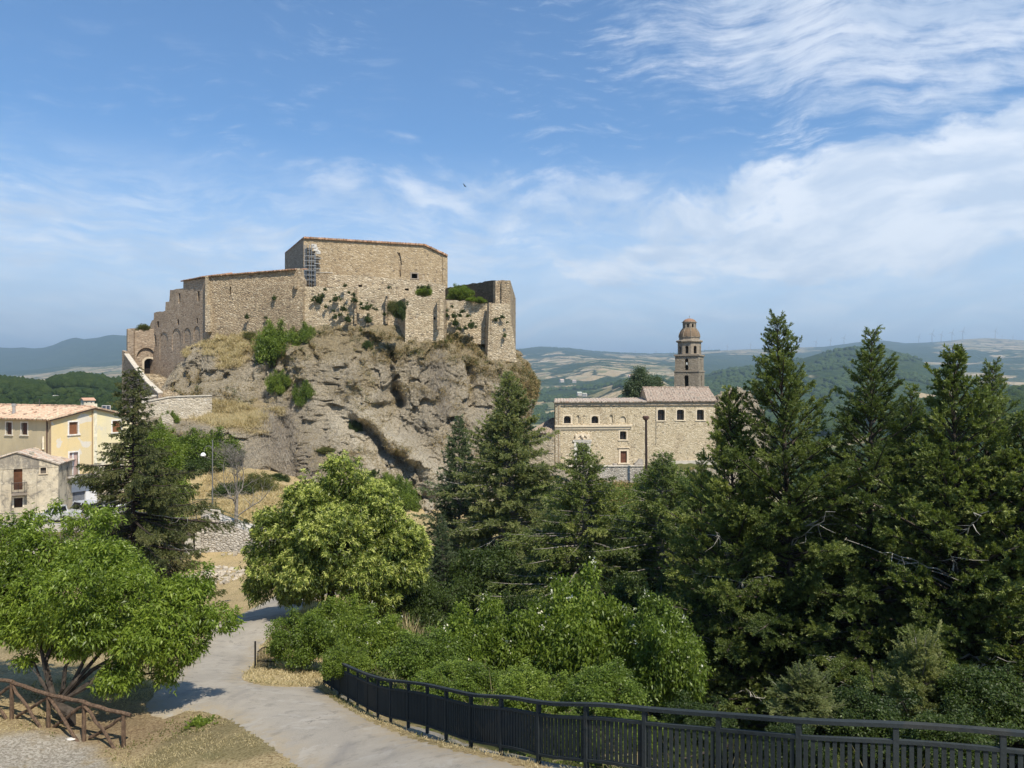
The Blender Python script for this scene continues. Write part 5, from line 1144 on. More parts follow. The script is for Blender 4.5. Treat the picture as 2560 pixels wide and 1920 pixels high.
mb = MB(); slab('', OP, ot[0][0], ot[-1][0]-.05, OP.uv(70, 1171)[1], OP.uv(70, 1169.6)[1], -.1, .03, None, None, False, mb); mb.build('string_course', om, old)
# small houses far off
def farm(px, py, d, w, h, rz, wc, rc, lab, base=None):
    z = (960-py)/F*d; x = (px-1280)/F*d
    w = w*.5; h = h*.42; o = empty('farmhouse', (x, d, z), rz, lab, 'farmhouse'); mb = MB(); mb.box((0, 0, h/2-2), (w, w*.7, h+4)); mb.prism([(-w/2, -w*.35+.05, h), (-w/2, w*.35-.05, h), (-w/2, 0, h+w*.17)], (w, 0, 0)); mb.build('wall', mat_plain('farm wall', wc, .9, scale=.3), o)
    mb = MB(); 
    for s in (-1, 1): mb.prism([(-w/2-.4, s*(w*.35+.5), h-.15), (w/2+.4, s*(w*.35+.5), h-.15), (w/2+.4, 0, h+w*.19), (-w/2-.4, 0, h+w*.19)][::s], (0, 0, .3))
    mb.build('roof', mat_plain('farm roof', rc, .9, scale=.3), o)
    mb = MB(); 
    for s in (-.25, .2): mb.box((w*s, -w*.35-.02, h*.55), (w*.09, .12, h*.25))
    mb.build('window', dark_in, o)
farm(219, 1011, 330, 14*.62, 4.2, .9, (.60, .52, .40), (.50, .30, .2), 'small farmhouse with terracotta roof behind the solar panel')
farm(143, 1000, 560, 10, 5, .1, (.72, .70, .66), (.62, .58, .52), 'small white shed in the field left of the terracotta farmhouse')
farm(1448, 986, 2150, 26, 11, .3, (.42, .39, .34), (.50, .52, .42), 'white farm building among trees in the valley left of the church tree')
farm(1462, 988, 2130, 22, 9, -.4, (.42, .39, .34), (.50, .48, .38), 'lower white farm building beside the larger farm in the valley')
farm(1404, 954, 3600, 40, 18, .5, (.42, .39, .34), (.62, .45, .36), 'pale farmhouse farther up the valley above the tan fields')
farm(1436, 955, 3550, 34, 16, -.2, (.42, .39, .34), (.60, .44, .36), 'second pale house right of the upper valley farmhouse')
farm(1576, 943, 3100, 30, 14, .2, (.46, .40, .35), (.70, .42, .34), 'pinkish farmhouse on the rise behind the dark tree by the church')
farm(1660, 953, 2900, 26, 12, .2, (.46, .38, .32), (.66, .40, .30), 'small pink house on the hillside just left of the bell tower')
# white warehouses on the left plain
farm(88, 958, 3900, 60, 12, .1, (.85, .85, .85), (.75, .75, .75), 'long white shed on the pale plain below the blue mountain')
farm(112, 957, 3950, 50, 11, -.2, (.85, .85, .85), (.72, .72, .72), 'second white shed right of the long one on the pale plain')

# ================================================================ street, cars, viaduct
conc = mat_plaster('stained concrete', (.44, .41, .36), (.54, .50, .44), (.36, .33, .28), (.17, .155, .135), .4, .3, .7)
via = empty('viaduct', label='stained concrete viaduct with sloping pillars carrying the street beside the rubble slope', cat='viaduct')
VP = Plane((-150, 71), (502, 71.5)); vs = lambda px: VP.uv(px, 1300)[0]
slab('deck', VP, vs(-150), vs(500), -13.55, -12.9, -.2, .9, conc, via)
wall('back_wall', VP, rect(0, vs(500), -19, -13.56), .4, mat_plaster('pale patched wall', (.58, .52, .43), (.66, .60, .50), (.44, .40, .34), (.25, .22, .18), .5, .3, .4), via, off=-.6)
for px_ in (-60, 80, 250, 345, 470): 
    s = vs(px_); mb = MB(); mb.hexa([VP.p3(s-.3, -19, 1.3), VP.p3(s+1.2, -19, 1.3), VP.p3(s+.7, -19, -.6), VP.p3(s+.1, -19, -.6)], [VP.p3(s-.05, -13.56, .3), VP.p3(s+.55, -13.56, .3), VP.p3(s+.55, -13.56, -.6), VP.p3(s-.05, -13.56, -.6)]); mb.build('pillar', conc, via)
VR = Plane((502, 70.5), (506, 73), True); wall('end_wall', VR, rect(.02, VR.L, -19, -13.0), .5, tm, via)
RW = Plane((502, 71.2), (700, 70.5)); rw = [RW.uv(502, 1290), RW.uv(540, 1299), RW.uv(600, 1322), RW.uv(660, 1345), RW.uv(700, 1352)]
rwm = mat_stone('ramp wall stone', [(.42, .38, .32), (.52, .48, .42), (.60, .56, .50)], 3.0, 1.5, .7, .5, .3)
wall('ramp_wall', RW, rw[::-1]+[(rw[0][0], -19), (rw[-1][0], -19)], .5, rwm, via)
RW2 = Plane((502, 73.4), (560, 73)); wall('ramp_wall', RW2, [RW2.uv(502, 1272), RW2.uv(545, 1277), RW2.uv(556, 1310), RW2.uv(502, 1310)], .4, mat_plain('pale parapet', (.42, .38, .31), .9), via)
mb = MB(); mb.prism([RW.p3(0, rw[0][1]-.05, -.4), RW.p3(rw[-1][0], rw[-1][1]-.05, -.4), RW.p3(rw[-1][0], rw[-1][1]-.05, -2.6), RW.p3(0, rw[0][1]-.05, -2.6)], (0, 0, -.3)); mb.build('ramp', conc, via)
def rail(name, pts, hgt, lab, mat, bars=True, post=1.8, rails=(1.0, .12), gap=.13):
    o = empty(name, label=lab, cat='railing'); P_ = resample([tuple(p) for p in pts], .5) if len(pts) > 2 else np.array([np.array(pts[0])*(1-t)+np.array(pts[1])*t for t in np.linspace(0, 1, max(2, int(math.dist(pts[0], pts[1])/.5)))])
    L = np.r_[0, np.cumsum(np.linalg.norm(np.diff(P_, axis=0), axis=1))]; at = lambda s, z: (np.interp(s, L, P_[:, 0]), np.interp(s, L, P_[:, 1]), np.interp(s, L, P_[:, 2])+z)
    for f in rails: MB().tube([at(s, hgt*f) for s in L], .028, 5).build('rail', mat, o)
    n = max(1, round(L[-1]/post))
    for k in range(n+1): MB().tube([at(L[-1]*k/n, 0), at(L[-1]*k/n, hgt*1.03)], .035, 5).build('post', mat, o)
    if bars:
        mb = MB(); s = gap
        while s < L[-1]: mb.tube([at(s, hgt*rails[-1]), at(s, hgt)], .013, 4, False); s += gap
        mb.build('bars', mat, o)
    return o
gi = mat_plain('grey blue railing', (.10, .12, .14), .5, .4); ggr = mat_plain('dark green railing', (.025, .055, .04), .5, .3)
rail('street_railing', [tuple(VP.p3(vs(x), -12.9, .75)) for x in (-140, 230)], 1.05, 'grey street railing along the viaduct edge in front of the parked cars', gi)
rail('street_railing', [tuple(VP.p3(vs(x), -12.9, .75)) for x in (262, 499)], 1.05, 'dark railing on the viaduct behind the tall spruce', gi, gap=.16)
rail('ramp_railing', [(*RW.p3(a_, z_, -.15),) for a_, z_ in rw[:4]], 1.0, 'dark green railing running down beside the sloping ramp wall', ggr, False, 2.2, (1., .66, .33))
rail('ramp_railing', [P(482, 1262+22, 75), P(540, 1262+20, 75.5)], 1.35, 'dark green mesh railing at the top of the ramp by the street lamp', ggr, True, 2.0, (1., .5, .05), .1)
rail('ramp_railing', [P(600, 1340, 76), P(690, 1350, 77)], 1.1, 'dark green railing behind the bare tree, partly behind the yellow green tree', ggr, True, 2.0, (1., .1), .2)
rail('yard_railing', [P(268, 1290, 79), P(305, 1285, 84)], 1.2, 'thin grey railing beside the yellow house under the spruce', iron, True, 1.5)
def car(name, loc, rz, L_, kind, col, lab):
    o = empty(name, loc, rz, lab, 'car'); pm = mat_plain('car paint', col, .25, .2, .03, spec=.6); gm = glass; tyre = mat_plain('tyre', (.02, .02, .02), .8)
    W_ = 1.72; hl = L_/2
    low_ = [(-hl, .35), (-hl, .8), (-hl+.1, .95), (-hl*.45, 1.0), (hl*.5, 1.0), (hl*.92, .86), (hl, .7), (hl, .35), (hl*.75, .28), (-hl*.75, .28)]
    if kind == 'pickup': top = [(-hl*.12, .98), (-hl*.08, 1.55), (hl*.22, 1.6), (hl*.5, .98)]
    elif kind == 'van': top = [(-hl*.96, .95), (-hl*.9, 1.75), (hl*.3, 1.8), (hl*.62, .95)]
    else: top = [(-hl*.85, .96), (-hl*.62, 1.42), (hl*.15, 1.46), (hl*.48, .96)]
    mb = MB(); mb.prism([(x, -W_/2, z) for x, z in low_], (0, W_, 0)); b = mb.build('body', pm, o)
    mo = b.modifiers.new('bevel', 'BEVEL'); mo.width = .06; mo.segments = 2
    mb = MB(); mb.hexa([(top[0][0], -.78, top[0][1]), (top[3][0], -.78, top[3][1]), (top[3][0], .78, top[3][1]), (top[0][0], .78, top[0][1])], [(top[1][0], -.68, top[1][1]-.06), (top[2][0], -.68, top[2][1]-.06), (top[2][0], .68, top[2][1]-.06), (top[1][0], .68, top[1][1]-.06)]); mb.build('windows', gm, o)
    mb = MB(); mb.box(((top[1][0]+top[2][0])/2, 0, top[1][1]-.02), (top[2][0]-top[1][0]+.1, 1.42, .09))
    for a_, b_ in ((top[0], top[1]), (top[3], top[2])):
        for y in (-1, 1): mb.tube([(a_[0], y*.79, a_[1]), (b_[0], y*.69, b_[1])], .05, 4)
    m_ = [(top[0][0]+top[3][0])/2, (top[1][0]+top[2][0])/2]
    for y in (-1, 1): mb.tube([(m_[0], y*.795, .96), (m_[1], y*.69, top[1][1])], .045, 4)
    mb.build('roof', pm, o)
    for x in (-hl*.62, hl*.62):
        for y in (-1, 1):
            w = MB(); n = 16; pts = [(x+.33*math.cos(2*math.pi*k/n), y*.87-.1, .33+.33*math.sin(2*math.pi*k/n)) for k in range(n)]; w.prism(pts, (0, .2, 0)); w = w.build('wheel', tyre, o)
            h_ = MB(); h_.prism([(x+.19*math.cos(2*math.pi*k/n), y*.87-.11, .33+.19*math.sin(2*math.pi*k/n)) for k in range(n)], (0, .22, 0)); h_.build('hubcap', mat_plain('alloy', (.45, .45, .46), .35, .7), w)
    for y in (-1, 1):
        mb = MB(); mb.box((hl-.02, y*.62, .72), (.1, .32, .15)); mb.build('headlight', mat_plain('headlight', (.75, .75, .72), .2), o)
        mb = MB(); mb.box((-hl+.01, y*.68, .75), (.08, .2, .25)); mb.build('tail_light', mat_plain('tail light', (.4, .02, .02), .3), o)
    return o
car('pickup_truck', (P(150, 1300, 75.5)[0], 75.5, -13.55), math.pi+.05, 4.9, 'pickup', (.62, .64, .64), 'white pickup truck parked on the street before the old house')
car('parked_van', (P(212, 1300, 77.5)[0], 77.5, -13.55), math.pi-.5, 4.0, 'van', (.60, .62, .64), 'silver car parked in front of the grey garage door')
car('parked_car', (P(-26, 1300, 74.5)[0], 74.5, -13.55), .1, 4.2, 'car', (.10, .18, .34), 'blue car at the left edge of the street')
car('parked_car', (P(275, 1300, 80)[0], 80, -13.55), .3, 4.0, 'car', (.62, .63, .63), 'white car half hidden behind the spruce on the street')
sl = empty('street_lamp', label='slim grey street lamp with a white bell shade on a curved arm', cat='street lamp')
b_ = P(531, 1262, 78); t_ = P(531.5, 1100, 78); MB().tube([b_, t_], [.07, .05], 8).build('pole', mat_plain('grey post', (.20, .20, .19), .5, .4), sl)
z0 = P(531, 1120, 78)[2]; xx = b_[0]; mb = MB(); mb.tube([(xx-.02, 78, z0-.9)]+[(xx-.42+.42*math.cos(a), 78, z0-.2+.42*math.sin(a)) for a in np.linspace(0, math.pi, 9)]+[(xx-.84, 78, z0-.35)], .03, 5); mb.build('arm', mat_plain('grey arm', (.22, .22, .21), .5, .4), sl)
q = P(508, 1137, 78); MB().lathe([(.27, 0), (.26, .15), (.17, .3), (.05, .36)], (q[0], q[1], q[2]-.14), 12).build('lamp_shade', mat_plain('white shade', (.85, .85, .84), .4), sl, True)

# ================================================================ metal railing along the lane
rl = empty('lane_railing', label='long curved dark grey metal railing along the lane above the shrubs', cat='railing')
rm = mat_plaster('dark painted steel', (.026, .034, .037), (.040, .048, .050), (.085, .075, .06), (.014, .016, .018), .25, .25, .5)
FQ = resample(FEN, .05); FL = np.r_[0, np.cumsum(np.linalg.norm(np.diff(FQ, axis=0), axis=1))]
ext = [(9.3, 9.05, -5.3)]; 
def fat(s, z=0., off=0.):
    if s < 0: p = FQ[0]+(FQ[0]-FQ[2])/np.linalg.norm(FQ[0]-FQ[2])*(-s)
    else: p = np.array([np.interp(s, FL, FQ[:, k]) for k in range(3)])
    return Vector((p[0], p[1], p[2]+z))
RH = 1.15
def ftan(s): t = fat(s+.1)-fat(s-.1); t.z = 0; return t.normalized()
def rbar(s, z0, z1, w, t):     # rectangular upright; w along the fence, t across
    mb = MB(); u = ftan(s); n = Vector((u.y, -u.x, 0)); p = fat(s)
    mb.hexa([p+u*a+n*b+Vector((0, 0, z0)) for a, b in ((-w/2, -t/2), (w/2, -t/2), (w/2, t/2), (-w/2, t/2))], [p+u*a+n*b+Vector((0, 0, z1)) for a, b in ((-w/2, -t/2), (w/2, -t/2), (w/2, t/2), (-w/2, t/2))]); return mb
def rlong(z, h, t, name):
    mb = MB(); ss = np.arange(-3.6, FL[-1]+.01, .3); V = []
    for s in ss:
        u = ftan(s); n = Vector((u.y, -u.x, 0)); p = fat(s)
        V += [p+n*b+Vector((0, 0, z+c)) for b, c in ((-t/2, -h/2), (t/2, -h/2), (t/2, h/2), (-t/2, h/2))]
    m_ = len(ss); Fc = [(4*i+k, 4*i+(k+1) % 4, 4*i+4+(k+1) % 4, 4*i+4+k) for i in range(m_-1) for k in range(4)]+[(3, 2, 1, 0), (4*m_-4, 4*m_-3, 4*m_-2, 4*m_-1)]
    mb.add(V, Fc); return mb.build(name, rm, rl)
rlong(RH-.03, .055, .10, 'handrail'); rlong(RH-.26, .05, .06, 'mid_rail'); rlong(.16, .05, .06, 'bottom_rail')
npost = int((FL[-1]+3.6)/1.24); bays = []
posts = [FL[-1]-k*(FL[-1]+3.6-.3)/npost for k in range(npost+1)]
for s in posts: rbar(s, -.08, RH-.058, .07, .07).build('post', rm, rl)
bars = []
for a_, b_ in zip(posts[1:], posts[:-1]):
    nb = 13
    for k in range(1, nb): bars.append(a_+(b_-a_)*k/nb)
bars.sort(key=lambda s: fat(s).y); 
def bmk(s): return rbar(s, .186, RH-.286, .056, .026)
for s in bars[:96]: bmk(s).build('baluster', rm, rl)
mb = MB()
for s in bars[96:]: q = bmk(s); mb.add(q.v, q.f)
tag(mb.build('balusters', rm, rl), kind='stuff')
# low kerb wall that carries it
mb = MB(); ss = np.arange(-3.6, FL[-1]+.01, .35); V = []; r = random.Random(2)
for s in ss:
    u = ftan(s); n = Vector((u.y, -u.x, 0)); p = fat(s)
    V += [p+n*b+Vector((0, 0, c+r.uniform(-.012, .012))) for b, c in ((-.17, -.9), (.17, -.9), (.16, -.03), (-.15, -.03))]
m_ = len(ss); mb.add(V, [(4*i+k, 4*i+(k+1) % 4, 4*i+4+(k+1) % 4, 4*i+4+k) for i in range(m_-1) for k in range(4)]+[(3, 2, 1, 0), (4*m_-4, 4*m_-3, 4*m_-2, 4*m_-1)])
tag(mb.build('kerb', mat_plaster('mossy kerb concrete', (.26, .24, .20), (.20, .185, .15), (.10, .10, .06), (.07, .065, .05), .8, .6, .5)), 'low mossy concrete kerb wall under the curved metal railing', 'kerb')

# ================================================================ rustic wooden fence
wf = empty('wooden_fence', label='rustic brown pole fence with crossed braces around the peach tree', cat='fence')
logm, T = newmat('weathered log'); o = T.node('ShaderNodeTexCoord').outputs['Object']; n = T.noise(T.mapping(o, (9, 9, 2.5)), 2., 5, .7)
finish(T, T.mix(T.step(n, .3, .7), (.050, .034, .024), (.17, .115, .078)), .85, T.bump(n, .6, .02), 0, .15)
pp_ = [(-160, 1765, 22.9, 1680), (-65, 1778, 22.6, 1692), (29.5, 1794, 22.2, 1707), (121, 1822, 21.8, 1738), (210, 1850, 21.4, 1758), (309, 1877, 21.2, 1788)]
ft = []
for px_, yb, d_, yt in pp_:
    b_ = Vector(P(px_, yb, d_)); t_ = Vector((b_.x, b_.y, P(px_, yt, d_)[2])); b_.z -= .15; ft.append((b_, t_)); MB().tube([b_, t_], [.062, .055], 8).build('post', logm, wf)
def wob(a, b, n=6, amp=.02, r=random.Random(6)): return [a.lerp(b, k/n)+Vector((r.uniform(-amp, amp), r.uniform(-amp, amp), r.uniform(-amp, amp))) for k in range(n+1)]
hp = [t+Vector((0, -.02, .03)) for b, t in ft]; hp[-1] += Vector((.16, 0, -.02))
for a_, b_ in zip(hp[:-1], hp[1:]): MB().tube(wob(a_, b_+(b_-a_).normalized()*.06), .055, 8).build('rail', logm, wf)
for k in range(len(ft)-1):
    (b0, t0), (b1, t1) = ft[k], ft[k+1]
    MB().tube(wob(t0+Vector((.05, -.05, -.05)), b1+Vector((-.12, -.06, .12))), .045, 7).build('brace', logm, wf)
    MB().tube(wob(b0+Vector((.12, .06, .16)), t1+Vector((-.05, .05, -.08))), .045, 7).build('brace', logm, wf)
# old garden gate by the verge
gt_ = empty('garden_gate', label='small dark arched wooden gate and post by the grassy verge of the lane', cat='gate')
gx, gy = onground(638, 1674); g2x, g2y = onground(700, 1664); A_g = Vector((gx, gy, float(height0(gx, gy)))); B_g = Vector((g2x, g2y-.5, float(height0(g2x, g2y))))
MB().tube([A_g+Vector((0, 0, -.1)), A_g+Vector((0, 0, 1.12))], .035, 6).build('post', blackiron, gt_)
uu = (B_g-A_g); mb = MB(); 
for k in range(13):
    t = .10+.82*k/12; h_ = .78+.22*math.sin(math.pi*k/12); q = A_g+uu*t; mb.tube([q+Vector((0, 0, .1)), q+Vector((0, 0, h_-.1))], .014, 4)
mb.build('pickets', blackiron, gt_); mb = MB(); mb.tube([A_g+uu*(.10+.82*k/12)+Vector((0, 0, .70+.22*math.sin(math.pi*k/12))) for k in range(13)], .02, 5); mb.tube([A_g+uu*.08+Vector((0, 0, .35)), A_g+uu*.94+Vector((0, 0, .35))], .02, 5); mb.build('gate_rail', blackiron, gt_)
# wind turbines on the far ridge
tb = empty('wind_turbine', (0, 0, 0), 0, 'pale wind turbine on the skyline', 'wind turbine', 'wind turbines on the far ridge')
tmw = mat_plain('white turbine', (.42, .44, .47), .6)
MB().tube([(0, 0, -15), (0, 0, 82)], [4.2, 3.0], 8).build('tower', tmw, tb); mb = MB(); mb.box((0, -1, 83.5), (4, 9, 4)); mb.build('nacelle', tmw, tb)
mb = MB()
for k in range(3):
    a = k*2*math.pi/3+.4; mb.tube([(0, -6, 83.5), (16*math.sin(a), -6, 83.5+16*math.cos(a)), (44*math.sin(a), -6, 83.5+44*math.cos(a))], [2.4, 2.6, 1.2], 5)
mb.build('rotor', tmw, tb)
tl = [(1588, .55), (1640, .55), (1692, .6), (1772, .62), (1818, .75), (1876, .85), (2040, .9), (2076, 1.0), (2110, 1.05), (2297, 1.0), (2330, 1.35), (2353, 1.15), (2380, 1.25), (2407, 1.35), (2488, 1.25), (2505, .55), (2532, .6)]
ordn = ['first', 'second', 'third', 'fourth', 'fifth', 'sixth', 'seventh', 'eighth', 'ninth', 'tenth', 'eleventh', 'twelfth', 'thirteenth', 'fourteenth', 'fifteenth', 'sixteenth', 'seventeenth']
for k, (px_, s) in enumerate(tl):
    loc = ((px_-1280)/F*9500, 9500., (960-float(skyR(px_)))/F*9500-8); lb = ordn[k]+' pale wind turbine from the left along the far skyline'
    if k == 0: tb.location = loc; tb.scale = (s,)*3; tb['label'] = lb
    else: c = copy_tree(tb, None, loc, .1*math.sin(k*2), s, lb)
# a bird
mb = MB(); q = P(1162, 465, 70); mb.lathe([(.01, -.22), (.06, -.1), (.07, .05), (.03, .2), (.01, .25)], (0, 0, 0), 8); mb.prism([(0, -.02, -.08), (0, .02, .1), (.5, .25, .0), (.62, .3, -.08), (.3, .1, -.12)], (0, .012, .004)); mb.prism([(0, -.02, -.08), (0, .02, .1), (-.45, .3, .02), (-.6, .4, -.06), (-.3, .12, -.12)], (0, .012, .004))
bd = mb.build('bird', mat_plain('dark bird', (.03, .028, .026), .8)); bd.location = q; bd.scale = (.4,)*3; bd.rotation_euler = (math.radians(70), .5, .9); tag(bd, 'small dark bird gliding in the blue sky above the castle', 'bird')
# ================================================================ vegetation
def leafarr(C_, D, L, W, droop=0., rng=RNG):
    n = len(C_); L = np.broadcast_to(L, n)[:, None]; W = np.broadcast_to(W, n)[:, None]
    D = unit(D); S = unit(np.cross(D, rdir(n, rng)+np.array([0, 0, .6])))
    m = C_+D*L*.45; t = C_+D*L; t[:, 2] -= droop*L[:, 0]
    return np.stack([C_, m+S*W/2, t, m-S*W/2], 1)
def leafobj(name, quads, mat, parent, var):
    q = np.concatenate(quads); v = np.concatenate(var); n = len(q)
    me = npmesh(name, q.reshape(-1, 3), np.arange(n*4).reshape(n, 4), False, {'var': ('FACE', v)})
    return link(name, me, mat, parent)
bark = mat_plain('rough bark', (.060, .048, .038), .95, var=.5, scale=5); barkg = mat_plain('grey bark', (.20, .18, .155), .9, var=.35, scale=5); darkbark = mat_plain('dark bark', (.035, .026, .02), .95, var=.4, scale=5)
deadm = mat_plain('bleached dead wood', (.42, .39, .34), .9, var=.3, scale=4)
cyp = mat_leaf('cypress foliage', [(0, (.028, .044, .012)), (.35, (.085, .118, .032)), (.7, (.175, .215, .06)), (1, (.32, .35, .12))], .3)
fir = mat_leaf('fir foliage', [(0, (.045, .062, .024)), (.4, (.14, .17, .065)), (.75, (.25, .275, .115)), (1, (.36, .37, .18))], .32)
firb = mat_leaf('dark blue fir foliage', [(0, (.028, .046, .026)), (.4, (.075, .11, .055)), (.75, (.14, .185, .09)), (1, (.21, .25, .13))], .28)
spr = mat_leaf('spruce foliage', [(0, (.028, .036, .012)), (.4, (.075, .090, .026)), (.7, (.125, .135, .045)), (.9, (.20, .18, .08)), (1, (.25, .19, .11))], .25)
peachm = mat_leaf('peach leaves', [(0, (.040, .065, .010)), (.4, (.135, .20, .026)), (.75, (.24, .32, .05)), (1, (.38, .44, .10))], .32, .42)
chm = mat_leaf('chestnut leaves', [(0, (.045, .070, .012)), (.5, (.13, .17, .03)), (1, (.25, .28, .06))], .3, .42)
chf = mat_leaf('chestnut catkins', [(0, (.34, .40, .09)), (.5, (.50, .56, .17)), (1, (.66, .69, .30))], .3, .7)
shg = mat_leaf('shrub leaves', [(0, (.030, .052, .008)), (.35, (.105, .155, .022)), (.7, (.20, .27, .042)), (1, (.32, .38, .085))], .34, .45)
shd = mat_leaf('dark shrub leaves', [(0, (.018, .034, .008)), (.5, (.055, .085, .018)), (1, (.12, .165, .04))], .3, .5)
sho = mat_leaf('olive shrub leaves', [(0, (.045, .052, .014)), (.5, (.115, .125, .032)), (1, (.21, .21, .07))], .28, .6)
strawm = mat_leaf('dry grass', [(0, (.32, .25, .13)), (.5, (.52, .43, .26)), (1, (.66, .57, .37))], .25, .8, .1, .1)
twigm = mat_leaf('dry grey stems', [(0, (.21, .175, .14)), (.5, (.32, .28, .23)), (1, (.46, .42, .35))], .0, .9, .1, .1)

def conifer(name, seed, H, R, mat, wood, nb=230, top=.55, asc=(55, 5), droop=.05, tip=.10, twd=7., twl=.30, hang=.0, nd=42, nL=.11, nW=.038, base=.06, lean=(0, 0), irr=.35, power=.85, dead=0, shape=None, tmax=.6):
    r = np.random.default_rng(seed); root = empty(name); q = []; var = []; mb = MB()
    tr = lambda z: np.array([lean[0]*(z/H)**2, lean[1]*(z/H)**2, z])
    mb.tube([tr(z) for z in np.linspace(-.6, H*.985, 14)], [max(.012, H*.0135*(1-z/H)**.85) for z in np.linspace(0, H*.985, 14)], 8)
    mb.build('trunk', wood, root)
    bm = MB(); dm = MB()
    lobes = 1+irr*np.array([vn(np.array([[k*.9, seed, j*1.3]]), 5)[0] for k in range(24) for j in range(12)]).reshape(24, 12)
    for i in range(nb):
        t = 1-((i+.5)/nb)**.62 if False else (i+r.uniform(0, 1))/nb           # 0 top .. 1 bottom
        z = H*(1-t*(1-base)); az_ = i*2.39996+r.uniform(-.5, .5)
        rr = R*(shape(t) if shape else min(1., (t/.95)**power))*lobes[int(t*23), int((az_ % (2*math.pi))/(2*math.pi)*11.99)]*r.uniform(.72, 1.12)+.18
        if t > .93 and r.random() < .4: continue
        a = math.radians(asc[0]*(1-t)**1.6+asc[1]*(1-(1-t)**1.6)+r.uniform(-9, 9))
        L = rr/max(.35, math.cos(a)); s = np.linspace(0, L, 9); p0 = tr(z)
        hx = np.cos(az_)*np.cos(a)*s; hy = np.sin(az_)*np.cos(a)*s; hz = np.sin(a)*s-droop*s**2+tip*np.maximum(0, s-L*.6)**2
        pts = np.stack([p0[0]+hx, p0[1]+hy, z+hz], 1)
        isdead = dead and t > .45 and r.random() < dead
        (dm if isdead else bm).tube(pts[[0, 3, 6, 8]] if not isdead else pts+r.normal(size=pts.shape)*.05, [.012+.013*L, .010+.009*L, .008+.004*L, .004] if not isdead else list(np.linspace(.03, .006, 9)), 4, False)
        if isdead:
            for k in range(5):
                b_ = pts[r.integers(3, 8)]; e_ = b_+np.array([r.normal()*.5, r.normal()*.5, r.uniform(-.6, .1)]); dm.tube([b_, (b_+e_)/2+r.normal(size=3)*.06, e_], [.012, .008, .003], 3, False)
            continue
        # side twigs
        s0 = .12 if L < 1 else .22
        nt = max(4, int(L*twd)); u = np.sort(r.uniform(s0, 1, nt)); c = np.stack([np.interp(u*L, s, pts[:, k]) for k in range(3)], 1)
        d = unit(np.gradient(pts, axis=0)); di = unit(np.stack([np.interp(u*L, s, d[:, k]) for k in range(3)], 1))
        side = unit(np.cross(di, np.array([0, 0, 1.])))*np.where(r.random(nt) < .5, 1, -1)[:, None]
        td = unit(di*r.uniform(.5, 1., (nt, 1))+side*r.uniform(.3, 1.0, (nt, 1))+np.array([0, 0, 1.])*r.uniform(-.55, .65, (nt, 1))-np.array([0, 0, hang]))
        tl = (twl*L*(1.15-u)+.16)*r.uniform(.6, 1.25, nt)
        tl = np.minimum(tl, tmax)
        # needles on twigs and on the branch tip
        cnt = np.maximum(4, (tl*nd).astype(int)); idx = np.repeat(np.arange(nt), cnt); f = r.random(len(idx))**.7
        dd = td[idx]; P_ = c[idx]+dd*(f*tl[idx])[:, None]; P_[:, 2] -= hang*.4*(f*tl[idx])**2
        nd_ = unit(dd*.9+rdir(len(idx), r)*.75+np.array([0, 0, .15-hang*.5])); P_ = P_+rdir(len(idx), r)*.018
        q.append(leafarr(P_, nd_, nL*r.uniform(.7, 1.25, len(idx)), nW*r.uniform(.7, 1.2, len(idx)), 0, r))
        tv = np.clip(r.normal(.38, .16)+r.normal(0, .07, nt), 0, 1)[idx]+f*.28+r.normal(0, .07, len(idx)); var.append(np.clip(tv, 0, 1))  # colour lightens towards twig tips, painting in light caught there
    bm.build('branches', wood, root)
    if dm.v: dm.build('dead_branches', deadm, root)
    leafobj('crown', q, mat, root, var); return root

def crownpts(lobes, n, rng, shell=.72, noise=.22, inner=.2, seed=0, gap=-.22):
    """points spread on and inside overlapping lobes: returns positions and outward directions"""
    lo = np.array(lobes, float); w = lo[:, 3]**2; k = rng.choice(len(lo), n*2, p=w/w.sum()); d = rdir(n*2, rng)
    rad = np.where(rng.random(n*2) < inner, rng.uniform(.3, .8, n*2), rng.uniform(shell, 1.06, n*2))
    rad = rad*(1+noise*1.6*vn(d*2.2+k[:, None]*7.7+seed, 3)); r_ = lo[k, 3]
    sq = lo[k, 4] if lo.shape[1] > 4 else 1.
    p = lo[k, :3]+d*(rad*r_)[:, None]*np.stack([np.ones(n*2), np.ones(n*2), np.ones(n*2)*sq], 1)
    inside = np.zeros(n*2, bool)
    for j in range(len(lo)):
        q_ = np.linalg.norm(p-lo[j, :3], axis=1)/lo[j, 3]; inside |= (q_ < .62) & (j != k)
    keep = ~inside | (rng.random(n*2) < .15)
    cen = (lo[:, :3]*w[:, None]).sum(0)/w.sum(); out = unit(unit(p-lo[k, :3])+.35*unit(p-cen))
    rm_ = float(np.mean(lo[:, 3])); g_ = vn(p/(rm_*.42)+seed, 12)+.5*vn(p/(rm_*.18), 13)
    keep &= (g_ > gap) | (rng.random(n*2) < .12)
    return p[keep][:n], out[keep][:n]
def limbs(mb, base, fork, tips, r0, rng, nseg=5, sub=0, pts=None):
    for t in tips:
        t = np.array(t); b = np.array(fork); L = np.linalg.norm(t-b); P_ = []
        for k in range(nseg+1):
            f = k/nseg; P_.append(b+(t-b)*f+np.array([0, 0, L*.10*math.sin(math.pi*f)])+rng.normal(size=3)*L*.03*(0 < k < nseg))
        mb.tube(P_, list(np.linspace(r0, r0*.18, nseg+1)), 6, False)
        if pts is not None:
            dd = np.linalg.norm(pts-t, axis=1); near = np.argsort(dd)[:400]
            for j in rng.choice(near, sub):
                a_ = P_[rng.integers(2, nseg+1)]; e_ = pts[j]; mb.tube([a_, (a_+e_)/2+rng.normal(size=3)*.05*L, e_], [r0*.22, r0*.12, r0*.04], 4, False)
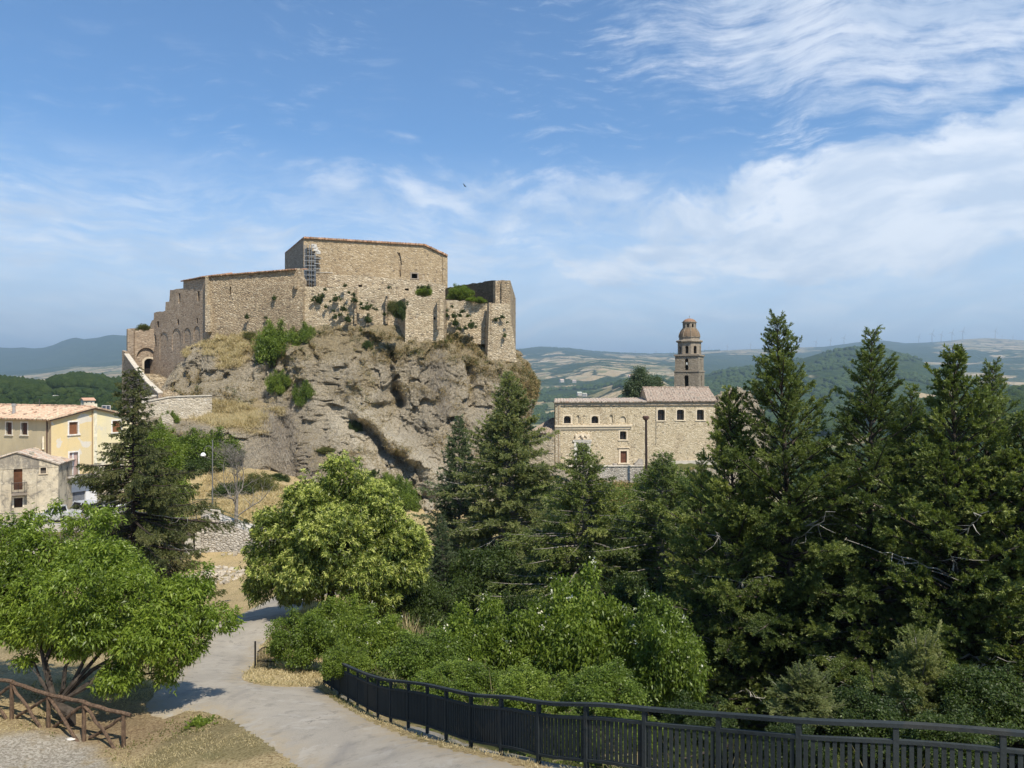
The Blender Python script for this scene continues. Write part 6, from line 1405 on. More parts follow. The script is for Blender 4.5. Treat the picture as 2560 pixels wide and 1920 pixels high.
def broadleaf(name, seed, lobes, n, per, L, W, mat, wood, trunk, r0, spread=.16, droop=.3, out=.6, down=.3, sub=10, flower=None, inner=.2, parent_loc=None, noise=.22, gap=-.22):
    """clusters of leaves on lobes, limbs to each lobe"""
    r = np.random.default_rng(seed); root = empty(name, parent_loc or (0, 0, 0))
    p, o_ = crownpts(lobes, n, r, inner=inner, seed=seed, noise=noise, gap=gap); mb = MB()
    if trunk is not None:
        mb.tube(trunk, list(np.linspace(r0*1.25, r0*.8, len(trunk))), 9); mb.build('trunk', wood, root)
        mb = MB(); limbs(mb, trunk[0], trunk[-1], [np.array(l[:3]) for l in (lobes if len(lobes) < 40 else lobes[:17:2])], r0*(.42 if len(lobes) < 40 else .5), r, 5, sub, p); mb.build('limbs', wood, root)
    idx = np.repeat(np.arange(len(p)), per); m_ = len(idx)
    C_ = p[idx]+r.normal(size=(m_, 3))*spread
    D = unit(o_[idx]*out+rdir(m_, r)*.8+np.array([0, 0, -down]))
    vv = np.clip(np.repeat(r.normal(.42, .17, len(p)), per)+r.normal(0, .12, m_), 0, 1)
    leafobj('crown', [leafarr(C_, D, L*r.uniform(.7, 1.3, m_), W*r.uniform(.75, 1.2, m_), droop, r)], mat, root, [vv])
    if flower:
        fm, fn, fl_, fw, frac, nm = flower
        pk = p[(o_[:, 2] > -.25) & (r.random(len(p)) < frac)]; ok = o_[(o_[:, 2] > -.25)][:0]
        ii = np.repeat(np.arange(len(pk)), fn); cen = pk.mean(0); oo = unit(pk-cen)
        C2 = pk[ii]+oo[ii]*.10+r.normal(size=(len(ii), 3))*.03; D2 = unit(oo[ii]*.7+rdir(len(ii), r)*.9+np.array([0, 0, .45]))
        leafobj(nm, [leafarr(C2, D2, fl_*r.uniform(.7, 1.2, len(ii)), fw, .25, r)], fm, root, [r.random(len(ii))])
    return root
def lp(px, py, rp, d, sq=1.): x, y, z = P(px, py, d); return (x, y, z, rp/F*d, sq)

def split(lob, n, r0_, r1_, sq, seed):
    """many small flattened lobes filling the outline of a few big ones"""
    r = np.random.default_rng(seed); lo = np.array(lob); w = lo[:, 3]**2; out = []
    for k in r.choice(len(lo), n, p=w/w.sum()):
        d = rdir(1, r)[0]; rr = r.uniform(r0_, r1_)*lo[k, 1]/F; R_ = max(.02, lo[k, 3]-rr*.8)
        c = lo[k, :3]+d*R_*r.uniform(.55, 1.0)*np.array([1, 1, 1.]); out.append((c[0], c[1], c[2], rr, sq))
    return out
def core(lob, f): return [(l[0], l[1], l[2], l[3]*f, .9) for l in lob]
# --- peach tree
tb_ = np.array([*onground(173, 1811)]); gz0 = float(height0(*tb_)); D0 = tb_[1]+.9
base = np.array([tb_[0], tb_[1], gz0-.15]); fork = np.array([P(176, 1735, D0)[0], tb_[1]+.15, P(176, 1735, D0)[2]])
lob = [lp(120, 1375, 95, D0+1), lp(235, 1400, 100, D0+.6), lp(50, 1480, 125, D0+.3), lp(190, 1490, 130, D0-.6), lp(330, 1500, 115, D0+.2), lp(430, 1545, 85, D0), lp(515, 1545, 48, D0+.3), lp(70, 1575, 78, D0-.3),
       lp(225, 1565, 85, D0-.6), lp(365, 1600, 85, D0-.5), lp(460, 1610, 62, D0), lp(300, 1690, 42, D0-.6), lp(420, 1680, 40, D0), lp(10, 1400, 90, D0+1.2), lp(470, 1480, 48, D0+.5), lp(-60, 1540, 110, D0+.4), lp(60, 1650, 28, D0-.3), lp(330, 1655, 36, D0),
       lp(90, 1295, 34, D0+1.6), lp(240, 1315, 34, D0+1.4), lp(138, 1272, 20, D0+1.5), lp(232, 1270, 20, D0+1.5), lp(265, 1290, 18, D0+1.2), lp(185, 1300, 26, D0+1.4), lp(150, 1240+14, 10, D0+1.5), lp(500, 1430, 38, D0+.8), lp(550, 1545, 26, D0+.3), lp(300, 1400, 60, D0+2.0), lp(30, 1320, 40, D0+1.8), lp(340, 1590, 90, D0+1.6), lp(150, 1560, 100, D0+1.8)]
t_ = broadleaf('peach_tree', 11, core(lob, .74)+split(lob, 80, 30, 50, .66, 2), 11500, 10, .135, .048, peachm, bark, [base, base+np.array([.03, 0, .5]), fork], .15, .07, .22, .55, .22, 4, inner=.12, noise=.3, gap=-.05)
tag(t_, 'spreading bright green peach tree with drooping leaves behind the wooden fence', 'tree')
r = np.random.default_rng(3); mb = MB()
for (x, y) in [(150, 1268), (232, 1275), (92, 1290), (262, 1300), (205, 1300)]:      # upright leafy shoots
    pass
# --- flowering chestnut
cgx, cgy = 0, 0; dC = 41.; cz0 = float(height0(P(830, 1515, dC)[0], dC)); cb = np.array([P(830, 1515, dC)[0], dC, cz0-.2])
lob = [lp(858, 1195, 66, dC+.3), lp(775, 1255, 78, dC), lp(925, 1265, 85, dC+.2), lp(700, 1325, 70, dC), lp(845, 1335, 110, dC-1.2), lp(990, 1345, 74, dC), lp(672, 1415, 64, dC-.2), lp(775, 1430, 85, dC-1.2), lp(905, 1440, 92, dC-1.3), lp(1010, 1430, 58, dC-.3),
       lp(650, 1470, 40, dC), lp(850, 1300, 110, dC+2), lp(760, 1380, 90, dC+2), lp(950, 1380, 90, dC+2.2), lp(730, 1480, 36, dC-.8), lp(960, 1490, 50, dC-.8), lp(1040, 1380, 36, dC+.2), lp(640, 1380, 36, dC+.3)]
mt_ = [cb, cb+np.array([-.15, 0, .9]), cb+np.array([-.1, .1, 1.5])]
t_ = broadleaf('chestnut_tree', 12, core(lob, .80)+split(lob, 110, 24, 38, .7, 4), 11500, 9, .20, .075, chm, darkbark, mt_, .20, .11, .25, .5, .35, 2, flower=(chf, 12, .21, .036, .8, 'catkins'), inner=.2)
for dx_, tx_ in ((-.55, -1.4), (.45, 1.0), (.1, -.4), (-.2, .8)):
    mb = MB(); mb.tube([cb+np.array([dx_*.5, 0, 0]), cb+np.array([dx_, .1, 1.2]), cb+np.array([tx_, .2, 3.2]), cb+np.array([tx_*1.8, .3, 5])], [.11, .09, .06, .03], 7, False); mb.build('limbs', darkbark, t_)
tag(t_, 'round yellow green flowering chestnut tree in front of the rock beside the lane', 'tree')

# --- conifers: three kinds on the right slope, firs in the middle, spruce on the left
cA_ = conifer('conifer', 21, 15.5, 5.0, cyp, bark, 250, asc=(58, 14), droop=.035, tip=.05, twd=15, twl=.20, nd=120, nL=.085, nW=.028, lean=(-.6, 0), irr=.6, power=1.2, dead=.14)
cB_ = conifer('conifer', 22, 15.0, 4.6, cyp, bark, 250, asc=(52, 8), droop=.03, tip=.06, twd=15, twl=.20, nd=120, nL=.085, nW=.028, lean=(.15, 0), irr=.6, power=1.15, dead=.12)
cC_ = conifer('conifer', 23, 14.0, 4.5, cyp, bark, 240, asc=(60, 20), droop=.04, tip=.04, twd=9, twl=.28, nd=88, nL=.12, nW=.048, lean=(.3, 0), irr=.7, power=1.2, dead=.2)
GRP = 'tall conifers on the slope below the railing'
def place(proto, px, py, d, lab, H0, rz=0., first=False, cat='tree', group=GRP, wide=1., zb=None):
    x, y, zt = P(px, py, d); zg_ = float(height0(x, y)) if zb is None else zb; s = (zt-zg_)/H0
    sc = (s*wide, s*wide, s)
    if first: o = proto; o.location = (x, y, zg_); o.scale = sc; o.rotation_euler = (0, 0, rz)
    else: o = copy_tree(proto, None, (x, y, zg_), rz, sc)
    return tag(o, lab, cat, group)
place(cA_, 1985, 806, 29.5, 'tallest olive green conifer with a crooked tip right of the church', 15.5, 0, True, wide=1.0)
place(cB_, 2171, 838, 28.5, 'tall pointed conifer with a straight spire between the crooked one and the paired tops', 15.0, .3, True)
place(cC_, 2386, 884, 26.5, 'left one of the two close conifer tops near the right edge', 14.0, 1.1, True)
place(cA_, 2440, 922, 28, 'right one of the two close conifer tops near the right edge', 15.5, 2.4, wide=.95)
place(cC_, 1842, 985, 30.5, 'lower conifer spire leaning beside the right end of the church', 14.0, 2.6, wide=.95)
place(cB_, 2280, 975, 32, 'small conifer tip in the gap between the pointed spire and the paired tops', 15.0, 4.0)
place(cC_, 2545, 1045, 26, 'conifer at the right edge reaching over the railing corner', 14.0, 5.0, wide=1.1)
place(cB_, 2660, 985, 31, 'conifer partly outside the right edge behind the railing', 15.0, 1.7)
place(cA_, 2085, 1130, 33, 'shaded conifer behind the gap right of the crooked tipped one', 15.5, 3.6, wide=.9)
place(cB_, 1750, 1150, 37, 'shorter conifer below the right end of the church wall', 15.0, 5.2, wide=.9)
fA = conifer('fir_tree', 31, 20., 6.5, fir, barkg, 470, asc=(38, -6), droop=.015, tip=.035, twd=12, twl=.2, hang=.25, nd=58, nL=.15, nW=.055, irr=.4, power=.88, dead=.06)
fB = conifer('fir_tree', 32, 17., 4.8, firb, barkg, 300, asc=(42, 0), droop=.01, tip=.03, twd=12, twl=.2, hang=.15, nd=56, nL=.15, nW=.055, irr=.35, power=1.0)
fC = conifer('fir_tree', 33, 15., 6.0, cyp, barkg, 330, asc=(30, -10), droop=.02, tip=.05, twd=12, twl=.22, hang=.45, nd=52, nL=.14, nW=.05, irr=.5, power=.85, dead=.05)
GF = 'firs in the valley below the church'
place(fA, 1272, 935, 57, 'large grey green fir with wide drooping boughs between rock and church', 20., 0, True, group=GF)
place(fB, 1148, 1045, 61, 'dark bluish fir close behind the large grey green one on its left', 17., 0, True, group=GF)
place(fC, 1656, 1133, 41, 'drooping fir standing below the floodlight post of the church', 15., 0, True, group=GF)
place(fC, 1458, 1112, 43, 'fir whose tip covers the church portal', 15., 2.1, group=GF, wide=1.05)
place(fB, 1490, 1150, 45, 'fir just right of the one covering the church portal', 20., 1.2, group=GF, wide=.9)
place(fB, 1105, 1290, 52, 'small dark fir beside the yellow green chestnut', 17., 2.0, group=GF)
place(fC, 1555, 1290, 50, 'low fir in front of the grey terrace wall', 15., 4.0, group=GF)
place(fA, 1380, 1260, 48, 'low wide fir at the foot of the large grey green one', 20., 3.0, group=GF)
place(fA, 1278, 945, 98, 'slim fir tip against the foot of the rock bulge', 20., 3.6, group=GF, wide=.7) if False else None
sA = conifer('spruce_tree', 41, 14.6, 4.1, spr, darkbark, 250, asc=(20, -14), droop=.0, tip=.09, twd=14, twl=.22, hang=.75, nd=64, nL=.12, nW=.045, irr=.5, power=.75, dead=.10, shape=lambda t: .10+.30*min(1, t/.45)+.6*max(0, min(1, (t-.30)/.3)) if t < .88 else .8)
o_ = place(sA, 333, 922, 46, 'tall dark spruce with hanging branches in front of the yellow house', 14.6, .4, True, group=None, wide=1.)
# green thuja-like tree behind the spruce, conifer by the church
def blobtree(name, seed, lobes, n, mat, lab, per=9, L=.16, W=.07, trunkb=None, r0=.12, wood=bark, cat='tree', group=None, **k):
    t = broadleaf(name, seed, lobes, n, per, L, W, mat, wood, trunkb, r0, k.pop('spread', .14), k.pop('droop', .2), .7, k.pop('down', .1), k.pop('sub', 4), **k); return tag(t, lab, cat, group)
def tk(px, py, d, h=1.2): b = np.array(P(px, py, d)); b[2] = float(height0(b[0], d))-.2; return [b, b+np.array([.05, 0, h*.5]), b+np.array([0, 0, h])]
dd_ = 66
blobtree('broadleaf_tree', 51, [lp(365, 1120, 50, dd_), lp(420, 1140, 36, dd_+1), lp(380, 1190, 62, dd_), lp(430, 1220, 45, dd_), lp(370, 1270, 60, dd_), lp(430, 1280, 42, dd_), lp(395, 1090, 30, dd_+1)], 3600, shg, 'dense green tree right behind the tall dark spruce', trunkb=tk(395, 1330, dd_, 2.0), L=.2, W=.09)
dd_ = 146
blobtree('broad_evergreen', 52, [lp(1602, 945, 22, dd_), lp(1590, 965, 24, dd_), lp(1612, 975, 24, dd_), lp(1585, 990, 22, dd_), lp(1604, 930, 9, dd_)], 2600, firb, 'broad dark evergreen rising behind the church roof, left of the bell tower', per=8, L=.32, W=.13, trunkb=[np.array([24.2, 146, -14.]), np.array([24.3, 146, -6.]), np.array([24.4, 146, -2.])], spread=.3)
blobtree('broad_evergreen', 53, [lp(1641, 962, 14, 149), lp(1644, 982, 18, 149), lp(1641, 950, 6, 149)], 900, firb, 'smaller dark evergreen tip between the broad evergreen and the bell tower', per=8, L=.3, W=.12, trunkb=[np.array([28., 149, -14.]), np.array([28., 149, -6.]), np.array([28., 149, -2.])], spread=.3)

for k_, (lob_, lb_, mt__) in enumerate([
  ([lp(1740, 1240, 48, 62), lp(1700, 1300, 50, 62), lp(1780, 1300, 55, 61), lp(1740, 1370, 65, 60), lp(1800, 1390, 55, 61), lp(1730, 1440, 60, 60)], 'leafy tree on the bank below the church plinth', shd)]):
    b_ = P(lob_[0][0]/lob_[0][1]*F+1280, 1500, lob_[0][1]); zz_ = float(height0(b_[0], b_[1])); b_ = np.array([b_[0], b_[1], zz_])
    blobtree('broadleaf_tree', 54+k_, lob_, 3400, mt__, lb_, trunkb=[b_, b_+np.array([.05, 0, 1.5]), b_+np.array([0, 0, 2.6])], L=.2, W=.095, spread=.2, noise=.35)
# --- shrubs: three kinds built once, copied with their own labels
def shrubproto(seed, mat, n, per, L, W, nl=9, flower=None, flat=.8):
    r = np.random.default_rng(seed); lob = [(0, 0, .40, .42), (.2, .1, .2, .4)]
    for k in range(nl*2):
        a = r.uniform(0, 6.28); rr = r.uniform(.15, .85); lob.append((rr*math.cos(a), rr*math.sin(a), r.uniform(.05, 1.05-.5*rr), r.uniform(.15, .34)))
    for k in range(nl):
        a = r.uniform(0, 6.28); rr = r.uniform(.3, .95); lob.append((rr*math.cos(a), rr*math.sin(a), r.uniform(.6, 1.45-.5*rr), r.uniform(.06, .14)))
    t = broadleaf('shrub', seed, lob, n, per, L, W, mat, bark, [np.array([0, 0, -.1]), np.array([.02, 0, .1]), np.array([0, 0, .25])], .03, .05, .25, .6, .1, 3, flower=flower, inner=.15, noise=.4, gap=-.08); return t
whf = mat_leaf('white blossom', [(0, (.55, .55, .42)), (1, (.75, .74, .64))], .2, .7)
sh1 = shrubproto(61, shg, 3600, 8, .062, .036, 12); sh2 = shrubproto(62, shg, 3600, 8, .07, .034, 14, flower=(whf, 8, .05, .03, .012, 'blossom'))
sh3 = shrubproto(63, shd, 3200, 8, .062, .036, 12); sh4 = shrubproto(64, sho, 3000, 9, .075, .022, 16)
jun = conifer('juniper', 71, 1.5, 1.0, fir, barkg, 150, asc=(70, 12), droop=.02, tip=.1, twd=22, twl=.34, nd=150, nL=.052, nW=.022, base=.05, irr=.8, power=.55)
firstuse = {}
def shrub(proto, px, py, d, rpx, lab, rz=0., tall=1., group='shrubs', bottom=None, cat='shrub'):
    """px,py = middle of the shrub as seen, rpx its half width"""
    x, y, z = P(px, py, d); s = rpx/F*d/.95; zb = z-s*tall*.55 if bottom is None else bottom
    sc = (s, s, s*tall)
    if proto.name not in firstuse: firstuse[proto.name] = 1; o = proto; o.location = (x, y, zb); o.scale = sc; o.rotation_euler = (0, 0, rz)
    else: o = copy_tree(proto, None, (x, y, zb), rz, sc)
    return tag(o, lab, cat, group)
GS = 'shrubs beyond the railing'
for a in [
 (sh1, 755, 1590, 31, 78, 'pale green shrub beside the garden gate at the lane', 0, 1.0), (sh1, 850, 1545, 35, 75, 'leafy shrub under the chestnut crown behind the pale gate shrub', 1, .9),
 (sh2, 935, 1600, 30, 90, 'loose green shrub above the far end of the railing', 2, 1.0), (sh1, 865, 1650, 26, 60, 'low green shrub just behind the far end of the railing', 3, .8),
 (sh3, 1080, 1520, 42, 90, 'dark shrub in shade right of the dry stalks', 0, 1.1), (sh1, 1060, 1640, 25, 95, 'bright climbing shrub over the middle of the railing', 4, .8),
 (sh2, 1210, 1610, 27, 120, 'large bright green shrub behind the middle of the railing', 5, 1.25), (sh1, 1150, 1700, 22, 90, 'low bright ground shrub touching the middle rails', .5, .6),
 (sh3, 1330, 1560, 36, 80, 'dark shrub between the bright one and the elder', 2, 1.4), (sh2, 1440, 1590, 27, 135, 'tall elder shrub with a few white blossom heads', .7, 1.45),
 (sh1, 1330, 1720, 19, 95, 'low tangled shrub just over the handrail left of the elder', 2.5, .7), (sh1, 1520, 1720, 18, 95, 'low tangled shrub just over the handrail right of the elder', 1.5, .75),
 (sh2, 1660, 1620, 25, 115, 'light green leafy shrub under the drooping fir', 3.3, 1.35), (sh3, 1560, 1500, 38, 90, 'dark leafy shrub above the elder on its right', 4, 1.1),
 (sh3, 1770, 1560, 32, 100, 'dark shrub in the deep shade of the conifers', 5, 1.1), 
 (sh1, 1600, 1400, 45, 75, 'green leafy thicket left of the drooping fir', 4.4, 1.1), (sh1, 1530, 1340, 52, 80, 'upper green thicket below the terrace wall', 3.1, 1.2), (sh3, 1420, 1460, 46, 95, 'dark thicket at the foot of the portal fir', .9, 1.1),
 (sh1, 1745, 1300, 60, 90, 'green thicket below the concrete plinth of the church', 1.9, 1.0), (sh3, 1840, 1350, 50, 90, 'dark thicket between church ledge and the tallest conifer', 2.9, 1.3),
 (sh1, 1655, 1215, 100, 55, 'bright green shrub climbing to the floodlight post', .2, 1.3), (sh1, 1705, 1230, 95, 50, 'bright green shrub under the church plinth', 1.2, 1.1), (sh1, 1650, 1170, 116, 22, 'small bright shrub at the foot of the floodlight post', 2.2, 1.5), (sh4, 1780, 1215, 112, 45, 'dry olive shrub on the bank below the plinth', .4, .9),
 (jun, 2010, 1770, 14, 60, 'olive juniper right behind the handrail', 3.0, .8), (jun, 2300, 1750, 16, 70, 'wide olive juniper behind the right part of the railing', 4.0, 1.1), (sh3, 2480, 1740, 15, 120, 'dark shrub behind the railing at the right edge', 5.0, .8), (sh3, 2180, 1790, 14, 110, 'dark low shrub seen through the right balusters', .9, .8), (sh3, 1950, 1560, 30, 120, 'black green shrub filling the shaded hollow', 3.9, 1.2),
 (sh3, 1750, 1800, 14, 80, 'shaded shrub seen through the balusters right of the middle', 1.4, .8), (sh1, 1440, 1830, 15, 70, 'green shrub seen through the middle balusters', 2.4, .8), (sh3, 2400, 1850, 12.5, 110, 'dark shrub seen through the last balusters', 5.4, .8), (sh3, 1980, 1860, 12.5, 80, 'dark shrub low behind the right balusters', 4.4, .8), (sh1, 1600, 1830, 14, 60, 'green shrub low behind the balusters below the elder', .4, .8),
 (sh3, 1230, 1440, 50, 110, 'dark thicket at the foot of the large grey green fir', 5.5, 1.0), (sh1, 960, 1500, 47, 50, 'olive green shrub at the lower right of the chestnut', 3.7, 1.1)]:
    shrub(*a[:6], rz=a[6], tall=a[7], group=GS)
# shrubs rooted on the rock and around the castle
def onrock(px, py, back=.0):
    h = hit(px, py); return (h[0].y+back) if h else 115.
GR = 'bushes growing on the rock and castle'
for (pr, px, py, rp, lab, tl) in [(sh1, 688, 862, 50, 'largest green bush on the upper rock face', 1.5), (sh1, 762, 846, 36, 'round green bush right of the largest one on the rock', 1.35), (sh1, 697, 956, 27, 'green bush halfway down the rock face', 1.4), (sh1, 763, 985, 30, 'green bush low on the rock right of the halfway one', 1.4),
   (sh3, 920, 862, 14, 'small dark bush on the dry upper rock face', 1.2), (sh1, 1150, 731, 32, 'bright bush before the dark inner castle wall', .75), (sh1, 1192, 750, 25, 'trailing green bush on top of the right castle curtain wall', .4), (sh1, 1060, 728, 20, 'pale green bush on the terrace above the bastion', .8), (sh3, 1002, 772, 18, 'dark bush in the corner beside the bastion', 1.8), (sh4, 985, 770, 18, 'olive bush left of the bastion', 1.4), (sh4, 620, 840, 20, 'dry bush on the rock under the left curtain wall', .8),
   (sh1, 512, 1120, 72, 'bright ivy hedge below the straw ledge behind the street lamp', .85), (sh1, 450, 1130, 62, 'bright ivy hedge under the pale causeway arch', .8), (sh3, 560, 1150, 45, 'dark ivy hedge right of the street lamp', .8), (sh3, 490, 1175, 60, 'dark hedge foot behind the lamp post', .7), (sh1, 425, 1050, 22, 'ivy clump hanging from the causeway parapet', 1.3), (sh1, 398, 1100, 40, 'ivy thicket inside the causeway arch', 1.2),
   (sh3, 575, 1235, 50, 'dark shrub behind the bare tree', .9), (sh4, 640, 1220, 55, 'olive shrub right of the bare tree below the grey vines', .9), (sh4, 520, 1290, 40, 'straggly olive shrub behind the ramp railing', .7), (sh1, 1000, 1245, 46, 'light feathery green shrub at the foot of the cliff', 1.5), (sh1, 965, 1210, 30, 'light green shrub left of the feathery one at the cliff foot', 1.2), (sh3, 933, 1185, 14, 'small dark shrub in a hollow of the lower cliff', 1.2),
   (sh3, 690, 1195, 30, 'dark tuft above the chestnut crown on the left', .6), (sh4, 812, 1125, 26, 'olive patch of scrub on the lower cliff', .4), (sh3, 890, 1065, 16, 'dark green shrub in the cleft of the lower cliff', 1.3), (sh4, 360, 818, 16, 'dry bush on top of the gatehouse', .7), (sh3, 425, 1250, 40, 'shaded shrub behind the spruce trunk', 1.0)]:
    shrub(pr, px, py, onrock(px, py, -.2) if not (700 < py < 770) else {1150: 127, 1192: 124.0, 1060: 124.}.get(px, 121.), rp, lab, rz=px*.37, tall=tl, group=GR)
# rooted tufts in the castle masonry: alike, one shared label
tuft = shrubproto(65, shd, 420, 6, .14, .08, 4); KIDS['wall_plant'] = KIDS[tuft.name]; tuft.name = 'wall_plant'
TL = [(793, 745, 13), (806, 738, 7), (842, 744, 11), (815, 765, 6), (858, 769, 10), (834, 776, 5), (838, 790, 8), (850, 785, 6), (870, 795, 12), (885, 748, 9), (884, 735, 6), (903, 758, 6), (922, 765, 12), (920, 795, 13), (905, 768, 7), (961, 784, 6), (863, 712, 6), (973, 717, 6), (1134, 787, 9), (1148, 786, 7), (1138, 804, 11), (1157, 776, 7), (1180, 810, 13), (1163, 818, 7), (1148, 820, 7), (1117, 787, 7), (1171, 788, 6), (1118, 775, 5), (1255, 790, 7), (1238, 797, 6), (1262, 837, 7), (1245, 795, 4), (686, 743, 8), (812, 722, 5), (1130, 765, 5), (1045, 717, 5), (1056, 716, 6), (1071, 716, 7), (940, 772, 5), (872, 730, 5), (826, 752, 4), (1268, 805, 4), (617, 790, 8), (664, 793, 5), (800, 755, 5)]
dg = bpy.context.evaluated_depsgraph_get(); dg.update()
def scenedepth(px, py):
    d = Vector(((px-1280)/F, 1.0, (960-py)/F)).normalized(); o = Vector((0, 0, 0))
    okh, l, n, _, ob, _ = SC.ray_cast(dg, o, d); return (l, ob) if okh else (None, None)
bpy.context.view_layer.update(); dg = bpy.context.evaluated_depsgraph_get()
for k, (px, py, rp) in enumerate(TL):
    l, ob = scenedepth(px, py+1); dd = l.y if l is not None and 100 < l.y < 150 else 122.
    shrub(tuft, px, py, dd-.05, rp, 'small dark green plant rooted in the castle walls', k*1.3, 1., 'plants rooted in the castle walls', cat='wall plant')

# --- bare tree by the ramp, twisted leafless branches
r = np.random.default_rng(9); bt = empty('bare_tree', label='leafless pale grey tree beside the ramp, in front of the dark shrub', cat='tree'); b0 = Vector(P(590, 1335, 72)); mb = MB()
def grow(p, d, L, rad, lev, mb):
    n = 5; pts = [p]; rr = [rad]
    for k in range(n):
        d = (d+Vector(r.normal(size=3)*.16)+Vector((0, 0, .05))).normalized(); p = p+d*L/n; pts.append(p); rr.append(rad*(1-.75*(k+1)/n)+.004)
    mb.tube(pts, rr, 6 if lev == 0 else 4, False)
    if lev < 3:
        for k in range([13, 7, 5][lev]):
            i_ = r.integers(1 if lev else 2, n+1); a = r.uniform(0, 6.28); sd_ = Vector((math.cos(a), math.sin(a), .35)); grow(pts[i_], (d*.35+sd_*.9).normalized(), L*r.uniform(.35, .55), rr[i_]*.5, lev+1, mb)
tm_ = MB(); tm_.tube([b0, b0+Vector((.02, 0, 2)), b0+Vector((.1, 0, 4))], [.22, .17, .14], 8); tm_.build('trunk', barkg, bt)
for k, z in enumerate((1.6, 2.4, 3.0, 3.6, 4.0, 4.0)): a = k*2.2; grow(b0+Vector((.05, 0, z)), Vector((math.cos(a)*.8, math.sin(a)*.8, .75 if k < 4 else 2.5)).normalized(), 4.4-.2*k, .07, 1 if k < 4 else 0, mb)
mb.build('branches', barkg, bt)

# --- grasses, stems, undergrowth (uncountable)
def blades(name, P_, h, w, mat, lean=.35, label=None, cat=None, up=1.0, rng=RNG, per=1, spread=.1):
    if per > 1: P_ = np.repeat(P_, per, 0)+rng.normal(size=(len(P_)*per, 3))*np.array([spread, spread, .01])
    D = np.array([0, 0, up])+rng.normal(size=(len(P_), 3))*lean; n = len(P_)
    o = leafobj(name, [leafarr(P_, D, h*rng.uniform(.5, 1.3, n), w, .15, rng)], mat, None, [np.clip(rng.normal(.5, .25, n), 0, 1)])
    return tag(o, label, cat, kind='stuff')
def gpts(n, x0, x1, y0, y1, cond):
    x = RNG.uniform(x0, x1, n); y = RNG.uniform(y0, y1, n); k = cond(x, y); x, y = x[k], y[k]; return np.stack([x, y, height(x, y)-.01], -1)
offroad = lambda x, y: (sdist(ROAD, x, y) < -.02) & (sdist(GRAVEL, x, y) < -.1) & (fs_(x, y) < 0)
def fs_(x, y): return sdist([(p[0], p[1]) for p in FSM]+[(-6, 60), (60, 60), (60, 5)], x, y)
pn_ = lambda x, y, s, sd_: fbm(np.stack([x*s, y*s, x*0], -1), 3, sd_)
pts = gpts(60000, -16, 3, 13, 40, lambda x, y: offroad(x, y) & (np.exp(-(((x-tx-1.0)/2.6)**2+((y-ty-.4)/1.4)**2)) < .5) & (pn_(x, y, .8, 77) > -.25) & (RNG.random(len(x)) < np.clip(22/y, 0, 1)))
blades('dry_grass', pts, .10, .012, strawm, .7, 'short dry yellow grass on the verges of the lane', 'grass', per=3, spread=.05)
pts = gpts(30000, -13, -4, 26, 60, lambda x, y: offroad(x, y) & (pn_(x, y, .5, 78) > -.1))
blades('dry_grass', pts, .16, .022, strawm, .6, 'dry grass on the slope behind the peach tree and up to the rubble', 'grass', per=3, spread=.08)
pts = gpts(9000, -16, -2, 14, 40, lambda x, y: offroad(x, y) & (pn_(x, y, .45, 79) > .22))
blades('green_weeds', pts, .09, .03, sho, .9, 'patches of low green weeds in the dry verge', 'weeds', per=4, spread=.05)
wx, wy = onground(505, 1812); wp = np.array([[wx, wy, float(height(wx, wy))]])+RNG.normal(size=(60, 3))*np.array([.16, .12, .01])
tag(leafobj('weed', [leafarr(np.repeat(wp, 8, 0), rdir(480)*.8+np.array([0, 0, .8]), .16, .045, .2)], shg, None, [RNG.random(480)]), 'bright green weed clump in the dry verge by the lane', 'weed')
# undergrowth carpeting the ravine
pts = gpts(52000, -6, 62, 8, 118, lambda x, y: (fs_(x, np.minimum(y, 59.9)) > .15) | ((y > 50) & (x > -1)))
qn = np.repeat(pts, 7, 0); sc_ = np.clip(qn[:, 1:2]/26, .6, 3.2); qn = qn+RNG.normal(size=qn.shape)*np.array([.22, .22, .12])*sc_+np.array([0, 0, .18])*sc_
nz_ = fbm(pts*np.array([.3, .3, 0]), 3, 55); qn[:, 2] += np.repeat(np.clip(nz_, 0, 1), 7)*1.3
tag(leafobj('undergrowth', [leafarr(qn, rdir(len(qn))+np.array([0, 0, .3]), .09*sc_[:, 0]*RNG.uniform(.7, 1.3, len(qn)), .05*sc_[:, 0], .2)], shg, None, [np.clip(np.repeat(RNG.normal(.35, .18, len(pts)), 7)+RNG.normal(0, .1, len(qn)), 0, 1)]), 'green undergrowth covering the ravine beyond the railing', 'undergrowth', kind='stuff')
pts = gpts(420, -5, 24, 13, 34, lambda x, y: fs_(x, y) > 2.0)
blades('bramble_stems', pts+np.array([0, 0, .2]), 1.9, .022, mat_leaf('bramble stems', [(0, (.16, .12, .07)), (.5, (.28, .24, .14)), (1, (.20, .24, .08))], .1, .8, .1, .1), .55, 'bare arching stems poking out of the shrubs beyond the railing', 'stems', per=5, spread=.25)
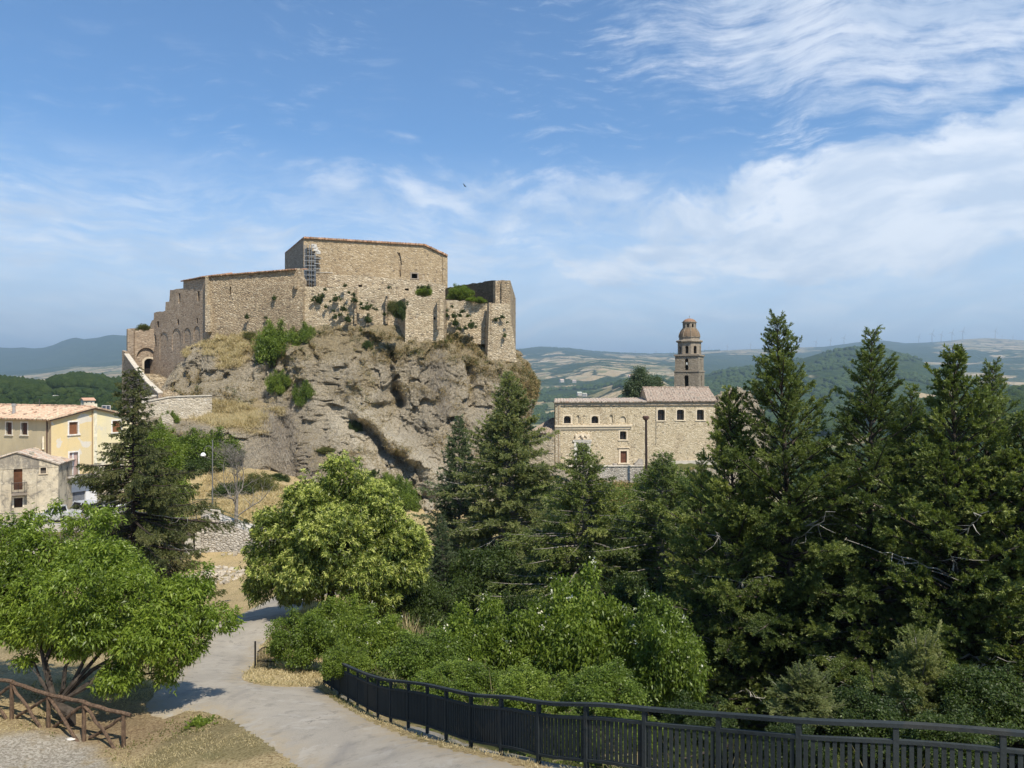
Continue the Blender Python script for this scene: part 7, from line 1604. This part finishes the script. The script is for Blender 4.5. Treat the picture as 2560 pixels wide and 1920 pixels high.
# straw and scrub on the rock: pick cliff vertices that carry it
tn = me = cliff.data; nv = len(RV); nrm = np.empty(nv*3, np.float32); cliff.data.vertices.foreach_get('normal', nrm); nrm = nrm.reshape(-1, 3)
wS = straw.ravel()*(nrm[:, 2] > -.35)*(ppy.ravel() < 1300)*(RV[:, 1] < 135)
def pick(w, n):
    w = np.clip(w, 0, None)**2; k = RNG.choice(nv, n, p=w/w.sum()); return RV[k]+RNG.normal(size=(n, 3))*.12, nrm[k]
p_, _n = pick(wS*(wS > .3), 7500); blades('straw', p_, .55, .05, strawm, .45, 'long dry straw on the ledges of the rock', 'grass', per=7, spread=.2)
def pxarea(poly, n, rad=.1):
    xs_ = [q[0] for q in poly]; ys_ = [q[1] for q in poly]; out = []
    X_ = RNG.uniform(min(xs_), max(xs_), n*3); Y_ = RNG.uniform(min(ys_), max(ys_), n*3); ok = sdist(poly, X_, Y_)+RNG.normal(0, 4, n*3) > 0
    for a, b in list(zip(X_[ok], Y_[ok]))[:n]:
        h = hit(a, b, True)
        if h and h[2] < 160: out.append(h[0][:])
    return np.array(out)
LEDGE = [(432, 1004), (520, 1003), (600, 1012), (668, 1040), (640, 1072), (560, 1070), (500, 1052), (448, 1030)]
p_ = pxarea(LEDGE, 2600); blades('straw', p_, .75, .055, strawm, .4, 'long golden straw on the ledge beside the causeway', 'grass', per=9, spread=.22)
p_ = pxarea([(500, 850), (530, 822), (580, 808), (640, 822), (640, 850), (600, 880), (598, 920), (560, 905), (540, 870)], 1500); blades('straw', p_, .6, .05, strawm, .45, 'golden straw under the left curtain wall', 'grass', per=8, spread=.2)
vegw = (veg+nA*.5).ravel()*(nrm[:, 2] > -.35)*(ppy.ravel() < 1150)*(RV[:, 1] < 135)
brn = mat_leaf('brown dry scrub', [(0, (.16, .115, .05)), (.45, (.29, .215, .10)), (.8, (.40, .31, .16)), (1, (.13, .13, .05))], .1, .9, .1, .1)
p_, _n = pick(vegw*(vegw > .4), 19000); blades('dry_scrub', p_, .42, .055, brn, .8, 'brown dry scrub matted over the upper rock face', 'scrub', up=.5, per=5, spread=.22)
p_, _n = pick(vegw*(vegw > .5), 1500); qn = np.repeat(p_, 26, 0)+RNG.normal(size=(1500*26, 3))*.22
tag(leafobj('rock_scrub', [leafarr(qn, rdir(len(qn))+np.array([0, 0, .3]), .2, .08, .1)], shd, None, [np.repeat(RNG.random(1500), 26)*.8]), 'dark green scrub dotted over the upper rock face', 'scrub', kind='stuff')
sw = scrub.ravel()*(RV[:, 1] < 130); p_, _n = pick(sw*(sw > .35), 1300)
blades('dry_vines', p_+_n*.1, 1.1, .04, twigm, .30, 'grey leafless vines hanging on the lower cliff', 'vines', per=4, spread=.25)
pts = gpts(9000, 8, 44, 100, 126, lambda x, y: (pn_(x, y, .12, 90) > -.1) & (y > 104))
blades('bank_scrub', pts, .6, .09, brn, .8, 'brown dry scrub on the bank below the church', 'scrub', up=.6, per=5, spread=.35)
# straw bank behind the ramp and dry stalks by the chestnut
pts = gpts(16000, -38, -22, 74, 98, lambda x, y: x < -22)
blades('straw', pts, .5, .05, strawm, .5, 'tall dry straw on the bank behind the street lamp', 'grass', per=5, spread=.2)
pts = np.array([P(1035+RNG.uniform(-28, 28), 1560, 38+RNG.uniform(-1, 1)) for _ in range(45)]); pts[:, 2] = height0(pts[:, 0], pts[:, 1])
blades('dry_stalks', pts, 1.9, .035, strawm, .16, 'tall pale dry stalks between chestnut and dark fir', 'stalks', per=3, spread=.1)
# rubble on the slope under the ramp wall
r = np.random.default_rng(17); mb = MB()
for k in range(900):
    x_ = RNG.uniform(-29, -21.5); y_ = RNG.uniform(60, 71); s = r.uniform(.06, .28)*(1 if r.random() < .9 else 1.7)
    if pn_(np.array([x_]), np.array([y_]), .35, 81)[0] < -.1: continue
    z_ = float(height(x_, y_)); mb.box((x_, y_, z_+s*.15), (s*r.uniform(.8, 1.5), s, s*.7), r.uniform(0, 3), Vector((r.normal(), r.normal(), 2)).to_track_quat('Z', 'Y').to_matrix())
tag(mb.build('rubble', mat_plain('limestone rubble', (.38, .33, .255), .95, var=.35, scale=.8)), 'loose pale stone rubble on the slope below the ramp wall', 'rubble', kind='stuff')
def stone(px, py, w, lab):
    gx_, gy_ = onground(px, py); z_ = float(height(gx_, gy_)); mb = MB(); rr = np.random.default_rng(px); prof_ = [(.05, -.3), (.8, -.2), (1, .1), (.7, .4), (.2, .5)]
    mb.lathe([(a_*w*rr.uniform(.85, 1.1), b_*w*.35) for a_, b_ in prof_], (0, 0, 0), 9); mb.v = [(x+rr.normal()*w*.06, y*.7+rr.normal()*w*.06, z+rr.normal()*w*.03) for x, y, z in mb.v]
    o = mb.build('stone', mat_plain('pale stone', (.62, .58, .52), .9), None, True); o.location = (gx_, gy_, z_+.02); tag(o, lab, 'stone')
stone(178, 1849, .17, 'flat pale stone in the dry grass by the last fence posts')
# wooded hills: forest masses as crowns on the far slopes
def forest(name, spots, lab, mat, R=(4, 7)):
    r = np.random.default_rng(len(spots)); import bmesh
    bm = bmesh.new(); bmesh.ops.create_icosphere(bm, subdivisions=1, radius=1); bv = np.array([v.co[:] for v in bm.verts]); bf = np.array([[v.index for v in f.verts] for f in bm.faces]); bm.free()
    n = len(spots); s = r.uniform(*R, n)*np.array([q[3] for q in spots]); c = np.array([q[:3] for q in spots]); V = np.repeat(bv[None], n, 0)*(1+r.normal(0, .16, (n, len(bv), 1)))
    V = V*s[:, None, None]*np.array([1, 1, .85])+c[:, None]+np.array([0, 0, .3])*s[:, None, None]; Fa = bf[None]+(np.arange(n)*len(bv))[:, None, None]
    me = npmesh(name, V.reshape(-1, 3), Fa.reshape(-1, 3), True, {'var': ('FACE', np.repeat(r.random(n), len(bf)))}); return tag(link(name, me, mat), lab, 'forest', kind='stuff')
m, T = newmat('forest canopy'); o = T.node('ShaderNodeNewGeometry').outputs['Position']; n = T.noise(o, .9, 5, .75); n_b = T.noise(o, .25, 4, .7)
finish(T, T.mix(T.step(n, .3, .7), T.ramp(T.attr('var'), [(0, (.018, .036, .012)), (.6, (.034, .060, .018)), (1, (.065, .09, .025))]), (.075, .11, .035)), 1., T.bump(T.m('ADD', n, n_b), 1., 3.), 0, 0.)
fm = m
def spots(n, f, px0, px1, d0, d1, rng=np.random.default_rng(5)):
    out = []
    px_ = rng.uniform(px0, px1, n); d_ = np.exp(rng.uniform(math.log(d0), math.log(d1), n))
    for a, d in zip(px_, d_):
        s = f(a, d)
        if s: out.append(((a-1280)/F*d, d, float(hillz(a, d)), s))
    return out
fl1 = spots(4200, lambda a, d: (1.0 if d > 560 else .8) if not (115 < a < 300 and d < 640 and (d > 480)) or d > 700 else 0, -700, 420, 600, 930)
forest('forest', fl1, 'dense dark green wood on the near hill behind the houses', fm, (4.2, 7))
fl2 = spots(260, lambda a, d: .7, -200, 420, 400, 600); forest('forest', fl2, 'scattered trees among the fields below the near wood', fm, (3, 6))
fl3 = spots(4500, lambda a, d: 1., 2230, 3000, 560, 1250); forest('forest', fl3, 'green woodland on the slope at the right edge', fm, (4, 8))
fl4 = spots(14000, lambda a, d: 1. if fbm(np.array([[a*.012, math.log(d)*14, 0.]]), 3, 8)[0] > .02 else 0, 1290, 2500, 1100, 3450); forest('forest', fl4, 'broken woodland across the valley and hill beyond the church', fm, (7, 13))
fl5 = spots(900, lambda a, d: 1., 1290, 1800, 9300, 9600); forest('forest', fl5, 'thin line of trees along the far ridge', fm, (7, 16))
# ================================================================ haze: the air between here and the far mountains
mb = MB(); X0, X1, Y0, Y1, Z0_, Z1_ = -62000, 62000, -14000, 52000, -760, 1000
mb.box(((X0+X1)/2, (Y0+Y1)/2, (Z0_+Z1_)/2), (X1-X0, Y1-Y0, Z1_-Z0_))
m = bpy.data.materials.new('haze'); m.use_nodes = True; m.node_tree.nodes.clear(); T = NT(m.node_tree)
v = T.node('ShaderNodeVolumePrincipled', {'Color': (.58, .80, 1.0), 'Density': 1.05e-4, 'Anisotropy': 0.2})
T.l.new(v.outputs[0], T.node('ShaderNodeOutputMaterial').inputs['Volume'])
hz_ = tag(mb.build('haze', m), kind='stuff'); tag(hz_, 'thin pale blue haze over the far hills', 'haze')
